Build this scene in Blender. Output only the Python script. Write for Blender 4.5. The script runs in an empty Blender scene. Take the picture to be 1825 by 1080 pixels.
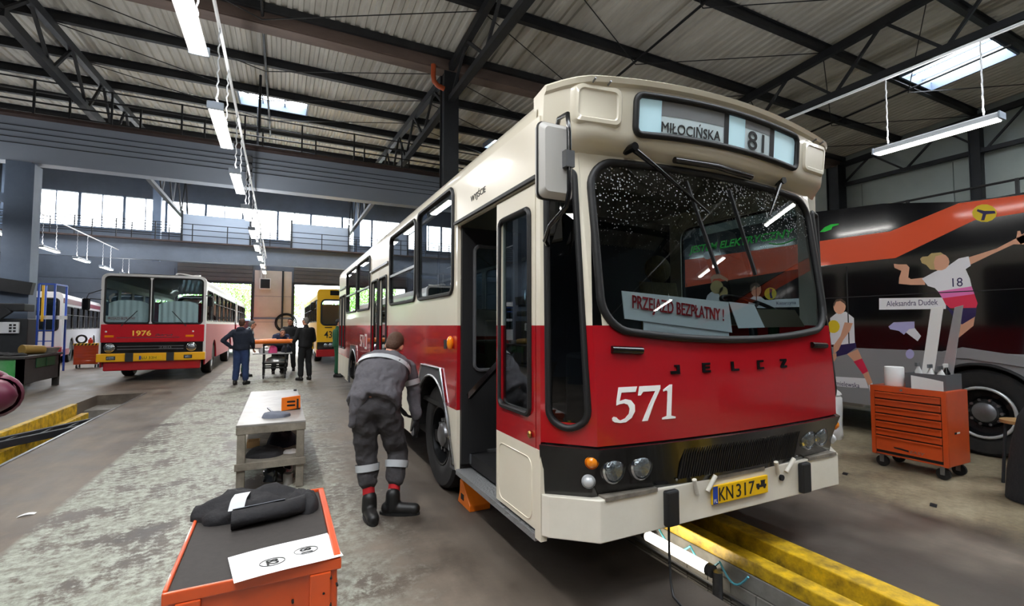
import bpy, bmesh, math, random
from mathutils import Vector, Matrix, noise
random.seed(7)
SC = bpy.context.scene
COL = SC.collection
R = math.radians
PI = math.pi

# ---------------------------------------------------------------- camera, sky, exposure
cam_d = bpy.data.cameras.new('camera')
cam = bpy.data.objects.new('camera', cam_d)
COL.objects.link(cam)
cam_d.sensor_width = 36.0
cam_d.lens = 36.0 * 840 / 1825
cam_d.clip_start = 0.05
cam_d.clip_end = 300
cam.location = (0, 0, 1.57)
cam.rotation_euler = (R(90) + math.atan(40 / 840), 0, -math.atan(412.5 / 840))
SC.camera = cam

world = bpy.data.worlds.new('overcast_sky')
SC.world = world
world.use_nodes = True
_bg = world.node_tree.nodes['Background']
_bg.inputs['Color'].default_value = (0.90, 0.95, 1.0, 1)
_bg.inputs['Strength'].default_value = 20.0

LAMP_W = 70.0          # watts of one hanging tube lamp, downwards
ADDED_UPLIGHT = 40.0         # watts of the up-light added above it to brighten the roof
SC.view_settings.view_transform = 'Standard'
SC.view_settings.look = 'None'
SC.view_settings.gamma = 1
SC.view_settings.exposure = -0.38
SC.view_settings.use_curve_mapping = False
try:
    SC.cycles.max_bounces = 8
    SC.cycles.diffuse_bounces = 4
    SC.cycles.glossy_bounces = 4
    SC.cycles.transparent_max_bounces = 16
    SC.cycles.sample_clamp_indirect = 6.0
    SC.cycles.caustics_reflective = False
    SC.cycles.caustics_refractive = False
    SC.cycles.use_light_tree = True
except Exception:
    pass

# ---------------------------------------------------------------- helpers
def S(h):
    h = h.lstrip('#')
    o = []
    for i in (0, 2, 4):
        c = int(h[i:i + 2], 16) / 255
        o.append(c / 12.92 if c <= 0.04045 else ((c + 0.055) / 1.055) ** 2.4)
    return (*o, 1.0)

MATS = {}
def mat(name, col='#888888', rough=0.5, metal=0.0, coat=0.0, var=None, bump=None, emit=None, spec=None, stretch=(1, 1, 1)):
    """var = (noise scale, second colour, amount 0..1); bump = (scale, strength); emit = (colour, strength)"""
    if name in MATS:
        return MATS[name]
    m = bpy.data.materials.new(name)
    m.use_nodes = True
    nt = m.node_tree
    b = nt.nodes['Principled BSDF']
    b.inputs['Base Color'].default_value = S(col)
    b.inputs['Roughness'].default_value = rough
    b.inputs['Metallic'].default_value = metal
    b.inputs['Coat Weight'].default_value = coat
    b.inputs['Coat Roughness'].default_value = 0.06
    if spec is not None:
        b.inputs['Specular IOR Level'].default_value = spec
    if var or bump:
        tc = nt.nodes.new('ShaderNodeTexCoord')
        mp = nt.nodes.new('ShaderNodeMapping')
        mp.inputs['Scale'].default_value = stretch
        nt.links.new(tc.outputs['Object'], mp.inputs['Vector'])
    if var:
        n = nt.nodes.new('ShaderNodeTexNoise')
        n.inputs['Scale'].default_value = var[0]
        n.inputs['Detail'].default_value = 6
        n.inputs['Roughness'].default_value = 0.65
        nt.links.new(mp.outputs['Vector'], n.inputs['Vector'])
        r = nt.nodes.new('ShaderNodeValToRGB')
        r.color_ramp.elements[0].position = 0.5 - 0.18
        r.color_ramp.elements[1].position = 0.5 + 0.2
        a = S(col); c2 = S(var[1]); k = var[2]
        r.color_ramp.elements[0].color = a
        r.color_ramp.elements[1].color = tuple(a[i] * (1 - k) + c2[i] * k for i in range(3)) + (1,)
        nt.links.new(n.outputs['Fac'], r.inputs['Fac'])
        nt.links.new(r.outputs['Color'], b.inputs['Base Color'])
    if bump:
        n2 = nt.nodes.new('ShaderNodeTexNoise')
        n2.inputs['Scale'].default_value = bump[0]
        n2.inputs['Detail'].default_value = 5
        nt.links.new(mp.outputs['Vector'], n2.inputs['Vector'])
        bp = nt.nodes.new('ShaderNodeBump')
        bp.inputs['Strength'].default_value = bump[1]
        bp.inputs['Distance'].default_value = 0.02
        nt.links.new(n2.outputs['Fac'], bp.inputs['Height'])
        nt.links.new(bp.outputs['Normal'], b.inputs['Normal'])
    if emit:
        b.inputs['Emission Color'].default_value = S(emit[0])
        b.inputs['Emission Strength'].default_value = emit[1]
    MATS[name] = m
    return m

def glass(name, tint='#ffffff', ior=1.45, rough=0.0, drops=None):
    """thin pane: transparent + fresnel gloss; drops = (z0, z1) band of rain drops (object z)"""
    if name in MATS:
        return MATS[name]
    m = bpy.data.materials.new(name)
    m.use_nodes = True
    nt = m.node_tree
    for n in list(nt.nodes):
        if n.type != 'OUTPUT_MATERIAL':
            nt.nodes.remove(n)
    out = [n for n in nt.nodes if n.type == 'OUTPUT_MATERIAL'][0]
    tr = nt.nodes.new('ShaderNodeBsdfTransparent')
    tr.inputs['Color'].default_value = S(tint)
    gl = nt.nodes.new('ShaderNodeBsdfGlossy')
    gl.inputs['Roughness'].default_value = rough
    lw = nt.nodes.new('ShaderNodeLayerWeight')
    lw.inputs['Blend'].default_value = 0.5
    pw = nt.nodes.new('ShaderNodeMath'); pw.operation = 'POWER'; pw.inputs[1].default_value = 4.0
    nt.links.new(lw.outputs['Facing'], pw.inputs[0])
    f0 = ((ior - 1) / (ior + 1)) ** 2
    fr = nt.nodes.new('ShaderNodeMath'); fr.operation = 'MULTIPLY_ADD'
    fr.inputs[1].default_value = 0.9 * (1 - f0); fr.inputs[2].default_value = f0 * 1.4
    nt.links.new(pw.outputs['Value'], fr.inputs[0])
    mx = nt.nodes.new('ShaderNodeMixShader')
    nt.links.new(fr.outputs['Value'], mx.inputs['Fac'])
    nt.links.new(tr.outputs['BSDF'], mx.inputs[1])
    nt.links.new(gl.outputs['BSDF'], mx.inputs[2])
    last = mx
    if drops:
        tc = nt.nodes.new('ShaderNodeTexCoord')
        vo = nt.nodes.new('ShaderNodeTexVoronoi')
        vo.inputs['Scale'].default_value = 55
        nt.links.new(tc.outputs['Object'], vo.inputs['Vector'])
        lt = nt.nodes.new('ShaderNodeMath'); lt.operation = 'LESS_THAN'
        nt.links.new(vo.outputs['Distance'], lt.inputs[0])
        no = nt.nodes.new('ShaderNodeTexNoise')
        no.inputs['Scale'].default_value = 3.5
        nt.links.new(tc.outputs['Object'], no.inputs['Vector'])
        sx = nt.nodes.new('ShaderNodeSeparateXYZ')
        nt.links.new(tc.outputs['Object'], sx.inputs['Vector'])
        mr = nt.nodes.new('ShaderNodeMapRange')
        mr.inputs['From Min'].default_value = drops[0]
        mr.inputs['From Max'].default_value = drops[1]
        mr.inputs['To Min'].default_value = 0.0
        mr.inputs['To Max'].default_value = 0.6
        nt.links.new(sx.outputs['Z'], mr.inputs['Value'])
        mu = nt.nodes.new('ShaderNodeMath'); mu.operation = 'MULTIPLY'
        nt.links.new(mr.outputs['Result'], mu.inputs[0])
        nt.links.new(no.outputs['Fac'], mu.inputs[1])
        nt.links.new(mu.outputs['Value'], lt.inputs[1])
        df = nt.nodes.new('ShaderNodeBsdfDiffuse')
        df.inputs['Color'].default_value = S('#c8ccd0')
        m2 = nt.nodes.new('ShaderNodeMixShader')
        sc = nt.nodes.new('ShaderNodeMath'); sc.operation = 'MULTIPLY'
        sc.inputs[1].default_value = 0.6
        nt.links.new(lt.outputs['Value'], sc.inputs[0])
        nt.links.new(sc.outputs['Value'], m2.inputs['Fac'])
        nt.links.new(mx.outputs['Shader'], m2.inputs[1])
        nt.links.new(df.outputs['BSDF'], m2.inputs[2])
        last = m2
    nt.links.new(last.outputs['Shader'], out.inputs['Surface'])
    MATS[name] = m
    return m

ORG = {}
def tag(o, label=None, cat=None, group=None, kind=None):
    if label: o['label'] = label
    if cat: o['category'] = cat
    if group: o['group'] = group
    if kind: o['kind'] = kind
    return o

def thing(name, label, cat, loc=(0, 0, 0), rotz=0.0, group=None, kind=None):
    o = bpy.data.objects.new(name, None)
    o.empty_display_size = 0.2
    COL.objects.link(o)
    o.location = loc
    o.rotation_euler = (0, 0, rotz)
    tag(o, label, cat, group, kind)
    ORG[o.name] = Vector(loc) if rotz == 0 else Vector((0, 0, 0))
    return o

def copy_tree(o, parent=None):
    c = o.copy()
    COL.objects.link(c)
    c.parent = parent
    ORG[c.name] = ORG.get(o.name, Vector((0, 0, 0)))
    for ch in list(o.children):
        copy_tree(ch, c)
    return c

def link_mesh(name, me, parent=None, org=None):
    o = bpy.data.objects.new(name, me)
    COL.objects.link(o)
    if parent is not None:
        o.parent = parent
        ORG[o.name] = ORG.get(parent.name, Vector((0, 0, 0)))
    else:
        ORG[o.name] = Vector((0, 0, 0))
    return o

def rrect(cx, cy, w, h, r, n=8):
    """rounded rectangle, 4*n points, counter-clockwise"""
    r = min(r, w / 2 - 1e-4, h / 2 - 1e-4)
    pts = []
    for k, (sx, sy) in enumerate(((1, 1), (-1, 1), (-1, -1), (1, -1))):
        ox, oy = cx + sx * (w / 2 - r), cy + sy * (h / 2 - r)
        for i in range(n):
            a = k * PI / 2 + i / (n - 1) * PI / 2
            pts.append((ox + r * math.cos(a), oy + r * math.sin(a)))
    return pts

class MB:
    def __init__(s):
        s.v = []; s.f = []
    def add(s, vs, fs):
        k = len(s.v)
        s.v += [tuple(p) for p in vs]
        s.f += [tuple(i + k for i in f) for f in fs]
        return s
    def box(s, a, b):
        x0, y0, z0 = a; x1, y1, z1 = b
        return s.add([(x0, y0, z0), (x1, y0, z0), (x1, y1, z0), (x0, y1, z0), (x0, y0, z1), (x1, y0, z1), (x1, y1, z1), (x0, y1, z1)],
                     [(0, 3, 2, 1), (4, 5, 6, 7), (0, 1, 5, 4), (1, 2, 6, 5), (2, 3, 7, 6), (3, 0, 4, 7)])
    def obox(s, c, size, rot=None):
        rot = rot or Matrix.Identity(3)
        hx, hy, hz = [q / 2 for q in size]
        vs = []
        for z in (-hz, hz):
            for x, y in ((-hx, -hy), (hx, -hy), (hx, hy), (-hx, hy)):
                vs.append(Vector(c) + rot @ Vector((x, y, z)))
        return s.add(vs, [(0, 3, 2, 1), (4, 5, 6, 7), (0, 1, 5, 4), (1, 2, 6, 5), (2, 3, 7, 6), (3, 0, 4, 7)])
    def bar(s, p0, p1, w, h, up=(0, 0, 1)):
        """rectangular bar from p0 to p1, w sideways, h along up"""
        p0 = Vector(p0); p1 = Vector(p1)
        d = (p1 - p0).normalized(); u = Vector(up)
        if abs(d.dot(u)) > 0.99: u = Vector((0, 1, 0))
        sd = d.cross(u).normalized(); u = sd.cross(d)
        vs = []
        for p in (p0, p1):
            for a, b in ((-1, -1), (1, -1), (1, 1), (-1, 1)):
                vs.append(p + sd * a * w / 2 + u * b * h / 2)
        return s.add(vs, [(0, 1, 2, 3), (7, 6, 5, 4), (0, 4, 5, 1), (1, 5, 6, 2), (2, 6, 7, 3), (3, 7, 4, 0)])
    def cyl(s, p0, p1, r0, r1=None, n=12, caps=True):
        r1 = r0 if r1 is None else r1
        p0 = Vector(p0); p1 = Vector(p1)
        d = (p1 - p0).normalized()
        a = d.orthogonal().normalized(); b = d.cross(a)
        vs = []
        for p, r in ((p0, r0), (p1, r1)):
            for i in range(n):
                t = 2 * PI * i / n
                vs.append(p + a * r * math.cos(t) + b * r * math.sin(t))
        fs = [(i, (i + 1) % n, n + (i + 1) % n, n + i) for i in range(n)]
        if caps: fs += [tuple(range(n - 1, -1, -1)), tuple(range(n, 2 * n))]
        return s.add(vs, fs)
    def tube(s, pts, r, n=8, closed=False):
        P = [Vector(p) for p in pts]
        m = len(P)
        T = []
        for i in range(m):
            if closed: t = P[(i + 1) % m] - P[i - 1]
            else: t = P[min(i + 1, m - 1)] - P[max(i - 1, 0)]
            T.append(t.normalized() if t.length > 1e-9 else Vector((0, 0, 1)))
        a = T[0].orthogonal().normalized()
        vs = []
        for i in range(m):
            a = (a - T[i] * a.dot(T[i]))
            a = a.normalized() if a.length > 1e-6 else T[i].orthogonal().normalized()
            b = T[i].cross(a)
            rr = r[i] if isinstance(r, (list, tuple)) else r
            for k in range(n):
                t = 2 * PI * k / n
                vs.append(P[i] + a * rr * math.cos(t) + b * rr * math.sin(t))
        fs = []
        for i in range(m if closed else m - 1):
            j = (i + 1) % m
            for k in range(n):
                fs.append((i * n + k, i * n + (k + 1) % n, j * n + (k + 1) % n, j * n + k))
        if not closed: fs += [tuple(range(n - 1, -1, -1)), tuple((m - 1) * n + k for k in range(n))]
        return s.add(vs, fs)
    def lathe(s, prof, o, axis=(0, 0, 1), n=24, caps=True):
        """prof = [(radius, distance along axis)]"""
        o = Vector(o); d = Vector(axis).normalized()
        a = d.orthogonal().normalized(); b = d.cross(a)
        vs = []; m = len(prof)
        for r, h in prof:
            for k in range(n):
                t = 2 * PI * k / n
                vs.append(o + d * h + a * r * math.cos(t) + b * r * math.sin(t))
        fs = [(i * n + k, i * n + (k + 1) % n, (i + 1) * n + (k + 1) % n, (i + 1) * n + k) for i in range(m - 1) for k in range(n)]
        if caps and prof[0][0] > 1e-5: fs.append(tuple(range(n - 1, -1, -1)))
        if caps and prof[-1][0] > 1e-5: fs.append(tuple((m - 1) * n + k for k in range(n)))
        return s.add(vs, fs)
    def prism(s, pts, fn, w0, w1):
        n = len(pts)
        vs = [fn(u, v, w0) for u, v in pts] + [fn(u, v, w1) for u, v in pts]
        return s.add(vs, [tuple(range(n - 1, -1, -1)), tuple(range(n, 2 * n))] + [(i, (i + 1) % n, n + (i + 1) % n, n + i) for i in range(n)])
    def grid(s, fn, nu, nv):
        vs = [fn(i / nu, j / nv) for j in range(nv + 1) for i in range(nu + 1)]
        w = nu + 1
        return s.add(vs, [(j * w + i, j * w + i + 1, (j + 1) * w + i + 1, (j + 1) * w + i) for j in range(nv) for i in range(nu)])
    def loft(s, loops, cap=(False, False), closed=True):
        n = len(loops[0]); vs = [p for l in loops for p in l]; fs = []
        for i in range(len(loops) - 1):
            for k in range(n if closed else n - 1):
                fs.append((i * n + k, i * n + (k + 1) % n, (i + 1) * n + (k + 1) % n, (i + 1) * n + k))
        if cap[0]: fs.append(tuple(range(n - 1, -1, -1)))
        if cap[1]: fs.append(tuple((len(loops) - 1) * n + k for k in range(n)))
        return s.add(vs, fs)
    def ell(s, c, rad, n=16, m=10, rot=None):
        c = Vector(c); rot = rot or Matrix.Identity(3)
        vs = []; fs = []
        for j in range(1, m):
            ph = PI * j / m
            for i in range(n):
                th = 2 * PI * i / n
                vs.append(c + rot @ Vector((rad[0] * math.sin(ph) * math.cos(th), rad[1] * math.sin(ph) * math.sin(th), rad[2] * math.cos(ph))))
        top = len(vs); vs.append(c + rot @ Vector((0, 0, rad[2]))); vs.append(c + rot @ Vector((0, 0, -rad[2])))
        for j in range(m - 2):
            for i in range(n):
                fs.append((j * n + i, (j + 1) * n + i, (j + 1) * n + (i + 1) % n, j * n + (i + 1) % n))
        for i in range(n):
            fs.append((top, i, (i + 1) % n)); fs.append((top + 1, (m - 2) * n + (i + 1) % n, (m - 2) * n + i))
        return s.add(vs, fs)
    def plate(s, outer, holes, fn, w0, w1):
        """flat sheet with holes: fn(u, v, w) -> point"""
        c = bpy.data.curves.new('tmp', 'CURVE'); c.dimensions = '2D'; c.fill_mode = 'BOTH'; c.extrude = 0.5
        for pts in [outer] + list(holes):
            sp = c.splines.new('POLY'); sp.points.add(len(pts) - 1); sp.use_cyclic_u = True
            for i, p in enumerate(pts): sp.points[i].co = (p[0], p[1], 0, 1)
        o = bpy.data.objects.new('tmp', c)
        me = o.to_mesh()
        vs = [fn(v.co.x, v.co.y, w0 if v.co.z < 0 else w1) for v in me.vertices]
        fs = [tuple(p.vertices) for p in me.polygons]
        o.to_mesh_clear(); bpy.data.objects.remove(o); bpy.data.curves.remove(c)
        return s.add(vs, fs)
    def build(s, name, m, parent=None, smooth=None, bevel=0.0, label=None, seg=2):
        off = ORG.get(parent.name, Vector((0, 0, 0))) if parent is not None else Vector((0, 0, 0))
        me = bpy.data.meshes.new(name)
        me.from_pydata([(p[0] - off.x, p[1] - off.y, p[2] - off.z) for p in s.v], [], s.f)
        bm = bmesh.new(); bm.from_mesh(me)
        bmesh.ops.remove_doubles(bm, verts=bm.verts, dist=1e-5)
        bmesh.ops.recalc_face_normals(bm, faces=bm.faces)
        bm.to_mesh(me); bm.free()
        me.materials.append(m if not isinstance(m, str) else MATS[m])
        if smooth is not None:
            for p in me.polygons: p.use_smooth = True
            me.set_sharp_from_angle(angle=R(smooth))
        o = link_mesh(name, me, parent)
        if bevel:
            b = o.modifiers.new('Bevel', 'BEVEL'); b.width = bevel; b.segments = seg; b.limit_method = 'ANGLE'; b.angle_limit = R(35)
        if label: o['label'] = label
        return o

def text(name, body, o, u, v, w, h, m, parent=None, depth=0.002, shear=0.0, label=None, bold=0.0):
    """lettering fitted to the box o + [0..w]*u + [0..h]*v, standing depth off the surface (u x v)"""
    c = bpy.data.curves.new('tmp', 'FONT'); c.body = body; c.extrude = 0.5; c.resolution_u = 3
    c.shear = shear; c.offset = bold
    ob = bpy.data.objects.new('tmp', c)
    me = ob.to_mesh()
    xs = [q.co.x for q in me.vertices]; ys = [q.co.y for q in me.vertices]
    x0, x1, y0, y1 = min(xs), max(xs), min(ys), max(ys)
    o = Vector(o); u = Vector(u).normalized(); v = Vector(v).normalized(); nn = u.cross(v).normalized()
    mb = MB()
    mb.add([o + u * ((q.co.x - x0) / (x1 - x0) * w) + v * ((q.co.y - y0) / (y1 - y0) * h) + nn * (depth if q.co.z > 0 else 0.0) for q in me.vertices],
           [tuple(p.vertices) for p in me.polygons])
    ob.to_mesh_clear(); bpy.data.objects.remove(ob); bpy.data.curves.remove(c)
    return mb.build(name, m, parent, label=label)

def struct(o):
    o['kind'] = 'structure'
    return o

# shared materials
mat('cream', '#e6dfcd', 0.28, coat=0.5, var=(1.2, '#d8cfb8', 0.5))
mat('red', '#a4121b', 0.22, coat=0.8)
mat('black_gloss', '#0c0c0e', 0.22, coat=0.3)
mat('black_matt', '#141416', 0.6)
mat('rubber', '#0e0e10', 0.55)
mat('tyre', '#17171a', 0.8, var=(14, '#2c2a28', 0.6))
mat('chrome', '#d8dadd', 0.12, 1.0)
mat('steel', '#8d9096', 0.35, 0.8, var=(9, '#6a6660', 0.5))
mat('steel_dark', '#26292e', 0.55, 0.0, var=(3, '#15171a', 0.7))
mat('steel_blue', '#6d7d93', 0.55, var=(1.4, '#56647a', 0.6))
mat('white_paint', '#eceae6', 0.35)
mat('lamp_white', '#dfe3e8', 0.4)
mat('orange_paint', '#d0501c', 0.32, coat=0.4, var=(5, '#b8431a', 0.6))
mat('orange_bright', '#ee7a16', 0.45, var=(7, '#d8640f', 0.6))
mat('yellow_worn', '#e8bc1c', 0.5, var=(9, '#54431f', 0.85), bump=(20, 0.3))
mat('amber', '#f08a12', 0.15, coat=0.6)
mat('lens', '#8f989e', 0.12, 0.9, coat=0.8, bump=(45, 0.5))
mat('skin', '#c98d72', 0.5)
mat('hair_brown', '#4a3020', 0.75, bump=(60, 0.4))
mat('hair_grey', '#6b6762', 0.75, bump=(60, 0.4))
mat('hair_dark', '#17130f', 0.7, bump=(60, 0.4))
mat('tube_light', '#ffffff', 0.4, emit=('#fffaf0', 14.0))
mat('paper', '#f1f1ef', 0.7)
mat('ink', '#141416', 0.7)
mat('ink_red', '#a8161e', 0.6)
glass('glass_clear', '#e4eef0')
glass('glass_side', '#c2d2d9', 2.0)
glass('glass_dark', '#5a666c', 1.6)
# ---------------------------------------------------------------- the hall
def floor_mat():
    m = bpy.data.materials.new('floor_concrete'); m.use_nodes = True
    nt = m.node_tree; b = nt.nodes['Principled BSDF']
    N = nt.nodes.new; L = nt.links.new
    tc = N('ShaderNodeTexCoord')
    def noise_n(scale, detail=8, rough=0.65, st=(1, 1, 1)):
        mp = N('ShaderNodeMapping'); mp.inputs['Scale'].default_value = st
        L(tc.outputs['Object'], mp.inputs['Vector'])
        n = N('ShaderNodeTexNoise'); n.inputs['Scale'].default_value = scale; n.inputs['Detail'].default_value = detail
        n.inputs['Roughness'].default_value = rough
        L(mp.outputs['Vector'], n.inputs['Vector'])
        return n.outputs['Fac']
    def ramp(fac, stops):
        r = N('ShaderNodeValToRGB'); e = r.color_ramp.elements
        while len(e) < len(stops): e.new(0.5)
        for i, (p, c) in enumerate(stops):
            e[i].position = p; e[i].color = S(c) if isinstance(c, str) else (c, c, c, 1)
        L(fac, r.inputs['Fac'])
        return r.outputs['Color']
    def mix(f, a, c):
        x = N('ShaderNodeMixRGB'); L(f, x.inputs['Fac']); L(a, x.inputs[1]); L(c, x.inputs[2])
        return x.outputs['Color']
    def math2(op, a, c):
        x = N('ShaderNodeMath'); x.operation = op
        for i, q in enumerate((a, c)):
            if isinstance(q, (int, float)): x.inputs[i].default_value = q
            else: L(q, x.inputs[i])
        return x.outputs['Value']
    sx = N('ShaderNodeSeparateXYZ'); L(tc.outputs['Object'], sx.inputs['Vector'])
    X = sx.outputs['X']
    fine = noise_n(13, 12, 0.78); mid = noise_n(1.6, 8, 0.7); big = noise_n(0.45, 5)
    streak = noise_n(1.2, 6, 0.6, (1.0, 0.25, 1))
    # bare brown-grey concrete
    bare = ramp(math2('ADD', math2('MULTIPLY', streak, 0.45), math2('MULTIPLY', mid, 0.55)), [(0.36, '#3a322b'), (0.5, '#645a50'), (0.64, '#857a6d')])
    # worn pale floor paint, flaking
    paint = ramp(fine, [(0.36, '#6a6457'), (0.48, '#8d8e82'), (0.60, '#aeb2a5')])
    flake = ramp(mid, [(0.46, 0.0), (0.56, 1.0)])
    painted = mix(ramp(math2('ADD', math2('MULTIPLY', mid, 0.6), math2('MULTIPLY', fine, 0.4)), [(0.455, 0.0), (0.505, 1.0)]), bare, paint)
    # painted aisle between the pits, edges wandering a little
    wob = math2('MULTIPLY', math2('SUBTRACT', mid, 0.5), 0.8)
    wob2 = math2('MULTIPLY', math2('SUBTRACT', mid, 0.5), 2.2)
    def step(v, at, soft):
        mr = N('ShaderNodeMapRange'); mr.inputs['From Min'].default_value = at - soft; mr.inputs['From Max'].default_value = at + soft
        L(v, mr.inputs['Value']); return mr.outputs['Result']
    a1 = math2('MULTIPLY', step(X, -1.68, 0.03), math2('SUBTRACT', 1.0, step(math2('ADD', X, wob2), 0.55, 0.35)))
    a2 = step(math2('ADD', X, wob), 4.9, 0.25)
    tan = ramp(math2('ADD', math2('MULTIPLY', fine, 0.5), math2('MULTIPLY', mid, 0.5)), [(0.36, '#52483a'), (0.5, '#82765f'), (0.64, '#a0947b')])
    c = mix(a1, bare, painted)
    c = mix(a2, c, tan)
    # oil stains
    oil = ramp(math2('ADD', math2('MULTIPLY', big, 0.7), math2('MULTIPLY', mid, 0.3)), [(0.56, 0.0), (0.66, 0.75)])
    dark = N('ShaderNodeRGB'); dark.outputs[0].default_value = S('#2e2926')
    c = mix(oil, c, dark.outputs[0])
    # darker lane along the main pit
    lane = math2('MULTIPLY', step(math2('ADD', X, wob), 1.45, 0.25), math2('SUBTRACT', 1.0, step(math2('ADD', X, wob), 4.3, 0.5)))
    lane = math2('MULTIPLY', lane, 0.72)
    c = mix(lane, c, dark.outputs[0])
    L(c, b.inputs['Base Color'])
    L(ramp(mid, [(0.3, 0.38), (0.7, 0.72)]), b.inputs['Roughness'])
    bp = N('ShaderNodeBump'); bp.inputs['Strength'].default_value = 0.25; bp.inputs['Distance'].default_value = 0.01
    L(fine, bp.inputs['Height']); L(bp.outputs['Normal'], b.inputs['Normal'])
    MATS['floor'] = m
    return m
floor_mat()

mat('deck', '#d3d3ce', 0.5, var=(1.1, '#9a978f', 0.7), stretch=(1, 0.3, 1))
mat('girder', '#a7b3c4', 0.5, var=(0.8, '#94a1b4', 0.6), stretch=(0.4, 1, 1))
mat('rust', '#4a3a36', 0.7, var=(3, '#2c2424', 0.7))
mat('gutter', '#7a6a63', 0.6, var=(2, '#4c403c', 0.7), stretch=(0.3, 1, 1))
mat('wall_dark', '#6a7380', 0.7, var=(1.2, '#565e6a', 0.6))
mat('wall_beige', '#cfc5ba', 0.7, var=(1.5, '#b9afa4', 0.6))
mat('wall_pale', '#aeb8b4', 0.6, var=(0.8, '#98a29f', 0.5))
mat('shutter', '#5d5a58', 0.6, var=(2, '#4a4644', 0.5))
mat('pit_wall', '#8d8a84', 0.6, var=(6, '#5a544c', 0.6))
mat('pit_dark', '#2a2724', 0.8)
mat('asphalt', '#b9b6ae', 0.85, var=(2, '#a19d94', 0.6))

X0, X1, Y0, Y1 = -17.0, 23.7, -14.0, 36.0
PIT = (2.30, 2.92, -3.0, 11.2)         # main pit
PITL = (-3.66, -2.76, -3.0, 13.68)     # pit on the other side of the aisle
f = MB()
f.plate([(X0, Y0), (X1, Y0), (X1, Y1), (X0, Y1)],
        [[(PIT[0], PIT[2]), (3.32, PIT[2]), (3.32, PIT[3]), (PIT[0], PIT[3])],
         [(PITL[0] - 0.0, PITL[2]), (PITL[1], PITL[2]), (PITL[1], PITL[3]), (PITL[0], PITL[3])]],
        lambda u, v, w: (u, v, w), -0.25, 0.0)
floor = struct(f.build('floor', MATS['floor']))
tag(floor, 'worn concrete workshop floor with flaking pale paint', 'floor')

def pit(name, p, xr, label):
    x0, x1, y0, y1 = p
    r = thing(name, label, 'pit', (x0, y0, -1.5), kind='structure')
    w = MB(); w.box((x0 - 0.1, y0, -1.5), (x0, y1, -0.25)); w.box((xr, y0, -1.5), (xr + 0.1, y1, -0.25))
    w.box((x0 - .1, y1, -1.5), (xr + 0.1, y1 + 0.1, -0.25)); w.box((x0 - .1, y0 - .1, -1.5), (xr + 0.1, y0, -0.25))
    w.build('pit_wall', MATS['pit_wall'], r)
    b = MB(); b.box((x0 - 0.1, y0 - .1, -1.6), (xr + 0.1, y1 + .1, -1.5)); b.build('pit_floor', MATS['pit_dark'], r)
    return r
pm = pit('inspection_pit', PIT, 3.32, 'long inspection pit under the parked red and cream bus')
# steel guide of the main pit: two yellow curbs with a dark channel between
for nm, a, b_, z0, z1, mt in (('inner_curb', 2.92, 3.04, -0.13, -0.035, 'yellow_worn'), ('curb_base', 2.92, 3.04, -0.25, -0.13, 'pit_wall'), ('guide_channel', 3.04, 3.15, -0.25, -0.10, 'steel_dark'), ('outer_curb', 3.15, 3.32, -0.25, 0.02, 'yellow_worn')):
    q = MB(); q.box((a, PIT[2], z0), (b_, PIT[3], z1)); q.build(nm, MATS[mt], pm, bevel=0.008)
q = MB()
y = PIT[2]
while y < 6.0:                              # ceramic facing below the inner curb
    for zi in range(3):
        q.box((2.905, y + 0.004, -0.245 - 0.15 * zi - 0.142), (2.921, y + 0.196, -0.25 - 0.15 * zi))
    y += 0.2
t_ = q.build('tile_facing', MATS['pit_wall'], pm); t_['kind'] = 'stuff'
q = MB(); q.box((2.86, PIT[2], -1.5), (3.32, PIT[3], -0.7)); q.build('wall_ledge', MATS['pit_wall'], pm)
for i, (xx, zz, rr) in enumerate(((2.885, -0.33, 0.012), (2.875, -0.42, 0.022), (2.88, -0.56, 0.016))):
    q = MB(); q.cyl((xx, PIT[2], zz), (xx, 8.0, zz), rr, n=8); q.build('pipe', MATS['steel'], pm, smooth=40)
q = MB(); q.cyl((2.80, 2.42, -1.5), (2.80, 2.42, -0.16), 0.035, n=10); q.build('support_post', MATS['steel'], pm, smooth=40)

pl = pit('repair_pit', PITL, PITL[1], 'open repair pit with yellow edge beside the green workbench')
for nm, a, b_, z0, z1, mt in (('edge_curb', -3.66, -3.56, -0.3, 0.03, 'yellow_worn'), ('lower_curb', -3.50, -3.38, -0.34, -0.16, 'yellow_worn'), ('ledge', -3.56, -3.50, -0.34, -0.2, 'steel_dark')):
    q = MB(); q.box((a, PITL[2], z0), (b_, 12.2, z1)); q.build(nm, MATS[mt], pl, bevel=0.01)
q = MB(); q.box((-2.79, PITL[2], -0.12), (-2.755, PITL[3], 0.012)); q.build('steel_edge', MATS['steel'], pl)
q = MB(); q.box((-3.66, 12.9, -0.5), (-2.76, 13.68, -0.22)); q.box((-3.66, 12.55, -0.8), (-2.76, 12.9, -0.5)); q.build('pit_steps', MATS['pit_wall'], pl)
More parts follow.
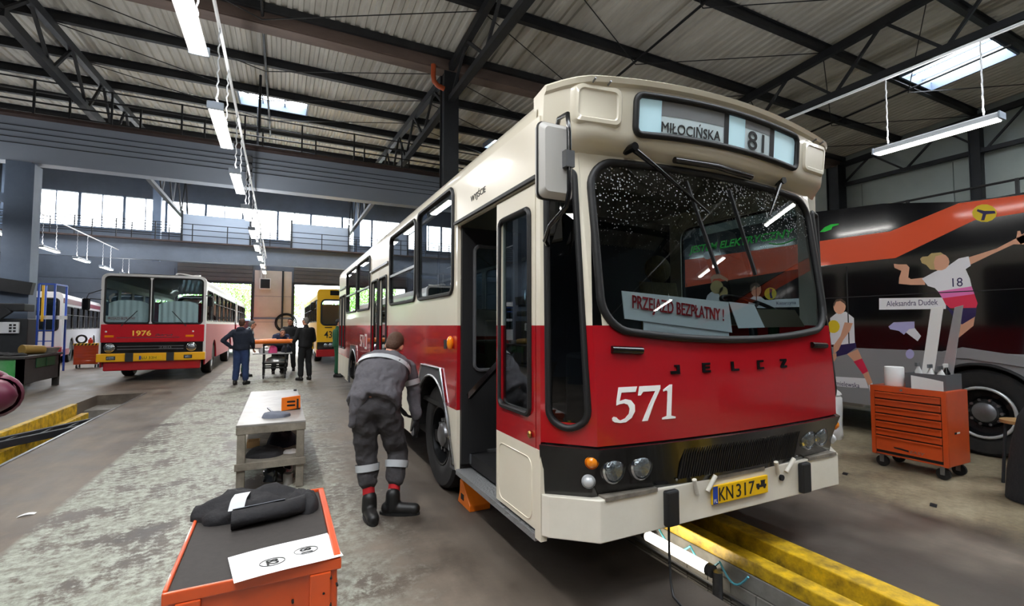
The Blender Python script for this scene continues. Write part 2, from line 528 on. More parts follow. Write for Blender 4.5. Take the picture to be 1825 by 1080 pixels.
# trolley bridge across the left pit
br = thing('pit_jack', 'black steel jack beam lying across the left repair pit', 'jack beam', (-3.2, 9.6, -0.1))
q = MB(); q.bar((-3.6, 9.05, -0.06), (-2.8, 10.55, -0.06), 0.07, 0.10); q.build('beam', MATS['steel_dark'], br, bevel=0.006)
q = MB(); q.bar((-3.6, 8.6, -0.06), (-2.8, 9.85, -0.06), 0.07, 0.10); q.build('beam', MATS['steel_dark'], br, bevel=0.006)
for t in (0.25, 0.55, 0.8):
    q = MB(); q.bar((-3.6 + .8 * t, 8.6 + 1.25 * t, -0.04), (-3.6 + .8 * t, 9.05 + 1.5 * t, -0.04), 0.03, 0.03); q.build('cross_tie', MATS['steel_dark'], br)
oc = thing('orange_can', 'orange can standing in the left repair pit', 'can', (-2.95, 9.1, -0.42))
q = MB(); q.lathe([(0.0, 0), (0.09, 0), (0.095, 0.02), (0.095, 0.24), (0.07, 0.28), (0.03, 0.29), (0.03, 0.33), (0, 0.33)], (-2.95, 9.1, -0.42), n=16); q.build('can_body', MATS['orange_bright'], oc, smooth=40)
q = MB(); q.box((-3.1, 8.8, -0.5), (-2.76, 9.4, -0.42)); q.build('shelf', MATS['steel_dark'], pl)

# ---- walls
def wall_panels(name, horiz, mt, label):
    pass
w = MB()
# far wall with two open gates and a long clerestory window
G1 = (-5.9, -1.73, 4.35); G2 = (0.77, 4.9, 4.42)
WZ0, WZ1 = 7.45, 9.45
w.plate([(X0, 0), (X1, 0), (X1, 12.0), (X0, 12.0)],
        [[(G1[0], 0.01), (G1[1], 0.01), (G1[1], G1[2]), (G1[0], G1[2])], [(G2[0], 0.01), (G2[1], 0.01), (G2[1], G2[2]), (G2[0], G2[2])],
         [(-13.2, WZ0), (9.4, WZ0), (9.4, WZ1), (-13.2, WZ1)]],
        lambda u, v, q: (u, q, v), Y1, Y1 + 0.3)
wb = struct(w.build('wall_back', MATS['wall_dark']))
tag(wb, 'dark far end wall with two open gates and a clerestory', 'wall')
# horizontal cladding panels of the far wall (each sheet its own piece)
def cladding(x0, x1, z0, z1, n, mt, parent, y=Y1):
    h = (z1 - z0) / n
    for i in range(n):
        q = MB(); q.box((x0, y - 0.05, z0 + i * h + 0.012), (x1, y, z0 + (i + 1) * h - 0.012)); q.build('panel', MATS[mt], parent)
cladding(-13.2, G1[0] - 0.15, 0.05, 5.2, 6, 'wall_dark', wb)
cladding(G1[1] + 0.12, G2[0] - 0.12, 0.05, 5.3, 3, 'wall_beige', wb)
cladding(G2[1] + 0.12, 12, 0.05, 5.2, 6, 'wall_dark', wb)
# gates: rolled shutter and frame over each opening
for i, g in enumerate((G1, G2)):
    d = thing('door_%d' % (i + 1), 'open roller gate in the far wall, ' + ('beside the older red bus' if i == 0 else 'behind the yellow bus'), 'gate', (g[0], Y1, 0), kind='structure')
    q = MB()
    for xx in (g[0], g[1]): q.box((xx - 0.07, Y1 - 0.12, 0), (xx + 0.07, Y1 + 0.1, g[2]))
    q.box((g[0] - 0.07, Y1 - 0.12, g[2] - .02), (g[1] + 0.07, Y1 + 0.1, g[2] + 0.12)); q.build('gate_frame', MATS['steel_dark'], d)
    for k in range(4):
        q = MB(); q.box((g[0], Y1 - 0.14, g[2] + 0.14 + k * 0.27), (g[1], Y1 - 0.06, g[2] + 0.39 + k * 0.27)); q.build('slat', MATS['shutter'], d, bevel=0.01)
# posts of the wall and clerestory mullions
win = thing('window_1', 'long bright clerestory window high in the far wall', 'window', (-2, Y1, WZ0), kind='structure')
q = MB(); q.box((-13.2, Y1 + 0.12, WZ0), (9.4, Y1 + 0.14, WZ1)); q.build('pane', glass('pane_glass', '#ffffff'), win)
xx = -12.9; k = 0
while xx < 9.3:
    q = MB(); wd = 0.13 if k % 2 == 0 else 0.045
    q.box((xx - wd / 2, Y1 - 0.02, WZ0), (xx + wd / 2, Y1 + 0.1, WZ1)); q.build('mullion', MATS['steel_blue'], win)
    xx += 1.05; k += 1
q = MB(); q.box((-13.2, Y1 - 0.15, WZ0 - 0.08), (9.4, Y1 + 0.1, WZ0)); q.build('window_sill', MATS['steel_blue'], win)
# wall fittings between the gates
q = thing('wall_fan_heater', 'small dark square heater high on the beige wall between the gates', 'heater', (-0.98, Y1 - .3, 4.2))
b = MB(); b.box((-1.32, Y1 - 0.3, 4.0), (-0.62, Y1 - 0.05, 4.75)); b.build('casing', MATS['white_paint'], q, bevel=0.02)
b = MB(); b.box((-1.25, Y1 - 0.32, 4.07), (-0.69, Y1 - 0.29, 4.68)); b.build('grille', MATS['black_matt'], q)
for xx in (-1.22, -0.98):
    b = MB(); b.cyl((xx, Y1 - 0.2, 4.75), (xx, Y1 - 0.2, 6.2), 0.04, n=8); b.build('pipe', MATS['white_paint'], q)
q = MB(); q.box((0.04, Y1 - 0.16, 0), (0.16, Y1 - 0.05, 5.3)); struct(q.build('trim_1', MATS['steel_dark']))
q = MB(); q.box((G1[1], Y1 - 0.12, 2.0), (G2[0], Y1 - 0.05, 2.12)); struct(q.build('trim_2', MATS['steel_blue']))
# coiled hose hanging between the gates
hz = MB(); pts = []
for i in range(120):
    a = i / 120 * 2 * PI * 5
    rr = 0.62 + 0.06 * math.sin(a * 0.37)
    pts.append((0.35 + rr * math.cos(a), Y1 - 0.09 - 0.0012 * i, 1.75 + rr * 0.95 * math.sin(a)))
hz.tube(pts, 0.03, 6)
tag(hz.build('air_hose', MATS['rubber'], smooth=60), 'black hose coiled in loops on the beige wall', 'hose')

# other walls
w = MB(); w.box((X1, Y0, 0), (X1 + 0.3, Y1, 12)); wr = struct(w.build('wall_right', MATS['wall_pale'])); tag(wr, 'pale panelled side wall beyond the electric bus', 'wall')
yy = Y0
while yy < 24:
    for z0, z1 in ((0.1, 2.6), (2.62, 5.3), (5.32, 8.0)):
        q = MB(); q.box((X1 - 0.06, yy + 0.015, z0), (X1, yy + 3.235, z1)); q.build('panel', MATS['wall_pale'], wr, bevel=0.01)
    yy += 3.25
w = MB(); w.box((X0 - 0.3, Y0, 0), (X0, Y1, 12)); wl = struct(w.build('wall_left', MATS['wall_dark'])); tag(wl, 'dark side wall behind the white bus', 'wall')
w = MB()
gs = []
w.plate([(X0, 0), (X1, 0), (X1, 12), (X0, 12)], [], lambda u, v, q: (u, q, v), Y0 - 0.3, Y0)
wf = struct(w.build('wall_front', MATS['wall_dark'])); tag(wf, 'dark gate wall behind the viewer', 'wall')

# ---- roof
VY, VZ, SL = 13.0, 9.3, 0.07
def roof_z(y):
    if y < 0.0: return VZ + SL * 13 - SL * (0.0 - y)
    return VZ + SL * abs(y - VY)
SKY = [(18.0, 20.0, 5.75, 7.9), (-1.5, 0.75, 18.35, 19.8), (18.0, 20.0, -4.3, -2.2), (8.25, 10.25, 18.35, 19.8), (-11.25, -9, 18.35, 19.8), (-1.5, .75, -4.3, -2.2), (8.25, 10.25, -4.3, -2.2), (-11.25, -9, -4.3, -2.2)]
SKY += [(x, x + 7.5, -2.2, 0.0) for x in (-15, -5.25, 4.5, 14.25)] + [(x, x + 7.5, 28.0, 31.0) for x in (-15, -5.25, 4.5)]  # unseen ridge and far strips, added to brighten the hall
def deck(y0, y1, x0, x1):
    n = int(round((x1 - x0) / 0.25)); xs = []
    for i in range(n):
        a = x0 + i * (x1 - x0) / n; p = (x1 - x0) / n
        xs += [(a, 0), (a + p * 0.38, 0), (a + p * 0.5, 0.055), (a + p * 0.88, 0.055)]
    xs.append((x1, 0))
    m = MB(); ny = max(1, int((y1 - y0) / 2.5))
    vs = []
    for j in range(ny + 1):
        y = y0 + (y1 - y0) * j / ny
        for x, dz in xs: vs.append((x, y, roof_z(y) + 0.14 + dz))
    w_ = len(xs)
    m.add(vs, [(j * w_ + i, j * w_ + i + 1, (j + 1) * w_ + i + 1, (j + 1) * w_ + i) for j in range(ny) for i in range(w_ - 1)])
    return m
ceil = thing('ceiling', 'corrugated metal roof deck over the workshop', 'ceiling', (0, 0, 9), kind='structure')
ybands = [Y0, -4.3, -2.2, 0.0, 5.75, 7.9, 13.0, 18.35, 19.8, 28.0, 31.0, Y1]
for j in range(len(ybands) - 1):
    a, b_ = ybands[j], ybands[j + 1]
    cuts = sorted([(s[0], s[1]) for s in SKY if s[2] <= a + 1e-3 and s[3] >= b_ - 1e-3])
    x = X0
    for c0, c1 in cuts + [(23.75, 23.75)]:
        if c0 - x > 0.3: deck(a, b_, x, c0).build('roof_sheet', MATS['deck'], ceil)
        x = c1
for i, s in enumerate(SKY):
    k = thing('window_%d' % (i + 2), 'bright roof light set in the corrugated ceiling', 'skylight', (s[0], s[2], roof_z(s[2])), kind='structure')
    q = MB()
    for xx in (s[0], s[1]): q.bar((xx, s[2], roof_z(s[2]) + 0.15), (xx, s[3], roof_z(s[3]) + 0.15), 0.06, 0.3)
    for yy in (s[2], s[3]): q.bar((s[0], yy, roof_z(yy) + 0.15), (s[1], yy, roof_z(yy) + 0.15), 0.06, 0.3)
    q.build('frame', MATS['steel_blue'], k)
    for t in (0.33, 0.66):
        q = MB(); xx = s[0] + (s[1] - s[0]) * t; q.bar((xx, s[2], roof_z(s[2]) + 0.2), (xx, s[3], roof_z(s[3]) + 0.2), 0.04, 0.05); q.build('glazing_bar', MATS['steel_blue'], k)
    q = MB(); q.add([(s[0], s[2], roof_z(s[2]) + 0.3), (s[1], s[2], roof_z(s[2]) + 0.3), (s[1], s[3], roof_z(s[3]) + 0.3), (s[0], s[3], roof_z(s[3]) + 0.3)], [(0, 1, 2, 3)]); q.build('pane', MATS['pane_glass'], k)
# purlins (I beams along x), one object each
def ibeam(x0, x1, y, z, h=0.26, w=0.14, t=0.018):
    m = MB(); m.box((x0, y - w / 2, z), (x1, y + w / 2, z + t)); m.box((x0, y - w / 2, z + h - t), (x1, y + w / 2, z + h)); m.box((x0, y - t / 2, z + t), (x1, y + t / 2, z + h - t))
    return m
for y in (-12, -9.6, -7.2, -4.8, -2.1, 0.3, 2.7, 5.5, 8.0, 10.45, 15.65, 18.1, 20.25, 22.6, 25.0, 27.4, 29.8, 32.2, 34.6):
    p = struct(ibeam(X0, X1, y, roof_z(y) - 0.13).build('purlin', MATS['steel_dark']))
    tag(p, 'dark steel roof purlin under the corrugated deck', 'beam', 'roof purlins')
# valley gutter
g = thing('valley_gutter', 'rusty brown valley gutter beam across the roof', 'gutter', (0, VY, VZ), kind='structure')
q = MB(); q.box((X0, VY - 0.2, VZ - 0.34), (X1, VY + 0.2, VZ - 0.30)); q.box((X0, VY - 0.22, VZ - 0.30), (X1, VY - 0.18, VZ + 0.16)); q.box((X0, VY + 0.18, VZ - 0.30), (X1, VY + 0.22, VZ + 0.16)); q.build('trough', MATS['gutter'], g)
q = MB(); q.box((X0, VY - 0.34, VZ - 0.03), (X1, VY - 0.23, VZ + 0.16)); q.box((X0, VY + 0.23, VZ - 0.03), (X1, VY + 0.34, VZ + 0.16)); q.build('side_beam', MATS['steel_dark'], g)
# trusses along y
def truss(x, ya, yb, name, label):
    r = thing(name, label, 'truss', (x, ya, roof_z(ya) - 1), kind='structure')
    n = max(4, int(round((yb - ya) / 2.4)))
    def top(y): return roof_z(y) - 0.26
    zb = min(top(ya), top(yb)) - 0.95
    q = MB(); q.bar((x, ya, top(ya)), (x, yb, top(yb)), 0.16, 0.22); q.build('top_chord', MATS['steel_dark'], r)
    q = MB(); q.bar((x, ya, zb), (x, yb, zb), 0.18, 0.16); q.build('bottom_chord', MATS['steel_dark'], r)
    for i in range(n):
        y0 = ya + (yb - ya) * i / n; y1 = ya + (yb - ya) * (i + 1) / n; ym = (y0 + y1) / 2
        for p0, p1 in (((x, y0, zb), (x, ym, top(ym))), ((x, ym, top(ym)), (x, y1, zb))):
            q = MB(); q.bar(p0, p1, 0.07, 0.07); q.build('diagonal', MATS['steel_dark'], r)
    return r
for x in (-15.1, -5.4, 4.3, 14.0):
    truss(x, 0.2, 12.75, 'roof_truss', 'dark lattice roof truss on the near side of the gutter')
    truss(x, 13.25, 35.8, 'roof_truss', 'dark lattice roof truss between the gutter and the far wall')
    truss(x, -13.8, -0.2, 'roof_truss', 'dark lattice roof truss over the gate wall bay')
truss(23.45, 0.2, 12.75, 'roof_truss', 'dark lattice truss along the pale side wall')
# second, inclined rafter that runs beside the truss
for x in (-6.2, 4.95):
    q = MB(); q.bar((x, 9.0, VZ - 0.25), (x, 22.5, VZ - 0.1), 0.2, 0.2); tag(struct(q.build('rafter_brace', MATS['steel_dark'])), 'dark steel brace rafter beside the roof truss', 'beam', 'brace rafters')
# sway rods and hangers
def rod(p0, p1, r=0.014, name='brace_rod', m='steel_dark', label='thin dark bracing rod under the roof'):
    q = MB(); q.cyl(p0, p1, r, n=6); tag(struct(q.build(name, MATS[m])), label, 'rod', 'roof bracing rods')
for xa, xb in ((-5.4, 4.3), (4.3, 14.0), (14.0, 23.4)):
    xm = (xa + xb) / 2
    for ya, yb in ((13.4, 15.65), (15.65, 18.1), (18.1, 20.25), (8.0, 10.45), (10.45, 12.7), (5.5, 8.0)):
        rod((xa, ya, roof_z(ya) - 0.16), (xm, yb, roof_z(yb) - 0.3)); rod((xb, ya, roof_z(ya) - 0.16), (xm, yb, roof_z(yb) - 0.3))
    q = MB()
    q.cyl((xm, 5.5, roof_z(5.5) - 0.2), (xm, 12.7, roof_z(12.7) - 0.2), 0.035, n=8); tag(struct(q.build('sag_bar', MATS['steel_dark'])), 'dark sag bar linking the roof purlins', 'bar', 'roof sag bars')
    q = MB()
    q.cyl((xm, 13.3, roof_z(13.3) - 0.2), (xm, 22.6, roof_z(22.6) - 0.2), 0.035, n=8); tag(struct(q.build('sag_bar', MATS['steel_dark'])), 'dark sag bar linking the roof purlins', 'bar', 'roof sag bars')

# ---- columns
def column(x, y, z1, w, m, label, name='column', flange=True):
    r = thing(name, label, 'column', (x, y, 0), kind='structure')
    q = MB(); q.box((x - w / 2, y - w / 2, 0), (x + w / 2, y + w / 2, z1)); q.build('shaft', MATS[m], r, bevel=0.01)
    q = MB(); q.box((x - w * .75, y - w * .75, 0), (x + w * .75, y + w * .75, 0.04)); q.build('base_plate', MATS['steel_dark'], r)
    if flange:
        for s in (-1, 1):
            q = MB(); q.box((x - w * .62, y + s * w * .5 - 0.015, 0), (x + w * .62, y + s * w * .5 + 0.015, z1)); q.build('flange', MATS[m], r)
    return r
column(4.33, 13.0, 9.0, 0.36, 'steel_dark', 'dark steel column under the valley gutter behind the bus')
column(14.0, 13.0, 9.0, 0.36, 'steel_dark', 'dark steel column under the valley gutter, hidden by the bus')
column(23.3, 12.9, 9.0, 0.5, 'steel_dark', 'dark steel column against the pale side wall')
column(23.5, 8.0, 9.0, 0.3, 'steel_dark', 'slim dark wall post beyond the electric bus')
cl = column(-6.78, 18.3, 6.25, 0.45, 'steel_blue', 'blue grey steel column standing behind the green workbench')
q = MB(); q.box((-6.50, 18.0, 0), (-6.42, 18.5, 6.2)); q.build('cable_tray', MATS['steel_blue'], cl)
q = MB(); q.bar((-9.5, 18.2, 6.1), (-6.9, 18.2, 5.1), 0.2, 0.25); q.build('bracket', MATS['steel_blue'], cl)
q = MB(); q.bar((-9.5, 17.9, 3.1), (-6.3, 17.9, 2.6), 0.2, 0.35); q.build('bracket', MATS['steel_dark'], cl)
# orange drain elbow at the gutter
q = MB(); q.tube([(3.75, 12.7, 8.97), (3.75, 12.7, 8.65), (3.78, 12.72, 8.5), (3.9, 12.75, 8.42), (4.09, 12.77, 8.38)], 0.07, 10)
tag(q.build('drain_pipe', mat('drain_orange', '#b8532c', 0.5), smooth=50), 'orange plastic drain elbow at the gutter column', 'pipe')

# ---- crane girders with walkway rails
def girder(y, z0, z1, x0, x1, name, label, rail=True, lines=4, fl=0.5, m='girder'):
    r = thing(name, label, 'girder', (x0, y, z0), kind='structure')
    q = MB(); q.box((x0, y - 0.22, z0), (x1, y + 0.22, z1 - 0.08)); q.build('web', MATS[m], r)
    h = z1 - z0
    for i in range(lines):
        q = MB(); zz = z0 + h * (0.38 + 0.5 * i / max(1, lines)); q.box((x0, y - 0.235, zz), (x1, y - 0.22, zz + 0.018)); q.build('rib', MATS['steel_dark'], r)
    q = MB(); q.box((x0, y - fl, z1 - 0.08), (x1, y + fl, z1)); q.build('top_flange', MATS['rust'], r)
    if rail:
        for zz in (0.35, 0.68, 1.0):
            for s in (-1, 1):
                q = MB(); q.cyl((x0, y + s * fl * .9, z1 + zz), (x1, y + s * fl * .9, z1 + zz), 0.022, n=6); q.build('rail', MATS['steel_dark'], r)
        xx = x0 + 0.3
        while xx < x1:
            for s in (-1, 1):
                q = MB(); q.bar((xx + 0.25 * s, y + s * fl * .9, z1), (xx + 0.25 * s, y + s * fl * .9, z1 + 1.02), 0.05, 0.05); q.build('rail_post', MATS['steel_dark'], r)
            xx += 1.75
    return r
girder(18.3, 6.25, 7.6, X0, 14.0, 'crane_girder', 'grey overhead crane girder with walkway railing, spanning the near bay')
lg = girder(33.0, 5.3, 6.45, X0, 16.0, 'lintel_girder', 'dark grey girder with railing below the clerestory window', lines=0, fl=0.45, m='wall_dark')
for a, b_ in ((-5.28, -1.77), (0.52, 4.0)):              # grey cabins standing on the far walkway, built with the girder
    q = MB(); q.box((a, 33.0, 6.45), (b_, 33.4, 8.1)); sc_ = q.build('cabin_panel', MATS['girder'], lg, bevel=0.02)
    for xx in (a, b_):
        q = MB(); q.box((xx - 0.05, 32.93, 6.45), (xx + 0.05, 33.45, 8.3)); q.build('screen_post', MATS['steel_dark'], sc_)
for x, lb in ((-6.6, 'blue grey post in front of the clerestory beyond the older red bus'), (4.6, 'blue grey post in front of the clerestory above the yellow bus'), (-13.0, 'blue grey post in front of the clerestory at its far corner')):
    q = MB(); q.box((x - 0.2, 33.5, 5.3), (x + 0.2, 33.9, 10.4)); tag(struct(q.build('column', MATS['steel_blue'])), lb, 'post')
# hook block hanging under the girder
hb = thing('hook_block', 'small dark hook block with three pulleys on the crane girder', 'hook block', (-1.05, 17.95, 6.4))
for i in range(3):
    q = MB(); q.cyl((-1.05, 17.98, 7.15 - i * 0.26), (-1.05, 17.86, 7.15 - i * 0.26), 0.11, n=14); q.build('pulley', MATS['steel'], hb, smooth=40)
q = MB(); q.box((-1.13, 17.98, 6.45), (-0.97, 18.06, 7.3)); q.build('back_plate', MATS['steel_dark'], hb)
q = MB(); q.tube([(-1.05, 17.9, 6.5), (-1.05, 17.9, 6.36), (-1.0, 17.9, 6.28), (-1.07, 17.9, 6.22), (-1.13, 17.9, 6.28)], 0.03, 8); q.build('hook', MATS['steel_dark'], hb, smooth=60)
# vertical drop posts between roof and girder
for x, y in ((-0.72, 16.5), (-0.9, 19.6)):
    q = MB(); q.cyl((x, y, roof_z(y) - 0.1), (x, y, 7.6), 0.04, n=8); tag(struct(q.build('hanger_post', MATS['steel_dark'])), 'dark hanger post between roof and girder', 'post', 'hanger posts')

# ---- hanging tube lamps
def lamp_proto():
    r = thing('hanging_lamp', 'white tube lamp hanging on chains', 'lamp')
    q = MB(); q.prism([(-0.09, 0.0), (0.09, 0.0), (0.075, 0.07), (0.03, 0.10), (-0.03, 0.10), (-0.075, 0.07)], lambda u, v, w_: (u, w_, v), -0.78, 0.78)
    q.build('housing', MATS['lamp_white'], r)
    q = MB(); q.box((-0.075, -0.76, -0.022), (0.075, 0.76, 0.0)); q.build('diffuser', MATS['tube_light'], r)
    for s in (-1, 1):
        q = MB(); q.box((-0.1, s * 0.79 - 0.015, -0.02), (0.1, s * 0.79 + 0.015, 0.09)); q.build('end_cap', mat('lamp_cap', '#b9c4d2', 0.4), r, bevel=0.01)
    return r
def lamp_chain(r, top, s):
    q = MB(); n = int(top / 0.06)
    pts = [(0.012 * math.sin(i * 2.2), s * 0.6, 0.1 + i * 0.06) for i in range(n)] + [(0, s * 0.6, top)]
    q.tube(pts, 0.011, 5); q.build('chain', MATS['lamp_white'], r)
def area(loc, sx, sy, watts, parent, col=(1, 0.98, 0.95)):
    l = bpy.data.lights.new('tube', 'AREA'); l.shape = 'RECTANGLE'; l.size = sx; l.size_y = sy; l.energy = watts; l.color = col
    o = bpy.data.objects.new('tube_or_added_glow', l); COL.objects.link(o); o.parent = parent; o.location = loc
    o.rotation_euler = (0, 0, 0)
    return o
LP = []
base = lamp_proto()
for s in (-1, 1): lamp_chain(base, 1.2, s)
area((0, 0, -0.03), 0.14, 1.5, LAMP_W, base)
area((0, 0, 0.13), 0.10, 1.5, ADDED_UPLIGHT, base).rotation_euler = (PI, 0, 0)  # added up-light over the housing, lifts the roof deck
rows = []
for i in range(9): rows.append((-0.85, 5.15 + 3.0 * i, 4.5, 'aisle'))
for i in range(3): rows.append((-0.85, 2.15 - 3.0 * i, 4.5, 'aisle'))
for i in range(7): rows.append((-8.1, 24.2 + 3.35 * (i - 3), 4.5, 'side'))
for i in range(5): rows.append((9.1, 3.6 - 3.6 * i + 3.6, 4.5, 'ebus'))
first = True
names = {'aisle': ['overhead at the top edge of the picture', 'second in the row over the aisle', 'third in the row over the aisle', 'fourth in the row over the aisle']}
cnt = {'aisle': 0, 'side': 0, 'ebus': 0}
ordn = ['nearest', 'second', 'third', 'fourth', 'fifth', 'sixth', 'seventh', 'eighth', 'ninth']
for x, y, z, g in rows:
    o = base if first else copy_tree(base)
    first = False
    o.location = (x, y, z)
    i = cnt[g]; cnt[g] += 1
    if g == 'aisle':
        o['label'] = ('white tube lamp on chains, %s of the row over the aisle' % ordn[i]) if i < 9 else 'white tube lamp of the aisle row, %s behind the viewer' % ('one place', 'two places', 'three places')[i - 9]
        o['group'] = 'tube lamps over the aisle'
    elif g == 'side':
        o['label'] = 'white tube lamp, %s of the row above the white bus' % ordn[i]; o['group'] = 'tube lamps above the white bus'
    else:
        o['label'] = ['white tube lamp above the electric bus, hidden by the main bus', 'white tube lamp hanging over the electric bus', 'white tube lamp of the electric bus row just outside the picture', 'white tube lamp of the electric bus row, second outside the picture', 'white tube lamp of the electric bus row, third outside the picture'][i]; o['group'] = 'tube lamps over the electric bus'
# supply pipes the lamps hang from
for x, y0, y1, lb in ((-0.85, Y0, 35, 'thin pale conduit above the aisle lamps'), (9.1, Y0, 10, 'thin pale conduit above the electric bus'), (-8.1, 12, 35.5, 'thin pale conduit above the lamps by the white bus')):
    q = MB(); q.cyl((x, y0, 5.737), (x, y1, 5.737), 0.025, n=6); tag(q.build('lamp_conduit', MATS['lamp_white']), lb, 'conduit')
# ---------------------------------------------------------------- the main bus (red and cream, fleet number 571)
BX0, BX1, CX, YS, YB = 1.34, 3.96, 2.65, 2.36, 12.75
XC = 1.09                                   # half width of the flat part of the nose
def bulge(x):
    t = (x - CX) / XC
    return 0.07 * max(0.0, 1 - t * t)
FP = [(0.36, 2.20), (0.64, 2.18), (0.90, 2.125), (1.10, 2.125), (1.53, 2.155), (2.57, 2.29), (2.70, 2.30)]
def fy(z):
    for (a, ya), (b, yb) in zip(FP, FP[1:]):
        if z <= b: return ya + (yb - ya) * (z - a) / (b - a)
    return FP[-1][1]
def fp(x, z, off=0.0):                      # a point on the nose, off metres proud of it
    return Vector((x, fy(z) - bulge(x) - off, z))
def ch(t, z, side=-1, off=0.0):             # a point on the slanted nose corner, t = 0 at the side wall
    xs, xc = (BX0, CX - XC) if side < 0 else (BX1, CX + XC)
    yc = fy(z)
    n = Vector((-(YS - yc), -abs(xc - xs), 0)).normalized()
    if side > 0: n.x = -n.x
    return Vector((xs + (xc - xs) * t, YS + (yc - YS) * t, z)) + n * off

bus = thing('city_bus', 'large red and cream city bus numbered 571 with its front door open', 'bus', (CX, 7.5, 0), group=None)
M = MATS
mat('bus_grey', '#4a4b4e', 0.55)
mat('rim_dark', '#1f2124', 0.35, 0.5)
mat('bus_dark_inside', '#1c1b1b', 0.7)
mat('olive', '#6d6038', 0.85, var=(30, '#4c4426', 0.8))
mat('ceiling_bus', '#9a948a', 0.7)
mat('tread', '#a7a9ab', 0.4, 0.7, bump=(70, 0.8))
mat('sign_blue', '#bfe3ee', 0.35, emit=('#bfe3ee', 0.25))
mat('roll_grey', '#77797b', 0.6)
mat('roll_white', '#c4d4d8', 0.5)
mat('mirror_grey', '#b9b7b2', 0.45)
glass('windscreen', '#bcc8cc', 1.5, drops=(1.9, 2.55))

# windscreen outline
WA, WR = 1.03, 0.17
def wz0(x):
    d = abs(x - CX); b = 1.555 - 0.075 * (1 - (d / WA) ** 2)
    if d > WA - WR: b += WR - math.sqrt(max(0, WR * WR - (d - (WA - WR)) ** 2))
    return b
def wz1(x):
    d = abs(x - CX); b = 2.545 + 0.03 * (1 - (d / WA) ** 2)
    if d > WA - WR: b -= WR - math.sqrt(max(0, WR * WR - (d - (WA - WR)) ** 2))
    return b
xs = [CX - XC, CX - WA]
xs += [CX - WA + WR * (1 - math.cos(i / 8 * PI / 2)) for i in range(1, 9)]
xs += [CX - (WA - WR) + 2 * (WA - WR) * i / 20 for i in range(1, 20)]
xs += [2 * CX - x for x in reversed(xs[:10])]
def column_surface(zlo, zhi, nz, cols):
    m = MB(); vs = []
    for x in cols:
        a, b = zlo(x), zhi(x)
        for k in range(nz + 1): vs.append(fp(x, a + (b - a) * k / nz))
    m.add(vs, [(i * (nz + 1) + k, (i + 1) * (nz + 1) + k, (i + 1) * (nz + 1) + k + 1, i * (nz + 1) + k + 1) for i in range(len(cols) - 1) for k in range(nz)])
    return m
inw = lambda x: abs(x - CX) <= WA + 1e-6
m = column_surface(lambda x: 0.91, lambda x: min(1.57, wz0(x)) if inw(x) else 1.57, 8, xs)
front = m.build('front_panel', M['red'], bus, smooth=30)
m = column_surface(lambda x: (wz1(x) if inw(x) else 1.57), lambda x: 2.66, 3, xs)
# cream posts beside the screen, above the red line
for s in (0, 1):
    cols = xs[:10] if s == 0 else xs[-10:]
    for a, b in zip(cols, cols[1:]):
        for zz0, zz1 in ((1.57, 2.56),):
            for x0, x1 in ((a, b),):
                if not inw((a + b) / 2) or True:
                    lo0, lo1 = (1.57, 1.57)
                    if inw(x0) and inw(x1):
                        if wz0(x0) > 1.57: m.add([fp(x0, 1.57), fp(x1, 1.57), fp(x1, max(1.57, wz0(x1))), fp(x0, wz0(x0))], [(0, 1, 2, 3)])
                        elif wz0(x1) > 1.57: m.add([fp(x0, 1.57), fp(x1, 1.57), fp(x1, wz0(x1))], [(0, 1, 2)])
m.build('front_upper_panel', M['cream'], bus, smooth=30)
out = [(x, wz0(x)) for x in xs[1:-1]] + [(x, wz1(x)) for x in reversed(xs[1:-1])]
q = MB(); q.tube([fp(x, z, 0.008) for x, z in out], 0.024, 8, closed=True); q.build('windscreen_gasket', M['rubber'], bus, smooth=60)
m = column_surface(wz0, wz1, 10, xs[1:-1]); m.build('windscreen', M['windscreen'], bus, smooth=40)
# slanted corners with tall quarter windows
for sd in (-1, 1):
    for nm, a, b, mt in (('corner_post', 1.57, 2.66, 'cream'), ('corner_panel', 0.91, 1.57, 'red')):
        q = MB()
        def strip(t0, t1, z0, z1, n=6):
            q.grid(lambda u, v: ch(t0 + (t1 - t0) * u, z0 + (z1 - z0) * v, sd), 1, n)
        strip(0, 0.16, a, b); strip(0.84, 1.0, a, b)
        if mt == 'cream': strip(0.16, 0.84, 2.46, b, 2)
        else: strip(0.16, 0.84, a, 1.03, 2)
        q.build(nm, M[mt], bus, smooth=30)
    o2 = rrect(0.5, 0, 0.70, 1.0, 0.30, 8)
    def cw(u, v, off): return ch(u, 1.745 + v * 1.50 if False else 1.745 + v * 1.49, sd, off)
    lp = []
    for k, (sx, sy) in enumerate(((1, 1), (-1, 1), (-1, -1), (1, -1))):
        rr = 0.10 if sy < 0 else 0.03
        for i in range(7):
            a = k * PI / 2 + i / 6 * PI / 2
            ox = 0.5 + sx * (0.35 - rr / 0.27); oz = (2.47 - rr) if sy > 0 else (1.0 + rr)
            lp.append((ox + rr / 0.27 * math.cos(a), oz + rr * math.sin(a)))
    q = MB(); q.tube([ch(t, z, sd, 0.006) for t, z in lp], 0.02, 8, closed=True); gk = q.build('corner_window', M['rubber'], bus, smooth=60)
    q = MB(); q.grid(lambda u, v: ch(0.16 + 0.68 * u, 1.0 + 1.46 * v, sd, 0.0), 2, 6); q.build('pane', M['glass_dark'], gk)

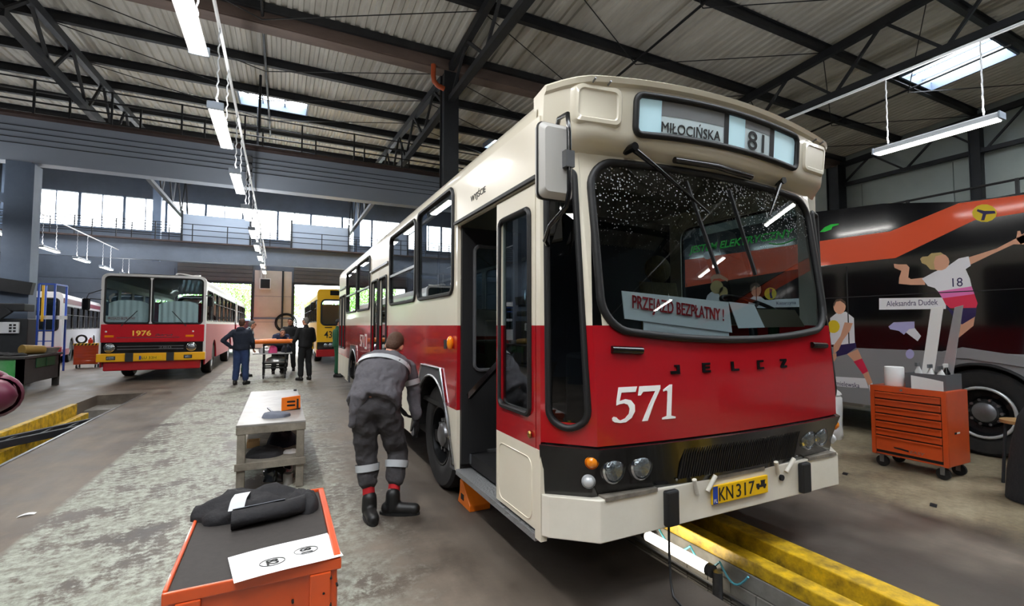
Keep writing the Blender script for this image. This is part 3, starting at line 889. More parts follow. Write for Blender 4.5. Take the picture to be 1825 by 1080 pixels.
# headlamp panel, grille, bumper
def plan(z, off=0.0):
    return [ch(0, z, -1, off), ch(0.5, z, -1, off)] + [fp(CX - XC + 2 * XC * i / 12, z, off) for i in range(13)] + [ch(0.5, z, 1, off), ch(0, z, 1, off)]
q = MB(); q.loft([plan(0.62, 0.0), plan(0.76, 0.004), plan(0.90, 0.03), plan(0.905, -0.02)], closed=False); hp = q.build('headlamp_panel', M['black_gloss'], bus, smooth=25)
q = MB()
for i in range(56):
    x = 2.14 + i * 0.0195; q.bar(fp(x, 0.66, 0.006), fp(x, 0.87, 0.016), 0.008, 0.01, (0, -1, 0))
g = q.build('grille', M['black_matt'], bus)
for x in (2.12, 3.25):
    for z in (0.66, 0.875):
        q = MB(); q.ell(fp(x, z, 0.012), (0.008, 0.005, 0.008), 8, 6); q.build('screw', M['steel'], hp)
def lamp_round(p, n, r, lens, rim, name):
    q = MB(); q.lathe([(r * 1.13, -0.02), (r * 1.13, 0.012), (r, 0.02), (r * 0.97, 0.012)], p, n, 24, False); o = q.build(name, M[rim], bus, smooth=40)
    q = MB(); q.lathe([(r * 0.99, 0.006), (r * 0.85, 0.022), (r * 0.5, 0.034), (0.0, 0.038)], p, n, 24); q.build('lens', M[lens], o, smooth=60)
    return o
for x in (1.675, 1.855, 3.36, 3.53): lamp_round(fp(x, 0.775), (0, -1, 0), 0.07, 'lens', 'chrome', 'headlight')
mat('lens_clear', '#c9cdd0', 0.15, 0.1, coat=0.6)
for sd in (-1, 1):
    n = Vector((sd * 0.55, -0.83, 0))
    lamp_round(ch(0.93, 0.825, sd), n, 0.034, 'amber', 'amber', 'indicator')
    lamp_round(ch(0.91, 0.715, sd), n, 0.034, 'lens_clear', 'lens_clear', 'position_lamp')
bl = [(BX0 - 0.005, 2.34), (BX0 + 0.02, 2.30), (1.57, 2.115), (3.73, 2.115), (BX1 - 0.02, 2.30), (BX1 + 0.005, 2.34)]
bi = [(BX0 + 0.02, 2.42), (BX0 + 0.05, 2.40), (1.60, 2.25), (3.70, 2.25), (BX1 - 0.05, 2.40), (BX1 - 0.02, 2.42)]
q = MB(); q.loft([[(x, y, 0.62) for x, y in bi], [(x, y, 0.625) for x, y in bl], [(x, y, 0.395) for x, y in bl], [(x, y, 0.395) for x, y in bi]], closed=False)
bp = q.build('bumper', mat('bumper_cream', '#e2ddd0', 0.35, coat=0.3, var=(4, '#cfc8b8', 0.5)), bus, bevel=0.006)
for x0, x1 in ((1.60, 1.97), (2.42, 2.90), (3.37, 3.70)):
    q = MB(); q.box((x0, 2.113, 0.6255), (x1, 2.18, 0.636)); q.box((x0, 2.108, 0.615), (x1, 2.113, 0.636)); q.build('bumper_tread', mat('tread_dark', '#8d867b', 0.6, 0.2, var=(12, '#4a453f', 0.8)), bp)
for x in (2.06, 3.30):
    q = MB(); q.box((x - 0.048, 2.075, 0.41), (x + 0.048, 2.116, 0.615)); q.build('bumper_guard', M['black_matt'], bp, bevel=0.012)
for a, b in (((2.24, 0.65), (2.275, 0.56)), ((2.42, 0.65), (2.36, 0.56)), ((2.99, 0.66), (3.025, 0.575)), ((3.18, 0.66), (3.11, 0.575))):
    q = MB(); q.cyl((a[0], 2.09, a[1]), (b[0], 2.10, b[1]), 0.014, n=10); q.build('peg', M['bumper_cream'], bp, smooth=40)
q = MB(); q.cyl((3.07, 2.1155, 0.54), (3.07, 2.10, 0.54), 0.02, n=14); q.build('tow_hole', M['black_matt'], bp)
# number plate
q = MB(); q.box((2.40, 2.098, 0.47), (2.915, 2.114, 0.582)); np_ = q.build('number_plate', mat('plate_yellow', '#e8b800', 0.4), bus, bevel=0.003)
q = MB(); q.box((2.403, 2.0965, 0.473), (2.445, 2.099, 0.579)); q.build('country_strip', mat('plate_blue', '#1c3f9a', 0.4), np_)
text('country_letters', 'PL', (2.41, 2.096, 0.482), (1, 0, 0), (0, 0, 1), 0.028, 0.022, M['white_paint'], np_, 0.001)
text('plate_letters', 'KN', (2.455, 2.0975, 0.485), (1, 0, 0), (0, 0, 1), 0.125, 0.082, M['ink'], np_, 0.002)
text('plate_digits', '317', (2.61, 2.0975, 0.485), (1, 0, 0), (0, 0, 1), 0.17, 0.082, M['ink'], np_, 0.002)
q = MB()
q.box((2.80, 2.096, 0.515), (2.895, 2.0975, 0.53)); q.box((2.845, 2.096, 0.53), (2.882, 2.0975, 0.553)); q.box((2.84, 2.096, 0.553), (2.888, 2.0975, 0.558)); q.box((2.80, 2.096, 0.53), (2.828, 2.0975, 0.541))
for x in (2.818, 2.878): q.cyl((x, 2.0975, 0.513), (x, 2.096, 0.513), 0.011, n=10)
q.build('oldtimer_mark', M['ink'], np_)
# fleet number 571 drawn as serif italics, badge, ventilation slots
def glyph(polys, x0, z0, w, h, name):
    q = MB()
    for pl_ in polys:
        q.prism(pl_, lambda u, v, d: fp(x0 + w * u + 0.10 * h * v, z0 + h * v, d), 0.001, 0.004)
    return q.build(name, M['white_paint'], front)
five = [[(0.22, 1.0), (0.98, 1.0), (0.92, 0.85), (0.34, 0.85), (0.28, 0.62), (0.16, 0.62)], [(0.16, 0.62), (0.30, 0.62), (0.52, 0.66), (0.74, 0.62), (0.90, 0.48), (0.92, 0.30), (0.80, 0.12), (0.58, 0.01), (0.36, 0.0), (0.36, 0.07), (0.54, 0.12), (0.68, 0.24), (0.70, 0.38), (0.62, 0.50), (0.46, 0.545), (0.28, 0.53), (0.16, 0.50)],
        [(0.36, 0.0), (0.14, 0.03), (0.04, 0.08), (0.02, 0.15), (0.08, 0.19), (0.18, 0.17), (0.26, 0.11), (0.36, 0.07)]]
seven = [[(0.10, 1.0), (0.98, 1.0), (0.98, 0.90), (0.72, 0.50), (0.50, 0.0), (0.28, 0.0), (0.52, 0.46), (0.78, 0.84), (0.26, 0.84), (0.16, 0.74), (0.06, 0.74)]]
one = [[(0.48, 0.0), (0.70, 0.0), (0.70, 1.0), (0.58, 1.0), (0.26, 0.86), (0.27, 0.81), (0.42, 0.84), (0.48, 0.80)], [(0.26, 0.0), (0.92, 0.0), (0.92, 0.05), (0.70, 0.09), (0.48, 0.09), (0.26, 0.05)]]
glyph(five, 1.645, 1.03, 0.16, 0.195, 'numeral_five'); glyph(seven, 1.80, 1.03, 0.165, 0.195, 'numeral_seven'); glyph(one, 1.945, 1.03, 0.145, 0.195, 'numeral_one')
px = 2.06
for chx, polys in (('J', [[(0, 0), (0.8, 0), (0.8, 0.9), (0.35, 0.9), (0.35, 0.72), (0.55, 0.72), (0.55, 0.3), (0, 0.3)]]), ('E', [[(0, 0), (0.75, 0), (0.75, 0.22), (0.25, 0.22), (0.25, 0.4), (0.7, 0.4), (0.7, 0.6), (0.25, 0.6), (0.25, 0.78), (0.75, 0.78), (0.75, 1), (0, 1)]]),
                   ('L', [[(0, 0), (0.8, 0), (0.8, 0.22), (0.26, 0.22), (0.26, 1), (0, 1)]]), ('C', [[(0, 0), (0.75, 0), (0.75, 0.22), (0.25, 0.22), (0.25, 0.78), (0.75, 0.78), (0.75, 1), (0, 1)]]),
                   ('Z', [[(0, 0), (0.8, 0), (0.8, 0.24), (0.4, 0.24), (0.8, 0.76), (0.8, 1), (0, 1), (0, 0.76), (0.42, 0.76), (0, 0.24)]])):
    q = MB()
    for pl_ in polys: q.prism(pl_, lambda u, v, d: fp(px + 0.085 * u, 1.285 + 0.058 * v, d), 0.001, 0.008)
    q.build('badge_letter', M['black_gloss'], front); px += 0.245
for x0, x1, z0 in ((1.645, 1.885, 1.435), (3.42, 3.66, 1.43)):
    q = MB(); q.tube([fp(x0 + 0.02, z0, 0.008), fp((x0 + x1) / 2, z0 - 0.005, 0.008), fp(x1 - 0.02, z0 - 0.01, 0.008)], 0.022, 8); q.build('air_slot', M['black_gloss'], bus, smooth=60)

# destination box over the screen
def cap_sec(x):
    d = (x - CX) / 1.29
    e = max(0.0, (abs(x - CX) - 1.06) / 0.24)
    yo = 0.14 * e * e - 0.075 * (1 - d * d)
    zt = 2.965 + 0.105 * (1 - d * d)
    return [Vector((x, 2.31 + 0.5 * yo, 2.585)), Vector((x, 2.24 + yo, 2.635)), Vector((x, 2.215 + yo, 2.665)), Vector((x, 2.205 + yo, 2.71)), Vector((x, 2.185 + yo, zt - 0.055)), Vector((x, 2.165 + yo, zt - 0.04)), Vector((x, 2.155 + yo, zt - 0.012)), Vector((x, 2.17 + yo, zt)), Vector((x, 2.45, zt - 0.02))]
cxs = [CX - 1.30 + 2.60 * i / 40 for i in range(41)]
q = MB(); q.loft([cap_sec(x) for x in cxs], closed=False)
for x in (cxs[0], cxs[-1]):
    s_ = cap_sec(x); q.add(s_ + [Vector((x, 2.45, 2.585))], [tuple(range(10))])
cap = q.build('destination_box', M['cream'], bus, smooth=28)
def capp(x, z, off=0.0):                     # point on the face of the destination box
    s_ = cap_sec(x); a, b = s_[3], s_[4]; t = (z - a.z) / (b.z - a.z)
    p = a.lerp(b, t); return Vector((x, p.y - off, z))
def on_cap(loop, off): return [capp(x, z, off) for x, z in loop]
sx0, sx1 = 1.87, 3.37
def signloop(g, n=8):
    L_ = rrect((sx0 + sx1) / 2, 2.845, sx1 - sx0 + 2 * g, 0.225 + 2 * g, 0.045 + g, n)
    return [(x, z + 0.10 * (1 - ((x - CX) / 1.29) ** 2) - 0.085) for x, z in L_]
def dense(loop, k=4):
    o = []
    for i in range(len(loop)):
        a = loop[i]; b = loop[(i + 1) % len(loop)]
        kk = k * 3 if abs(a[0] - b[0]) > 0.3 else 1
        for j in range(kk): o.append((a[0] + (b[0] - a[0]) * j / kk, a[1] + (b[1] - a[1]) * j / kk))
    return o
sb_ = lambda x: 0.10 * (1 - ((x - CX) / 1.29) ** 2) - 0.085
q = MB(); L_ = [(x, z + sb_(x)) for x, z in dense(rrect((sx0 + sx1) / 2, 2.845, sx1 - sx0, 0.235, 0.045, 6))]
q.tube(on_cap(L_, 0.012), 0.02, 8, closed=True); q.build('sign_gasket', M['rubber'], cap, smooth=60)
def cap_patch(x0, x1, z0, z1, off, name, mt, par=None, n=10):
    q = MB(); q.grid(lambda u, v: capp(x0 + (x1 - x0) * u, z0 + (z1 - z0) * v + sb_(x0 + (x1 - x0) * u), off), n, 2); return q.build(name, M[mt], par or cap, smooth=30)
sg = cap_patch(sx0 + 0.005, sx1 - 0.005, 2.728, 2.962, 0.006, 'destination_sign', 'sign_blue', bus, 16)
cap_patch(2.06, 2.60, 2.735, 2.955, 0.009, 'roller_blind', 'roll_white', sg); cap_patch(2.06, 2.60, 2.855, 2.955, 0.0105, 'blind_band', 'roll_grey', sg); cap_patch(2.585, 2.63, 2.735, 2.955, 0.0115, 'blind_edge', 'ink', sg, 1)
cap_patch(2.79, 3.06, 2.735, 2.955, 0.009, 'roller_blind', 'roll_white', sg); cap_patch(2.79, 3.06, 2.89, 2.955, 0.0105, 'blind_band', 'roll_grey', sg); cap_patch(3.05, 3.10, 2.735, 2.955, 0.0115, 'blind_edge', 'ink', sg, 1)
p_ = capp(2.06, 2.755 + sb_(2.06), 0.013); p2_ = capp(2.55, 2.755 + sb_(2.55), 0.013)
text('route_name', 'MIŁOCIŃSKA', p_, p2_ - p_, capp(2.3, 2.9) - capp(2.3, 2.75), (p2_ - p_).length, 0.085, M['ink'], sg, 0.003)
p_ = capp(2.815, 2.755 + sb_(2.82), 0.013); p2_ = capp(3.0, 2.755 + sb_(3.0), 0.013)
text('route_number', '81', p_, p2_ - p_, capp(2.9, 2.9) - capp(2.9, 2.75), 0.17, 0.125, M['ink'], sg, 0.003)
for x0, x1 in ((1.46, 1.78), (3.47, 3.79)):
    L_ = rrect((x0 + x1) / 2, 2.835, x1 - x0, 0.235, 0.05, 6); L2 = rrect((x0 + x1) / 2, 2.835, x1 - x0 - 0.03, 0.205, 0.04, 6); L3 = rrect((x0 + x1) / 2, 2.835, x1 - x0 - 0.07, 0.165, 0.03, 6)
    dz = 0.005
    q = MB(); q.loft([on_cap([(x, z + dz) for x, z in L_], 0.0), on_cap([(x, z + dz) for x, z in L2], 0.016), on_cap([(x, z + dz) for x, z in L3], 0.016), on_cap([(x, z + dz) for x, z in rrect((x0 + x1) / 2, 2.835, x1 - x0 - 0.085, 0.15, 0.025, 6)], 0.010)], cap=(False, True)); hh = q.build('service_hatch', M['cream'], bus, smooth=30)
    for dx in (-0.05, 0.05):
        q = MB(); pp = capp((x0 + x1) / 2 + dx, 2.955, 0.01); q.cyl(pp, pp + Vector((0.0, -0.03, 0.012)), 0.006, n=6); q.build('hook', M['steel'], hh)
q = MB(); q.tube([(2.21, 2.175, 2.612), (2.56, 2.155, 2.617), (2.92, 2.17, 2.602)], 0.02, 10); q.build('wash_bar', M['black_gloss'], bus, smooth=60)
# wipers
for a, b, blade in (((1.865, 2.17, 2.63), (2.42, 2.10, 2.28), ((2.33, 2.50), (2.51, 1.90))), ((3.28, 2.20, 2.63), (3.03, 2.12, 2.33), ((2.72, 2.49), (2.87, 1.91)))):
    q = MB(); q.cyl((a[0], a[1] + 0.06, a[2]), (a[0], a[1] - 0.03, a[2]), 0.026, n=12); wp = q.build('wiper_hub', M['black_gloss'], bus, smooth=40)
    q = MB(); mid_ = [(a[0] + (b[0] - a[0]) * 0.3, a[1] - 0.03, a[2] + (b[2] - a[2]) * 0.3)]
    q.tube([a, mid_[0], b], [0.02, 0.013, 0.006], 8); q.build('wiper_arm', M['black_gloss'], wp, smooth=50)
    q = MB(); q.bar(fp(blade[0][0], blade[0][1], 0.02), fp(blade[1][0], blade[1][1], 0.02), 0.012, 0.022, (0, -1, 0)); q.build('wiper_blade', M['black_matt'], wp)

# side walls
WL = [(3.88, 5.05, 1.85, 2.78), (5.15, 6.50, 1.85, 2.76), (8.12, 9.55, 1.85, 2.74), (9.66, 11.2, 1.85, 2.74)]
WRT = [(2.5, 3.8, 1.55, 2.62), (4.72, 6.1, 1.70, 2.74), (6.3, 7.7, 1.85, 2.74), (7.9, 9.3, 1.85, 2.74), (9.5, 10.9, 1.85, 2.74), (11.1, 12.4, 1.85, 2.74)]
DOORS = [(2.41, 3.78), (6.65, 8.0), (11.36, 12.62)]
AR = [(4.5, 3.82, 5.25, 4.2, 4.84), (10.0, 9.28, 10.72, 9.68, 10.34)]
def side_outline(z0, z1, notches):
    pts = [(YS, z0)]
    for nlist in notches: pts += nlist
    pts += [(YB, z0), (YB, z1), (YS, z1)]
    return pts
def door_notch(d, z0, zt): return [(d[0], z0), (d[0], zt), (d[1], zt), (d[1], z0)]
def arch_notch(a, z0, zt):
    c, b0, b1, t0, t1 = a
    f0 = b0 + (t0 - b0) * (z0 - 0.36) / (1.17 - 0.36); f1 = b1 + (t1 - b1) * (z0 - 0.36) / (1.17 - 0.36)
    if zt >= 1.17: return [(f0, z0), (t0, 1.17), (t1, 1.17), (f1, z0)]
    g0 = b0 + (t0 - b0) * (zt - 0.36) / 0.81; g1 = b1 + (t1 - b1) * (zt - 0.36) / 0.81
    return [(f0, z0), (g0, zt), (g1, zt), (f1, z0)]
for sd, bx in ((-1, BX0), (1, BX1)):
    t = 0.03 * -sd
    fn = lambda u, v, w: (w, u, v)
    doors = DOORS if sd < 0 else []
    wins = WL if sd < 0 else WRT
    holes = [rrect((a + b) / 2, (c + d) / 2, b - a, d - c, 0.09 if k else 0.11, 6) for k, (a, b, c, d) in enumerate(wins)]
    if sd > 0: holes = [[(y_, max(z_, 1.575)) for y_, z_ in h_] for h_ in holes]
    q = MB(); q.plate(side_outline(1.57, 2.80, [door_notch(d, 1.57, 2.42) for d in doors]), holes, fn, bx, bx + t)
    up_ = q.build('upper_side_panel', M['cream'], bus)
    def af(a_, z): return (a_[1] + (a_[3] - a_[1]) * (z - 0.36) / 0.81, a_[2] + (a_[4] - a_[2]) * (z - 0.36) / 0.81)
    y0_ = YS
    for d in list(doors) + [(YB, YB)]:                       # red band: one sheet between each pair of doors
        if d[0] - y0_ > 0.02:
            pts = [(y0_, 0.86)]
            for a_ in AR:
                if y0_ < a_[0] < d[0]: pts += arch_notch(a_, 0.86, 1.2)
            pts += [(d[0], 0.86), (d[0], 1.57), (y0_, 1.57)]
            q = MB(); q.plate(pts, [], fn, bx, bx + t); q.build('red_side_panel', M['red'], bus)
        y0_ = d[1]
    cuts_ = sorted([((d[0], d[1]), (d[0], d[1])) for d in doors] + [(af(a_, 0.36), af(a_, 0.86)) for a_ in AR]) + [((YB, YB), (YB, YB))]
    e0, e1 = YS, YS
    for (b0_, b1_), (t0_, t1_) in cuts_:
        if b0_ - e0 > 0.02:
            q = MB(); q.plate([(e0, 0.36), (b0_, 0.36), (t0_, 0.86), (e1, 0.86)], [], fn, bx, bx + t); q.build('skirt_panel', M['cream'], bus)
        e0, e1 = b1_, t1_
    for k, (a, b, c, d) in enumerate(wins):
        lp = rrect((a + b) / 2, (c + d) / 2, b - a, d - c, 0.09, 6)
        q = MB(); q.tube([(bx + sd * 0.004, y_, z_) for y_, z_ in lp], 0.02, 6, closed=True); wn = q.build('side_window', M['rubber'], bus, smooth=60)
        q = MB(); q.prism(lp, lambda u, v, w: (w, u, v), bx - sd * 0.008, bx - sd * 0.012); q.build('pane', M['glass_side' if sd < 0 else 'glass_clear'], wn)
        if (sd < 0 and k > 0) or (sd > 0 and k > 1):
            q = MB(); zz = c + (d - c) * 0.42; q.bar((bx + sd * 0.004, a + 0.01, zz), (bx + sd * 0.004, b - 0.01, zz), 0.02, 0.03); q.build('slider_bar', M['steel'], wn)
    # wheel arch trims
    for c, b0, b1, t0, t1 in AR:
        circ = [(c + 0.585 * math.cos(a), 0.5 + 0.585 * math.sin(a)) for a in [PI * i / 20 for i in range(21)]]
        poly = [(b0, 0.36), (t0, 1.17), (t1, 1.17), (b1, 0.36), (c + 0.585, 0.36)] + circ + [(c - 0.585, 0.36)]
        q = MB(); q.plate(poly, [], fn, bx + sd * 0.012, bx - sd * 0.02); ar = q.build('wheel_arch', M['bus_grey'], bus)
        q = MB(); q.tube([(bx + sd * 0.014, y_, z_) for y_, z_ in ((b0, 0.4), (t0, 1.17), (t1, 1.17), (b1, 0.4))], 0.012, 6); q.build('chrome_trim', M['chrome'], ar, smooth=50)
        q = MB(); q.tube([(bx + sd * 0.014, y_, z_) for y_, z_ in circ], 0.012, 6); q.build('chrome_trim', M['steel'], ar, smooth=50)
        q = MB(); q.grid(lambda u, v: (bx - sd * (0.02 + 0.45 * v), c - 0.60 * math.cos(PI * u), 0.5 + 0.60 * math.sin(PI * u)), 24, 1); q.prism([(c - 0.60 * math.cos(PI * i / 16), 0.5 + 0.60 * math.sin(PI * i / 16)) for i in range(17)], lambda u, v, w: (w, u, v), bx - sd * 0.47, bx - sd * 0.48); q.build('wheel_well', M['black_matt'], ar)
# roof
rs = [(BX0, 2.80), (BX0 + 0.005, 2.85), (BX0 + 0.04, 2.91), (BX0 + 0.12, 2.955), (BX0 + 0.35, 2.995), (BX0 + 0.8, 3.03), (CX, 3.045)]
rs = rs + [(2 * CX - x, z) for x, z in reversed(rs[:-1])]
q = MB(); q.loft([[(x, y, z) for x, z in rs] for y in (2.40, 5, 8, 11, 12.55)] + [[(CX + (x - CX) * 0.98, 12.72, 2.80 + (z - 2.80) * 0.8) for x, z in rs]], closed=False); q.build('roof', M['cream'], bus, smooth=35)
q = MB(); q.loft([[(CX + (x - CX) * 0.985, y, z - 0.05) for x, z in rs] for y in (2.45, 12.6)], closed=False); q.build('inner_ceiling', M['ceiling_bus'], bus, smooth=35)
q = MB(); q.box((BX0 + .01, YB - 0.05, 0.36), (BX1 - .01, YB, 2.86)); q.build('rear_wall', M['cream'], bus)
q = MB(); q.bar((BX0 - 0.015, 2.38, 2.44), (BX0 - 0.015, 3.82, 2.44), 0.02, 0.022); q.build('rain_gutter', M['rubber'], bus)
for a, b in DOORS[1:]:
    q = MB(); q.bar((BX0 - 0.015, a - 0.03, 2.45), (BX0 - 0.015, b + 0.03, 2.45), 0.02, 0.03); q.build('rain_gutter', M['steel'], bus)
q = MB(); q.box((BX0 - 0.01, 2.345, 0.36), (BX0 + 0.03, 2.41, 0.86)); q.build('corner_skirt', M['cream'], bus)
q = MB(); q.box((BX1 - 0.03, 2.345, 0.36), (BX1 + 0.01, 2.41, 0.86)); q.build('corner_skirt', M['cream'], bus)
# lettering on the side
text('exit_word', 'WYJŚCIE', (BX0 - 0.001, 3.47, 2.535), (0, -1, 0.02), (0, 0, 1), 0.30, 0.075, M['ink'], up_ if False else bus, 0.002)
text('fleet_number', '571', (BX0 - 0.001, 9.15, 1.18), (0, -1, 0), (0, 0, 1), 0.42, 0.22, M['white_paint'], bus, 0.002)
q = MB(); q.box((BX0 - 0.003, 8.38, 1.16), (BX0 - 0.001, 8.60, 1.42)); bd = q.build('side_badge', M['white_paint'], bus)
q = MB(); q.box((BX0 - 0.005, 8.43, 1.20), (BX0 - 0.003, 8.55, 1.38)); q.build('badge_mark', M['ink_red'], bd)
q = MB(); q.box((BX0 - 0.004, 4.05, 1.36), (BX0 - 0.001, 4.13, 1.44)); q.build('reflector', M['ink'], bus)
q = MB(); q.ell((BX0 - 0.02, 3.9, 1.42), (0.03, 0.035, 0.06), 12, 8); q.build('side_indicator', M['amber'], bus, smooth=60)

# doors
def leaf(y0, y1, par, z0=0.40, z1=2.41, x=BX0, nm='door_leaf'):
    st = 0.075; wz_0, wz_1 = 1.04, 2.28
    q = MB()
    q.box((x, y0, wz_1), (x + 0.035, y1, z1)); q.box((x, y0, 1.57), (x + 0.035, y0 + st, wz_1)); q.box((x, y1 - st, 1.57), (x + 0.035, y1, wz_1))
    o = q.build(nm, M['cream'], par)
    q = MB(); q.box((x, y0, z0), (x + 0.035, y1, 0.86)); q.build('lower_panel', M['cream'], o)
    q = MB(); q.box((x, y0, wz_0), (x + 0.035, y0 + st, 1.57)); q.box((x, y1 - st, wz_0), (x + 0.035, y1, 1.57)); q.box((x, y0, 0.86), (x + 0.035, y1, wz_0)); q.build('red_band', M['red'], o)
    lp = rrect((y0 + y1) / 2, (wz_0 + wz_1) / 2, y1 - y0 - 2 * st + 0.03, wz_1 - wz_0, 0.05, 6)
    q = MB(); q.tube([(x - 0.004, a, b) for a, b in lp], 0.017, 6, closed=True); q.build('gasket', M['rubber'], o, smooth=60)
    q = MB(); q.prism(lp, lambda u, v, w: (w, u, v), x + 0.012, x + 0.016); q.build('pane', M['glass_side'], o)
    return o
lf = leaf(2.42, 2.97, bus)
q = MB(); q.ell((BX0 - 0.012, 2.47, 0.93), (0.012, 0.018, 0.022), 10, 8); q.build('door_lock', mat('brass', '#b08a4a', 0.3, 0.9), lf)
q = MB(); L_ = rrect(2.695, 0.61, 0.46, 0.36, 0.06, 6)
q.tube([(BX0 - 0.001, a, b) for a, b in L_], 0.004, 6, closed=True); q.build('pressed_bead', M['cream'], lf)
for a, b in DOORS[1:]:
    leaf(a + 0.02, (a + b) / 2 - 0.005, bus); leaf((a + b) / 2 + 0.005, b - 0.02, bus)
# the leaf folded into the entrance
fl = MB(); fl.plate([(1.37, 0.42), (1.93, 0.42), (1.93, 2.40), (1.37, 2.40)], [rrect(1.66, 1.72, 0.36, 1.06, 0.05, 6)], lambda u, v, w: (u, w, v), 3.74, 3.775)
fo = fl.build('folded_door_leaf', M['black_matt'], bus)
q = MB(); q.tube([(a, 3.735, b) for a, b in rrect(1.66, 1.72, 0.36, 1.06, 0.05, 6)], 0.016, 6, closed=True); q.build('window_trim', M['bus_grey'], fo, smooth=60)
q = MB(); q.box((1.48, 3.755, 1.19), (1.84, 3.76, 2.25)); q.build('pane', M['glass_side'], fo)
q = MB(); q.box((1.60, 3.70, 0.46), (1.72, 3.74, 0.52)); q.box((1.44, 3.72, 0.42), (1.90, 3.74, 0.50)); q.build('hinge_bracket', M['steel'], fo)
q = MB(); q.bar((1.42, 3.70, 0.98), (1.50, 3.02, 1.42), 0.03, 0.045); q.build('door_strut', M['black_gloss'], bus)
# step, stairwell and interior
q = MB(); q.box((BX0 - 0.005, 2.42, 0.335), (2.0, 3.78, 0.375)); q.build('entrance_step', M['tread'], bus)
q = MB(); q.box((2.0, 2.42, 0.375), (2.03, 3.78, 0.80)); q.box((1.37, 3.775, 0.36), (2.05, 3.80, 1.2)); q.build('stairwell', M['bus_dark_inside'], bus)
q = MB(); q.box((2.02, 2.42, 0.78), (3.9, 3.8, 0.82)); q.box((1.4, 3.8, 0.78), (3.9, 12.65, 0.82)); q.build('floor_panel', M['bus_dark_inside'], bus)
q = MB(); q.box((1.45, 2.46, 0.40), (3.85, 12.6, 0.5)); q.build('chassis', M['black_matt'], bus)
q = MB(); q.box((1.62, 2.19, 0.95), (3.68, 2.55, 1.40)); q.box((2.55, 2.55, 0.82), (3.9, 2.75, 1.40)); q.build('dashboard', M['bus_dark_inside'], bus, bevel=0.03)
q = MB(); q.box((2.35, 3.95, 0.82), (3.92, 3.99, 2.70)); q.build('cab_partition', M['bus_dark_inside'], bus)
def seat(par, x, y, z, m='olive', s=1.0, face=-1, nm='passenger_seat'):
    q = MB(); q.box((x - 0.22 * s, y - 0.22, z + 0.38), (x + 0.22 * s, y + 0.22, z + 0.47)); o = q.build(nm, M[m], par, bevel=0.03)
    q = MB(); q.loft([[(a, y - face * (0.20 + 0.07 * t) * 1.0 + b, z + 0.45 + t * 0.62) for a, b in rrect(x, 0, 0.44 * s * (1 - 0.12 * t * t), 0.07, 0.03, 4)] for t in (0, 0.3, 0.6, 0.9, 1.0)], cap=(True, True)); q.build('seat_back', M[m], o, smooth=50)
    q = MB(); q.box((x - 0.04, y - 0.05, z), (x + 0.04, y + 0.05, z + 0.38)); q.build('pedestal', M['bus_grey'], o)
    return o
seat(bus, 3.33, 3.25, 0.92, 'olive', 1.15, nm='driver_seat')
q = MB(); q.ell((3.33, 3.52, 2.12), (0.16, 0.07, 0.14), 14, 10); q.build('head_rest', M['olive'], bus, smooth=60)
for yy in (4.45, 5.3, 6.15, 8.3, 9.1, 9.9, 10.7):
    for x in (1.62, 3.2, 3.65): seat(bus, x, yy, 0.82)
q = MB(); q.box((1.72, 4.05, 0.9), (2.12, 4.10, 1.62)); q.build('seat_screen', M['olive'], bus, bevel=0.02)
cy = Vector((3.40, 2.56, 1.72)); tl = Matrix.Rotation(R(25), 3, 'X')
q = MB(); q.tube([cy + tl @ Vector((0.23 * math.cos(a), 0.23 * math.sin(a), 0)) for a in [2 * PI * i / 28 for i in range(28)]], 0.016, 8, closed=True)
for a in (0.4, 2.74, 4.71): q.cyl(cy - Vector((0, 0, 0.03)), cy + tl @ Vector((0.22 * math.cos(a), 0.22 * math.sin(a), 0)), 0.012, n=6)
q.build('steering_wheel', M['black_matt'], bus, smooth=60)
q = MB(); q.cyl(cy, (3.36, 2.50, 1.35), 0.03, n=10); q.build('steering_column', M['black_matt'], bus)
for x, y in ((2.05, 3.85), (2.05, 6.6), (2.05, 8.1), (3.0, 6.4)):
    q = MB(); q.cyl((x, y, 0.82), (x, y, 2.92), 0.018, n=8); q.build('grab_pole', M['steel'], bus, smooth=40)
# wheels
def wheel(par, x, y, sd, r=0.5, w=0.28, rimm='rim_dark', nm='wheel', hub='steel'):
    """x = outer face"""
    d = (sd, 0, 0); o_ = (x - sd * w, y, r)
    q = MB(); q.lathe([(r * 0.56, 0.0), (r * 0.9, 0.0), (r * 0.985, 0.03), (r, 0.07), (r, w - 0.07), (r * 0.985, w - 0.03), (r * 0.93, w - 0.004), (r * 0.72, w), (r * 0.60, w - 0.012), (r * 0.56, w - 0.03)], o_, d, 40, False); o = q.build(nm, M['tyre'], par, smooth=35)
    q = MB(); q.lathe([(r * 0.575, w - 0.03), (r * 0.56, w - 0.015), (r * 0.53, w - 0.02), (r * 0.50, w - 0.11), (r * 0.36, w - 0.13), (r * 0.30, w - 0.07), (r * 0.24, w - 0.06)], o_, d, 32, False); rm = q.build('rim', M[rimm], o, smooth=35)
    q = MB(); q.lathe([(r * 0.25, w - 0.07), (r * 0.22, w - 0.03), (r * 0.14, w - 0.01), (0, w - 0.005)], o_, d, 24, False); q.build('hub', M[hub], rm, smooth=35)
    for k in range(10):
        a = 2 * PI * k / 10
        q = MB(); c_ = Vector((x - sd * 0.09, y + r * 0.29 * math.cos(a), r + r * 0.29 * math.sin(a))); q.cyl(c_, c_ + Vector((sd * 0.045, 0, 0)), 0.018, n=6); q.build('wheel_nut', M[hub], rm)
    for k in range(8):
        a = 2 * PI * (k + .5) / 8
        q = MB(); c_ = Vector((x - sd * 0.125, y + r * 0.42 * math.cos(a), r + r * 0.42 * math.sin(a))); q.cyl(c_, c_ + Vector((sd * 0.008, 0, 0)), 0.035, n=10); q.build('rim_hole', M['black_matt'], rm)
    return o
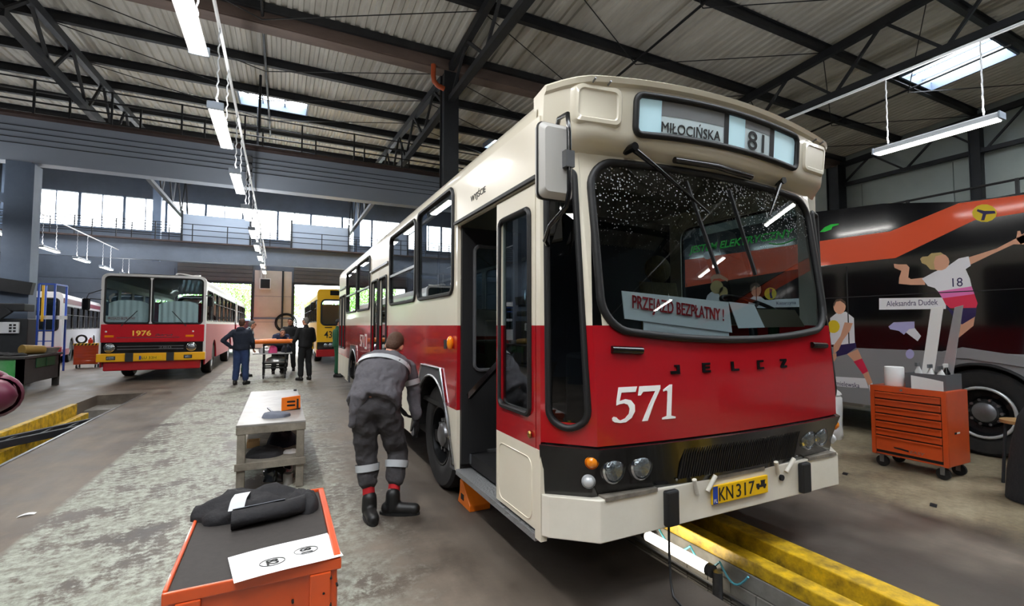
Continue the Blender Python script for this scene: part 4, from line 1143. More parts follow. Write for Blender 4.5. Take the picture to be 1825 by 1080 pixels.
for c in (4.5, 10.0):
    wheel(bus, BX0 + 0.07, c, -1); wheel(bus, BX1 - 0.07, c, 1)
    q = MB(); q.cyl((BX0 + 0.3, c, 0.5), (BX1 - 0.3, c, 0.5), 0.06, n=10); q.build('axle', M['black_matt'], bus)
# outside mirror
mr = Vector((1.185, 1.95, 2.365))
ml = rrect(0, 0, 0.185, 0.37, 0.03, 6)
q = MB(); q.loft([[mr + Vector((u * 0.9, 0.03, v * 0.95)) for u, v in ml], [mr + Vector((u, 0.02, v)) for u, v in ml], [mr + Vector((u, -0.02, v)) for u, v in ml], [mr + Vector((u * 0.8, -0.045, v * 0.85)) for u, v in ml]], cap=(True, True)); mo = q.build('side_mirror', M['mirror_grey'], bus, smooth=30)
q = MB(); q.tube([mr + Vector((u, -0.005, v)) for u, v in ml], 0.008, 6, closed=True); q.build('mirror_edge', M['rubber'], mo, smooth=60)
q = MB(); q.tube([(1.345, 2.20, 2.60), (1.26, 2.02, 2.63), (1.235, 1.90, 2.60), (1.232, 1.885, 2.5), (1.232, 1.885, 2.22), (1.225, 1.90, 2.14), (1.18, 1.98, 2.06), (1.25, 2.15, 2.02), (1.345, 2.28, 2.02)], 0.012, 8); q.build('mirror_arm', M['black_gloss'], mo, smooth=60)
q = MB(); q.box((1.205, 1.87, 2.33), (1.255, 1.905, 2.41)); q.build('clamp', M['steel'], mo)
# board, sheets and bottle behind the windscreen
cb = thing('notice_board', 'white card with red stencil lettering behind the bus windscreen', 'sign', (2.3, 2.3, 1.45))
u_ = Vector((2.738 - 1.842, 0.0, 1.679 - 1.765)).normalized(); v_ = Vector((0.0, 0, 1))
def bp_(a, b): return Vector((1.85, 2.235, 1.61)) + u_ * a + v_ * b
q = MB(); q.add([bp_(0, 0) + Vector((0, d, 0)) for d in (0,)] + [bp_(0.93, 0), bp_(0.90, 0.205), bp_(-0.02, 0.165)] + [bp_(0, 0) + Vector((0, 0.006, 0)), bp_(0.93, 0) + Vector((0, 0.006, 0)), bp_(0.90, 0.205) + Vector((0, 0.006, 0)), bp_(-0.02, 0.165) + Vector((0, 0.006, 0))],
                [(0, 1, 2, 3), (7, 6, 5, 4), (0, 4, 5, 1), (1, 5, 6, 2), (2, 6, 7, 3), (3, 7, 4, 0)]); q.build('card', M['paper'], cb)
text('stencil_letters', 'PRZEJAZD BEZPŁATNY !', bp_(0.055, 0.045) - Vector((0, 0.004, 0)), u_, v_, 0.79, 0.105, M['ink_red'], cb, 0.003, bold=0.01)
q = MB(); q.box((2.0, 2.24, 1.44), (2.75, 2.246, 1.60)); q.build('lower_card', M['paper'], cb)
q = MB(); q.prism([(2.80, 1.735), (3.06, 1.72), (3.17, 1.555), (2.89, 1.55)], lambda u, v, w: (u, w, v), 2.275, 2.279); tag(q.build('paper_sheet', M['paper']), 'blank white sheet leaning behind the bus windscreen', 'paper')
q = MB(); q.prism([(3.10, 1.69), (3.56, 1.69), (3.68, 1.56), (3.18, 1.555)], lambda u, v, w: (u, w, v), 2.30, 2.31); tag(q.build('metal_sheet', mat('bronze_sheet', '#8f8570', 0.35, 0.6)), 'brown metal sheet on the bus dashboard by the windscreen', 'sheet')
bt = thing('green_bottle', 'green plastic bottle standing behind the bus windscreen', 'bottle', (3.52, 2.45, 1.402))
q = MB(); q.lathe([(0, 0), (0.04, 0), (0.042, 0.01), (0.042, 0.17), (0.034, 0.21), (0.015, 0.25), (0.014, 0.275)], (3.52, 2.45, 1.402), n=14); q.build('bottle_body', mat('bottle_green', '#0f4a22', 0.12, coat=0.5), bt, smooth=50)
q = MB(); q.cyl((3.52, 2.45, 1.677), (3.52, 2.45, 1.702), 0.017, n=10); q.build('bottle_cap', mat('cap_green', '#1c6a34', 0.4), bt)
# wheel chock under the front wheel
wc = thing('wheel_chock', 'orange wheel chock wedged beside the front wheel of the bus', 'chock', (1.56, 3.9, 0))
q = MB(); q.prism([(0, 0), (0.30, 0), (0.25, 0.10), (0.24, 0.21), (0.18, 0.21), (0, 0.05)], lambda u, v, w: (w, 3.78 + u, v), 1.46, 1.65); q.build('chock_body', M['orange_bright'], wc, bevel=0.006)
q = MB(); q.box((1.457, 3.92, 0.05), (1.462, 3.99, 0.10)); q.build('grip_slot', M['black_matt'], wc)
# ---------------------------------------------------------------- electric bus with printed livery
XE = 7.6
eb = thing('electric_bus', 'long black, orange and grey electric bus with volleyball players printed on its side', 'bus', (8.9, 5, 0))
mat('e_black', '#0d0d10', 0.12, coat=0.6); mat('e_grey', '#8f8f91', 0.3, coat=0.4); mat('e_orange', '#e8501e', 0.3, coat=0.4)
mat('pskin', '#d9a183', 0.4); mat('pwhite', '#e9e7ea', 0.4); mat('ppink', '#e877b8', 0.4); mat('pred', '#d92a4e', 0.4); mat('pnavy', '#2a2052', 0.4)
mat('pblond', '#b8a06a', 0.5); mat('pbrown', '#4a3426', 0.5); mat('pyellow', '#e2c428', 0.4); mat('plilac', '#b8b4e0', 0.4); mat('e_green', '#2fd64a', 0.4)
def es(u, v, w): return (XE - w, u, v)
EW = [(2.65, 0.58), (8.6, 0.58), (-2.4, 0.58)]
top_ = [(14.5, 3.38), (4.6, 3.38), (4.2, 3.34), (3.6, 3.29), (2.79, 3.12), (2.2, 3.07), (-3.5, 3.0)]
q = MB(); q.plate([(-3.5, 1.24), (14.5, 1.24)] + top_, [], es, -0.04, 0.0); q.build('upper_body', MATS['e_black'], eb)
low = [(-3.5, 0.40)]
for c, r in sorted(EW):
    low += [(c - r, 0.40)] + [(c - r * math.cos(a), 0.52 + r * math.sin(a)) for a in [PI * i / 16 for i in range(17)]] + [(c + r, 0.40)]
low += [(14.5, 0.40), (14.5, 1.24), (-3.5, 1.24)]
q = MB(); q.plate(low, [], es, -0.04, 0.0); q.build('lower_body', MATS['e_grey'], eb)
q = MB(); q.box((XE + 0.04, -3.5, 2.9), (10.1, 14.5, 3.0)); q.box((10.06, -3.5, 0.4), (10.1, 14.5, 3.0)); q.box((XE + 0.04, -3.5, 0.4), (10.1, -3.45, 3.0)); q.box((XE + 0.04, 14.45, 0.4), (10.1, 14.5, 3.0)); q.box((XE + 0.2, -3.4, 0.4), (10.0, 14.4, 0.9)); q.build('body_shell', MATS['e_black'], eb)
q = MB(); q.box((XE - 0.012, -3.5, 0.39), (XE, 2.0, 0.43)); q.box((XE - 0.012, 3.28, 0.39), (XE, 8.0, 0.43)); q.box((XE - 0.012, 9.2, 0.39), (XE, 14.5, 0.43)); q.build('skirt_strip', MATS['chrome'], eb)
q = MB(); q.bar((XE - 0.006, -3.5, 1.25), (XE - 0.006, 2.05, 1.25), 0.012, 0.02); q.build('belt_strip', MATS['e_grey'], eb)
q = MB(); q.prism([(3.0, 1.24), (2.8, 1.30), (2.0, 1.18), (2.0, 1.06), (2.75, 1.16), (3.0, 1.16)], es, 0.001, 0.02); q.build('arch_flare', MATS['e_grey'], eb, bevel=0.005)
for c, r in EW:
    q = MB(); q.lathe([(r, 0.0), (r, 0.4), (0, 0.41)], (XE + 0.02, c, 0.52), (1, 0, 0), 30, False); q.build('wheel_well', MATS['black_matt'], eb)
    q = MB(); q.tube([(XE - 0.006, c - r * math.cos(a), 0.52 + r * math.sin(a)) for a in [PI * i / 20 for i in range(21)]], 0.02, 6); q.build('arch_lip', MATS['black_matt'], eb, smooth=60)
    we_ = wheel(eb, XE + 0.03, c, -1, 0.52, 0.3, 'rim_dark', hub='steel')
    q = MB(); q.tube([(XE + 0.022, c + 0.295 * math.cos(a), 0.52 + 0.295 * math.sin(a)) for a in [2 * PI * i / 36 for i in range(36)]], 0.018, 8, closed=True); q.build('rim_ring', mat('rim_silver', '#c4c6c8', 0.3, 0.4), we_, smooth=60)
def eprint(name, mt, layer, pts):
    q = MB(); q.plate(pts, [], es, 0.0005 + 0.0008 * (layer - 1), 0.001 + 0.0008 * layer); q.build(name, MATS[mt], eb)
eprint('orange_band', 'e_orange', 0.6, [(15, 3.30), (8.0, 2.96), (4.9, 2.90), (4.45, 2.896), (3.522, 2.878), (2.774, 3.1), (2.198, 3.062), (-3.4, 2.98), (-3.4, 2.8), (2.206, 2.858), (2.636, 2.856), (3.473, 2.499), (4.593, 2.506), (8.0, 2.33), (14.4, 2.5), (14.4, 3.28)][1:])
# window joints
for y in (4.1, 5.6, 7.2, 9.4, 11.2, 12.8, 0.6, -1.2):
    q = MB(); q.box((XE - 0.0035, y - 0.008, 1.3), (XE, y + 0.008, 2.45)); q.build('window_joint', MATS['black_matt'], eb)
q = MB(); q.box((XE - 0.0052, 1.2, 1.985), (XE, 4.6, 1.997)); q.build('window_joint', MATS['black_matt'], eb)
ART = [
('arm_print', 'pskin', 1, [(2.7, 2.41), (2.449, 2.48), (2.279, 2.574), (2.201, 2.61), (2.205, 2.493), (2.303, 2.508), (2.481, 2.423), (2.695, 2.314)]),
('hand_print', 'pskin', 1, [(2.279, 2.57), (2.266, 2.655), (2.244, 2.655), (2.234, 2.606), (2.193, 2.638), (2.19, 2.52), (2.247, 2.499)]),
('arm_print', 'pskin', 1, [(3.17, 2.199), (3.149, 2.102), (3.308, 2.114), (3.445, 2.141), (3.438, 2.223), (3.324, 2.213), (3.306, 2.192)]),
('hand_print', 'pskin', 1, [(3.496, 2.423), (3.436, 2.407), (3.347, 2.397), (3.316, 2.351), (3.334, 2.214), (3.438, 2.223), (3.409, 2.314), (3.487, 2.365)]),
('thigh_print', 'pskin', 1, [(2.801, 1.609), (2.67, 1.681), (2.689, 1.566), (2.833, 1.417), (2.856, 1.459)]),
('sock_print', 'pwhite', 1, [(3.407, 1.496), (3.289, 1.543), (3.218, 1.43), (3.258, 1.361)]),
('shoe_print', 'plilac', 2, [(3.586, 1.554), (3.522, 1.613), (3.283, 1.623), (3.286, 1.532), (3.348, 1.52), (3.408, 1.445), (3.466, 1.496), (3.566, 1.518)]),
('shoe_print', 'plilac', 2, [(3.301, 1.189), (3.307, 1.161), (3.321, 1.138), (3.34, 1.124), (3.362, 1.123), (3.381, 1.134), (3.394, 1.156), (3.398, 1.184), (3.392, 1.212), (3.378, 1.235), (3.358, 1.249), (3.336, 1.25), (3.317, 1.238), (3.305, 1.217)]),
('shorts_print', 'pnavy', 2, [(2.945, 1.817), (2.871, 1.749), (2.649, 1.816), (2.665, 1.681), (2.794, 1.583), (2.855, 1.62)]),
('jersey_print', 'pwhite', 3, [(3.183, 2.188), (3.044, 2.265), (2.902, 2.327), (2.798, 2.406), (2.703, 2.421), (2.687, 2.303), (2.737, 2.266), (2.701, 2.145), (2.688, 2.049), (3.017, 2.007), (3.051, 2.054), (3.122, 2.086)]),
('jersey_band_print', 'ppink', 3, [(3.017, 2.007), (2.688, 2.049), (2.665, 1.953), (2.977, 1.917)]),
('jersey_hem_print', 'pred', 3, [(2.977, 1.917), (2.665, 1.953), (2.64, 1.837), (2.655, 1.785), (2.904, 1.787), (2.948, 1.839)]),
('face_print', 'pskin', 4, [(2.89, 2.374), (2.902, 2.328), (2.93, 2.293), (2.971, 2.276), (3.017, 2.281), (3.057, 2.307), (3.085, 2.349), (3.093, 2.399), (3.081, 2.446), (3.051, 2.481), (3.009, 2.497), (2.964, 2.491), (2.924, 2.464), (2.898, 2.422)]),
('hair_print', 'pblond', 5, [(3.193, 2.452), (3.168, 2.476), (3.109, 2.475), (3.071, 2.51), (2.974, 2.508), (2.948, 2.482), (3.028, 2.464), (3.049, 2.389), (3.04, 2.289), (3.088, 2.299), (3.131, 2.365), (3.176, 2.393)]),
('leg_print', 'pskin', 1, [(4.134, 1.144), (3.985, 1.225), (3.934, 1.087), (4.035, 1.037)]),
('leg_print', 'pskin', 1, [(4.384, 1.122), (4.251, 1.155), (4.314, 1.025), (4.387, 1.02)]),
('knee_pad_print', 'pred', 2, [(4.047, 1.039), (3.934, 1.092), (3.86, 0.913), (3.93, 0.866)]),
('shin_print', 'pskin', 1, [(3.93, 0.866), (3.86, 0.911), (3.81, 0.753), (3.86, 0.707)]),
('shoe_print', 'pwhite', 2, [(3.86, 0.712), (3.81, 0.753), (3.797, 0.683), (3.808, 0.548), (3.829, 0.545), (3.851, 0.653)]),
('shorts_print', 'pnavy', 2, [(4.288, 1.272), (4.015, 1.326), (4.002, 1.248), (4.134, 1.144), (4.283, 1.095)]),
('jersey_print', 'pwhite', 3, [(4.357, 1.684), (4.268, 1.753), (4.129, 1.776), (4.023, 1.679), (4.021, 1.313), (4.197, 1.282), (4.37, 1.276)]),
('arm_print', 'pskin', 4, [(4.15, 1.617), (4.04, 1.604), (4.083, 1.489), (4.183, 1.347), (4.248, 1.202), (4.324, 1.134), (4.32, 1.264), (4.217, 1.41)]),
('ball_print', 'pyellow', 5, [(4.222, 1.553), (4.232, 1.51), (4.258, 1.475), (4.294, 1.456), (4.334, 1.455), (4.37, 1.474), (4.394, 1.509), (4.402, 1.552), (4.391, 1.596), (4.365, 1.631), (4.328, 1.65), (4.288, 1.649), (4.253, 1.63), (4.23, 1.595)]),
('face_print', 'pskin', 4, [(4.129, 1.853), (4.139, 1.804), (4.164, 1.765), (4.199, 1.744), (4.238, 1.745), (4.273, 1.768), (4.297, 1.809), (4.304, 1.859), (4.294, 1.909), (4.268, 1.948), (4.232, 1.968), (4.192, 1.966), (4.158, 1.943), (4.136, 1.902)]),
('hair_print', 'pbrown', 5, [(4.3, 1.906), (4.261, 1.965), (4.187, 1.974), (4.129, 1.925), (4.126, 1.86), (4.149, 1.9), (4.201, 1.941), (4.262, 1.931), (4.297, 1.848)]),
('name_plate_print', 'pwhite', 1, [(4.407, 0.79), (3.9, 0.807), (3.861, 0.669), (4.115, 0.653), (4.411, 0.649)]),
('ball_print', 'pyellow', 2, [(2.431, 2.901), (2.443, 2.857), (2.474, 2.826), (2.519, 2.814), (2.568, 2.824), (2.612, 2.854), (2.642, 2.898), (2.652, 2.948), (2.639, 2.993), (2.606, 3.024), (2.56, 3.035), (2.511, 3.023), (2.469, 2.993), (2.44, 2.949)]),
('ball_mark', 'pnavy', 3, [(2.6, 2.986), (2.539, 2.951), (2.448, 2.931), (2.442, 2.899), (2.525, 2.906), (2.543, 2.837), (2.573, 2.843), (2.555, 2.917), (2.608, 2.962)]),
('name_plate_print', 'pwhite', 1, [(3.688, 1.954), (2.942, 1.926), (2.947, 1.78), (3.693, 1.793)]),
('face_print', 'pskin', 2, [(5.505, 2.198), (5.516, 2.145), (5.545, 2.103), (5.586, 2.081), (5.631, 2.084), (5.671, 2.11), (5.698, 2.156), (5.707, 2.212), (5.695, 2.266), (5.666, 2.308), (5.624, 2.329), (5.579, 2.325), (5.54, 2.298), (5.513, 2.252)]),
('hair_print', 'pbrown', 3, [(5.72, 2.213), (5.718, 2.291), (5.655, 2.329), (5.562, 2.322), (5.516, 2.27), (5.538, 2.243), (5.629, 2.279), (5.685, 2.234), (5.696, 2.113)]),
('jersey_print', 'pwhite', 1, [(5.774, 1.946), (5.73, 2.054), (5.648, 2.099), (5.516, 2.079), (5.44, 2.016), (5.252, 2.007), (5.256, 1.868), (5.776, 1.885)]),
('ball_print', 'pyellow', 2, [(5.22, 2.114), (5.232, 2.069), (5.263, 2.035), (5.309, 2.017), (5.359, 2.019), (5.404, 2.042), (5.435, 2.081), (5.445, 2.127), (5.432, 2.173), (5.399, 2.208), (5.353, 2.225), (5.303, 2.221), (5.259, 2.198), (5.229, 2.159)]),
('ball_mark', 'pnavy', 3, [(5.346, 2.211), (5.289, 2.195), (5.311, 2.115), (5.288, 2.032), (5.333, 2.041), (5.348, 2.117)]),
('name_plate_print', 'pwhite', 1, [(5.252, 2.014), (4.486, 2.012), (4.491, 1.864), (5.256, 1.879)]),
('hair_print', 'pblond', 3, [(6.294, 2.303), (6.31, 2.248), (6.352, 2.206), (6.413, 2.184), (6.48, 2.188), (6.541, 2.218), (6.583, 2.267), (6.597, 2.326), (6.58, 2.382), (6.536, 2.425), (6.474, 2.445), (6.406, 2.439), (6.347, 2.409), (6.307, 2.361)]),
('bun_print', 'pblond', 3, [(6.193, 2.193), (6.208, 2.136), (6.244, 2.096), (6.293, 2.083), (6.342, 2.101), (6.377, 2.146), (6.389, 2.206), (6.374, 2.263), (6.337, 2.304), (6.287, 2.316), (6.239, 2.297), (6.205, 2.252)]),
('arm_print', 'pskin', 2, [(6.589, 2.512), (6.5, 2.57), (6.359, 2.556), (6.178, 2.449), (6.194, 2.399), (6.361, 2.478), (6.519, 2.479), (6.569, 2.403)]),
('jersey_print', 'pwhite', 1, [(6.726, 2.051), (6.673, 2.17), (6.573, 2.231), (6.399, 2.18), (6.341, 2.034)]),
('ball_print', 'pwhite', 2, [(6.556, 2.95), (6.57, 2.911), (6.606, 2.887), (6.656, 2.882), (6.705, 2.899), (6.741, 2.934), (6.754, 2.976), (6.739, 3.015), (6.702, 3.04), (6.652, 3.044), (6.603, 3.026), (6.568, 2.992)]),
]
for nm, mt, ly, pts in ART: eprint(nm, mt, ly, pts)
U_ = (0, -1, 0)
text('slogan', 'JESTEM ELEKTRYCZNY', (XE - 0.002, 7.12, 3.02), (0, -1, -0.012), (0, 0, 1), 2.24, 0.185, MATS['e_green'], eb, 0.002, shear=0.25, bold=0.02)
q = MB(); q.tube([(XE - 0.003, y, 2.95 + 0.05 * ((y - 5.1) / 0.23) ** 2 - 0.01 * (y - 5.1)) for y in [5.33 - 0.46 * i / 8 for i in range(9)]], 0.012, 6); q.build('slogan_swoosh', MATS['e_green'], eb)
q = MB(); q.prism([(4.47, 3.04), (4.40, 3.10), (4.30, 3.13), (4.19, 3.12), (4.19, 3.10), (4.28, 3.09), (4.30, 3.05), (4.40, 3.03)], es, 0.001, 0.003); q.build('plug_mark', MATS['e_green'], eb)
text('player_name', 'Aleksandra Dudek', (XE - 0.002, 3.60, 1.835), U_, (0, 0, 1), 0.575, 0.075, MATS['pnavy'], eb, 0.001)
text('player_name', 'Katarzyna', (XE - 0.002, 5.225, 1.905), U_, (0, 0, 1), 0.34, 0.07, MATS['pnavy'], eb, 0.001)
text('player_name', 'a', (XE - 0.002, 4.62, 1.92), U_, (0, 0, 1), 0.06, 0.05, MATS['pnavy'], eb, 0.001)
text('player_name', 'chmielewska', (XE - 0.002, 4.38, 0.66), U_, (0, 0, 1), 0.40, 0.07, MATS['pnavy'], eb, 0.001)
text('shirt_number', '18', (XE - 0.004, 2.87, 2.055), U_, (0, 0, 1), 0.10, 0.11, MATS['pnavy'], eb, 0.001)
text('fleet_digits', '06', (XE - 0.002, 10.36, 2.66), U_, (0, 0, 1), 0.32, 0.16, MATS['white_paint'], eb, 0.001, shear=0.3)

# ---------------------------------------------------------------- older red bus, number 1976
ik = thing('articulated_bus', 'older red and white articulated bus numbered 1976 with a yellow bumper', 'bus', (-3.2, 24, 0))
IX0, IX1, IY, IY2 = -4.42, -1.98, 16.5, 26.0
mat('ik_red', '#c01a26', 0.25, coat=0.7); mat('ik_yellow', '#efb010', 0.4, coat=0.3); mat('ik_white', '#d9d9d8', 0.35, coat=0.3); mat('ik_maroon', '#a5202f', 0.5, spec=0.2); mat('gold', '#f2c34a', 0.4)
def rbox(name, a, b, m, par, bev=0.0, sm=None):
    q = MB(); q.box(a, b); return q.build(name, MATS[m], par, bevel=bev)
# front shell: red nose, white rim round the screens
q = MB(); q.plate(rrect((IX0 + IX1) / 2, 1.80, IX1 - IX0, 2.42, 0.16, 6), [rrect((IX0 + IX1) / 2 - 0.0, 2.27, 2.28, 1.34, 0.12, 6)], lambda u, v, w: (u, w, v), IY, IY + 0.12); q.build('front_shell', MATS['ik_white'], ik, bevel=0.02)
rbox('front_panel', (IX0 + 0.03, IY - 0.03, 1.10), (IX1 - 0.03, IY + 0.05, 1.60), 'ik_red', ik, 0.015)
rbox('lower_apron', (IX0 + 0.10, IY - 0.02, 0.32), (IX1 - 0.10, IY + 0.1, 0.60), 'ik_red', ik, 0.03)
g = rbox('grille', (IX0 + 0.05, IY - 0.02, 0.76), (IX1 - 0.05, IY + 0.04, 1.12), 'black_gloss', ik)
for z in (0.90, 0.98): rbox('grille_trim', (-4.02, IY - 0.028, z), (-2.50, IY - 0.018, z + 0.018), 'chrome', g)
text('model_digits', '280', (-3.09, IY - 0.021, 0.925), (1, 0, 0), (0, 0, 1), 0.30, 0.055, MATS['chrome'], g, 0.006)
for x in (-4.19, -2.31):
    q = MB(); q.lathe([(0.125, 0), (0.125, 0.02), (0.11, 0.03), (0.108, 0.02)], (x, IY - 0.02, 0.955), (0, -1, 0), 24, False); o = q.build('headlight', MATS['chrome'], ik, smooth=40)
    q = MB(); q.lathe([(0.11, 0.01), (0.09, 0.03), (0.05, 0.042), (0, 0.045)], (x, IY - 0.02, 0.955), (0, -1, 0), 24, False); q.build('lens', MATS['lens'], o, smooth=60)
bb = rbox('bumper', (IX0 - 0.02, IY - 0.14, 0.575), (IX1 + 0.02, IY + 0.06, 0.80), 'ik_yellow', ik, 0.02)
for x in (-3.72, -2.79): rbox('bumper_guard', (x - 0.09, IY - 0.165, 0.57), (x + 0.09, IY - 0.14, 0.81), 'steel_dark', bb, 0.01)
for x in (-4.12, -2.37):
    o = rbox('fog_lamp', (x - 0.10, IY - 0.155, 0.63), (x + 0.10, IY - 0.14, 0.73), 'black_matt', bb, 0.005); rbox('lens', (x - 0.08, IY - 0.16, 0.645), (x + 0.08, IY - 0.154, 0.715), 'lens', o)
pl_ = rbox('number_plate', (-3.50, IY - 0.15, 0.62), (-2.99, IY - 0.14, 0.725), 'plate_yellow', bb)
rbox('country_strip', (-3.50, IY - 0.153, 0.62), (-3.455, IY - 0.15, 0.725), 'plate_blue', pl_)
text('plate_letters', 'LU 33H', (-3.44, IY - 0.151, 0.637), (1, 0, 0), (0, 0, 1), 0.33, 0.07, MATS['ink'], pl_, 0.002)
text('fleet_number', '1976', (-3.69, IY - 0.031, 1.28), (1, 0, 0), (0, 0, 1), 0.42, 0.15, MATS['gold'], ik, 0.003, bold=0.02)
text('maker_script', 'Ikarus', (-3.18, IY - 0.031, 1.275), (1, 0, 0), (0, 0, 1), 0.42, 0.065, MATS['chrome'], ik, 0.004, shear=0.4)
rbox('nose_trim', (-4.05, IY - 0.036, 1.225), (-2.6, IY - 0.028, 1.238), 'chrome', ik)
for x in (-4.2, -2.36): rbox('indicator', (x - 0.10, IY - 0.04, 1.24), (x + 0.10, IY - 0.028, 1.30), 'amber', ik, 0.004)
for x in (-4.27, -2.28):
    q = MB(); q.ell((x, IY - 0.035, 1.40), (0.025, 0.012, 0.025), 10, 6); q.build('nose_button', MATS['white_paint'], ik, smooth=60)
# split windscreen
for x0, x1 in ((-4.33, -3.33), (-3.27, -2.07)):
    lp = rrect((x0 + x1) / 2, 2.27, x1 - x0, 1.30, 0.09, 6)
    q = MB(); q.tube([(u, IY + 0.01, v) for u, v in lp], 0.025, 6, closed=True); o = q.build('windscreen', MATS['rubber'], ik, smooth=60)
    q = MB(); q.prism(lp, lambda u, v, w: (u, w, v), IY + 0.02, IY + 0.026); q.build('pane', MATS['glass_clear'], o)
rbox('screen_post', (-3.34, IY - 0.005, 1.62), (-3.26, IY + 0.05, 2.92), 'ik_white', ik, 0.01)
for x, dx in ((-3.95, 0.35), (-2.45, -0.35)):
    q = MB(); q.tube([(x, IY - 0.04, 1.55), (x + dx, IY - 0.03, 1.98)], 0.012, 6); o = q.build('wiper_arm', MATS['steel_dark'], ik)
# side walls with rows of windows
def side_windows(par, x, sd, ys, z0, z1, w, mt, zs, zr, y0, y1, red, white, arches=()):
    fn = lambda u, v, q_: (q_, u, v)
    q = MB(); q.plate([(y0, zr), (y1, zr), (y1, zs), (y0, zs)], [rrect(y + w / 2, (z0 + z1) / 2, w, z1 - z0, 0.07, 5) for y in ys], fn, x, x - sd * 0.04); q.build('window_band', MATS[white], par)
    pts = [(y0, 0.42)]
    for c, r in arches: pts += [(c - r * math.cos(a), max(0.42, 0.5 + r * math.sin(a))) for a in [PI * i / 12 for i in range(13)]]
    pts += [(y1, 0.42), (y1, zr), (y0, zr)]
    q = MB(); q.plate(pts, [], fn, x, x - sd * 0.04); q.build('side_panel', MATS[red], par)
    for y in ys:
        lp = rrect(y + w / 2, (z0 + z1) / 2, w, z1 - z0, 0.07, 5)
        q = MB(); q.tube([(x, a, b) for a, b in lp], 0.02, 5, closed=True); o = q.build('side_window', MATS['rubber'], par, smooth=60)
        q = MB(); q.prism(lp, lambda u, v, w_: (w_, u, v), x - sd * 0.02, x - sd * 0.026); q.build('pane', MATS[mt], o)
        q = MB(); q.box((x - 0.01, y, z0 + (z1 - z0) * 0.62), (x + 0.01, y + w, z0 + (z1 - z0) * 0.62 + 0.025)); q.build('slider_bar', MATS['rubber'], o)
def shell(par, x0, x1, y0, y1, z, m, zs=2.72):
    sec = [(x0, zs), (x0 + 0.03, zs + (z - zs) * 0.5), (x0 + 0.15, zs + (z - zs) * 0.85), (x0 + 0.5, z), (x1 - 0.5, z), (x1 - 0.15, zs + (z - zs) * 0.85), (x1 - 0.03, zs + (z - zs) * 0.5), (x1, zs)]
    q = MB(); q.loft([[(a, y, b) for a, b in sec] for y in (y0, y1)], closed=False); q.build('roof', MATS[m], par, smooth=35)
    rbox('floor_panel', (x0 + 0.05, y0 + 0.3, 0.5), (x1 - 0.05, y1 - 0.1, 0.9), 'bus_dark_inside', par)
for sd, x in ((1, IX1), (-1, IX0)):
    side_windows(ik, x, sd, [16.75 + 1.42 * i for i in range(6)] + [25.3], 1.72, 2.62, 1.25 if False else 1.2, 'glass_side', 2.75, 1.62, IY + 0.1, 26.4, 'ik_maroon', 'ik_white', [(18.7, 0.6), (24.2, 0.6)])
    side_windows(ik, x, sd, [27.7 + 1.42 * i for i in range(4)], 1.72, 2.62, 1.2, 'glass_side', 2.75, 1.62, 27.4, 33.4, 'ik_maroon', 'ik_white', [(30.2, 0.6)])
shell(ik, IX0, IX1, IY + 0.05, 26.4, 3.03, 'ik_white'); shell(ik, IX0, IX1, 27.4, 33.4, 3.03, 'ik_white')
for k in range(6):
    y = 26.4 + k * 0.17
    q = MB(); q.loft([[(a, y + dy, b) for a, b in rrect((IX0 + IX1) / 2, 1.75, IX1 - IX0 - 0.12 - 0.1 * e, 2.3 - 0.1 * e, 0.2, 5)] for dy, e in ((0, 1), (0.085, 0), (0.17, 1))]); q.build('bellows_fold', MATS['rubber'], ik)
rbox('rear_wall', (IX0, 33.4, 0.45), (IX1, 33.45, 2.9), 'ik_red', ik)
for c in (18.7, 24.2, 30.2):
    wheel(ik, IX1 - 0.05, c, 1, 0.5, 0.28, 'steel'); wheel(ik, IX0 + 0.05, c, -1, 0.5, 0.28, 'steel')
mo = rbox('mirror', (-4.75, 16.25, 1.98), (-4.58, 16.33, 2.30), 'black_gloss', ik, 0.03)
q = MB(); q.tube([(-4.4, IY + 0.02, 2.55), (-4.62, 16.30, 2.42), (-4.66, 16.29, 2.30)], 0.012, 6); q.tube([(-4.4, IY + 0.02, 2.28), (-4.62, 16.3, 2.29)], 0.012, 6); q.build('mirror_arm', MATS['steel_dark'], mo)
mo = rbox('mirror', (-1.92, 16.27, 2.12), (-1.79, 16.34, 2.42), 'black_gloss', ik, 0.03)
q = MB(); q.tube([(-2.0, IY + 0.02, 2.45), (-1.86, 16.32, 2.44)], 0.012, 6); q.build('mirror_arm', MATS['steel_dark'], mo)
q = MB(); q.tube([(-2.5 + 0.3 * math.cos(a), 16.9 + 0.25 * math.sin(a), 3.06 + 0.03 * math.sin(a * 2)) for a in [2 * PI * i / 20 for i in range(20)]], 0.02, 6, closed=True); q.build('roof_hatch', MATS['ik_white'], ik)
for i, (x, w_) in enumerate(((-3.83, 0.9), (-2.67, 0.95))):      # pale curtains behind the screens
    q = MB(); q.grid(lambda u, v: (x - w_ / 2 + w_ * u, 16.64 + 0.02 * math.sin(u * 40) , 1.66 + (0.62 - 0.10 * abs(2 * u - 1) ** 3) * v), 40, 2); q.build('sun_blind', MATS['paper'], ik, smooth=60)
text('notice_letters', 'PRZEJAZD BEZPŁATNY', (-4.27, 16.58, 1.71), (1, 0, 0), (0, 0, 1), 0.6, 0.09, MATS['ink_red'], rbox('notice_card', (-4.32, 16.585, 1.67), (-3.62, 16.59, 1.84), 'paper', ik), 0.003)

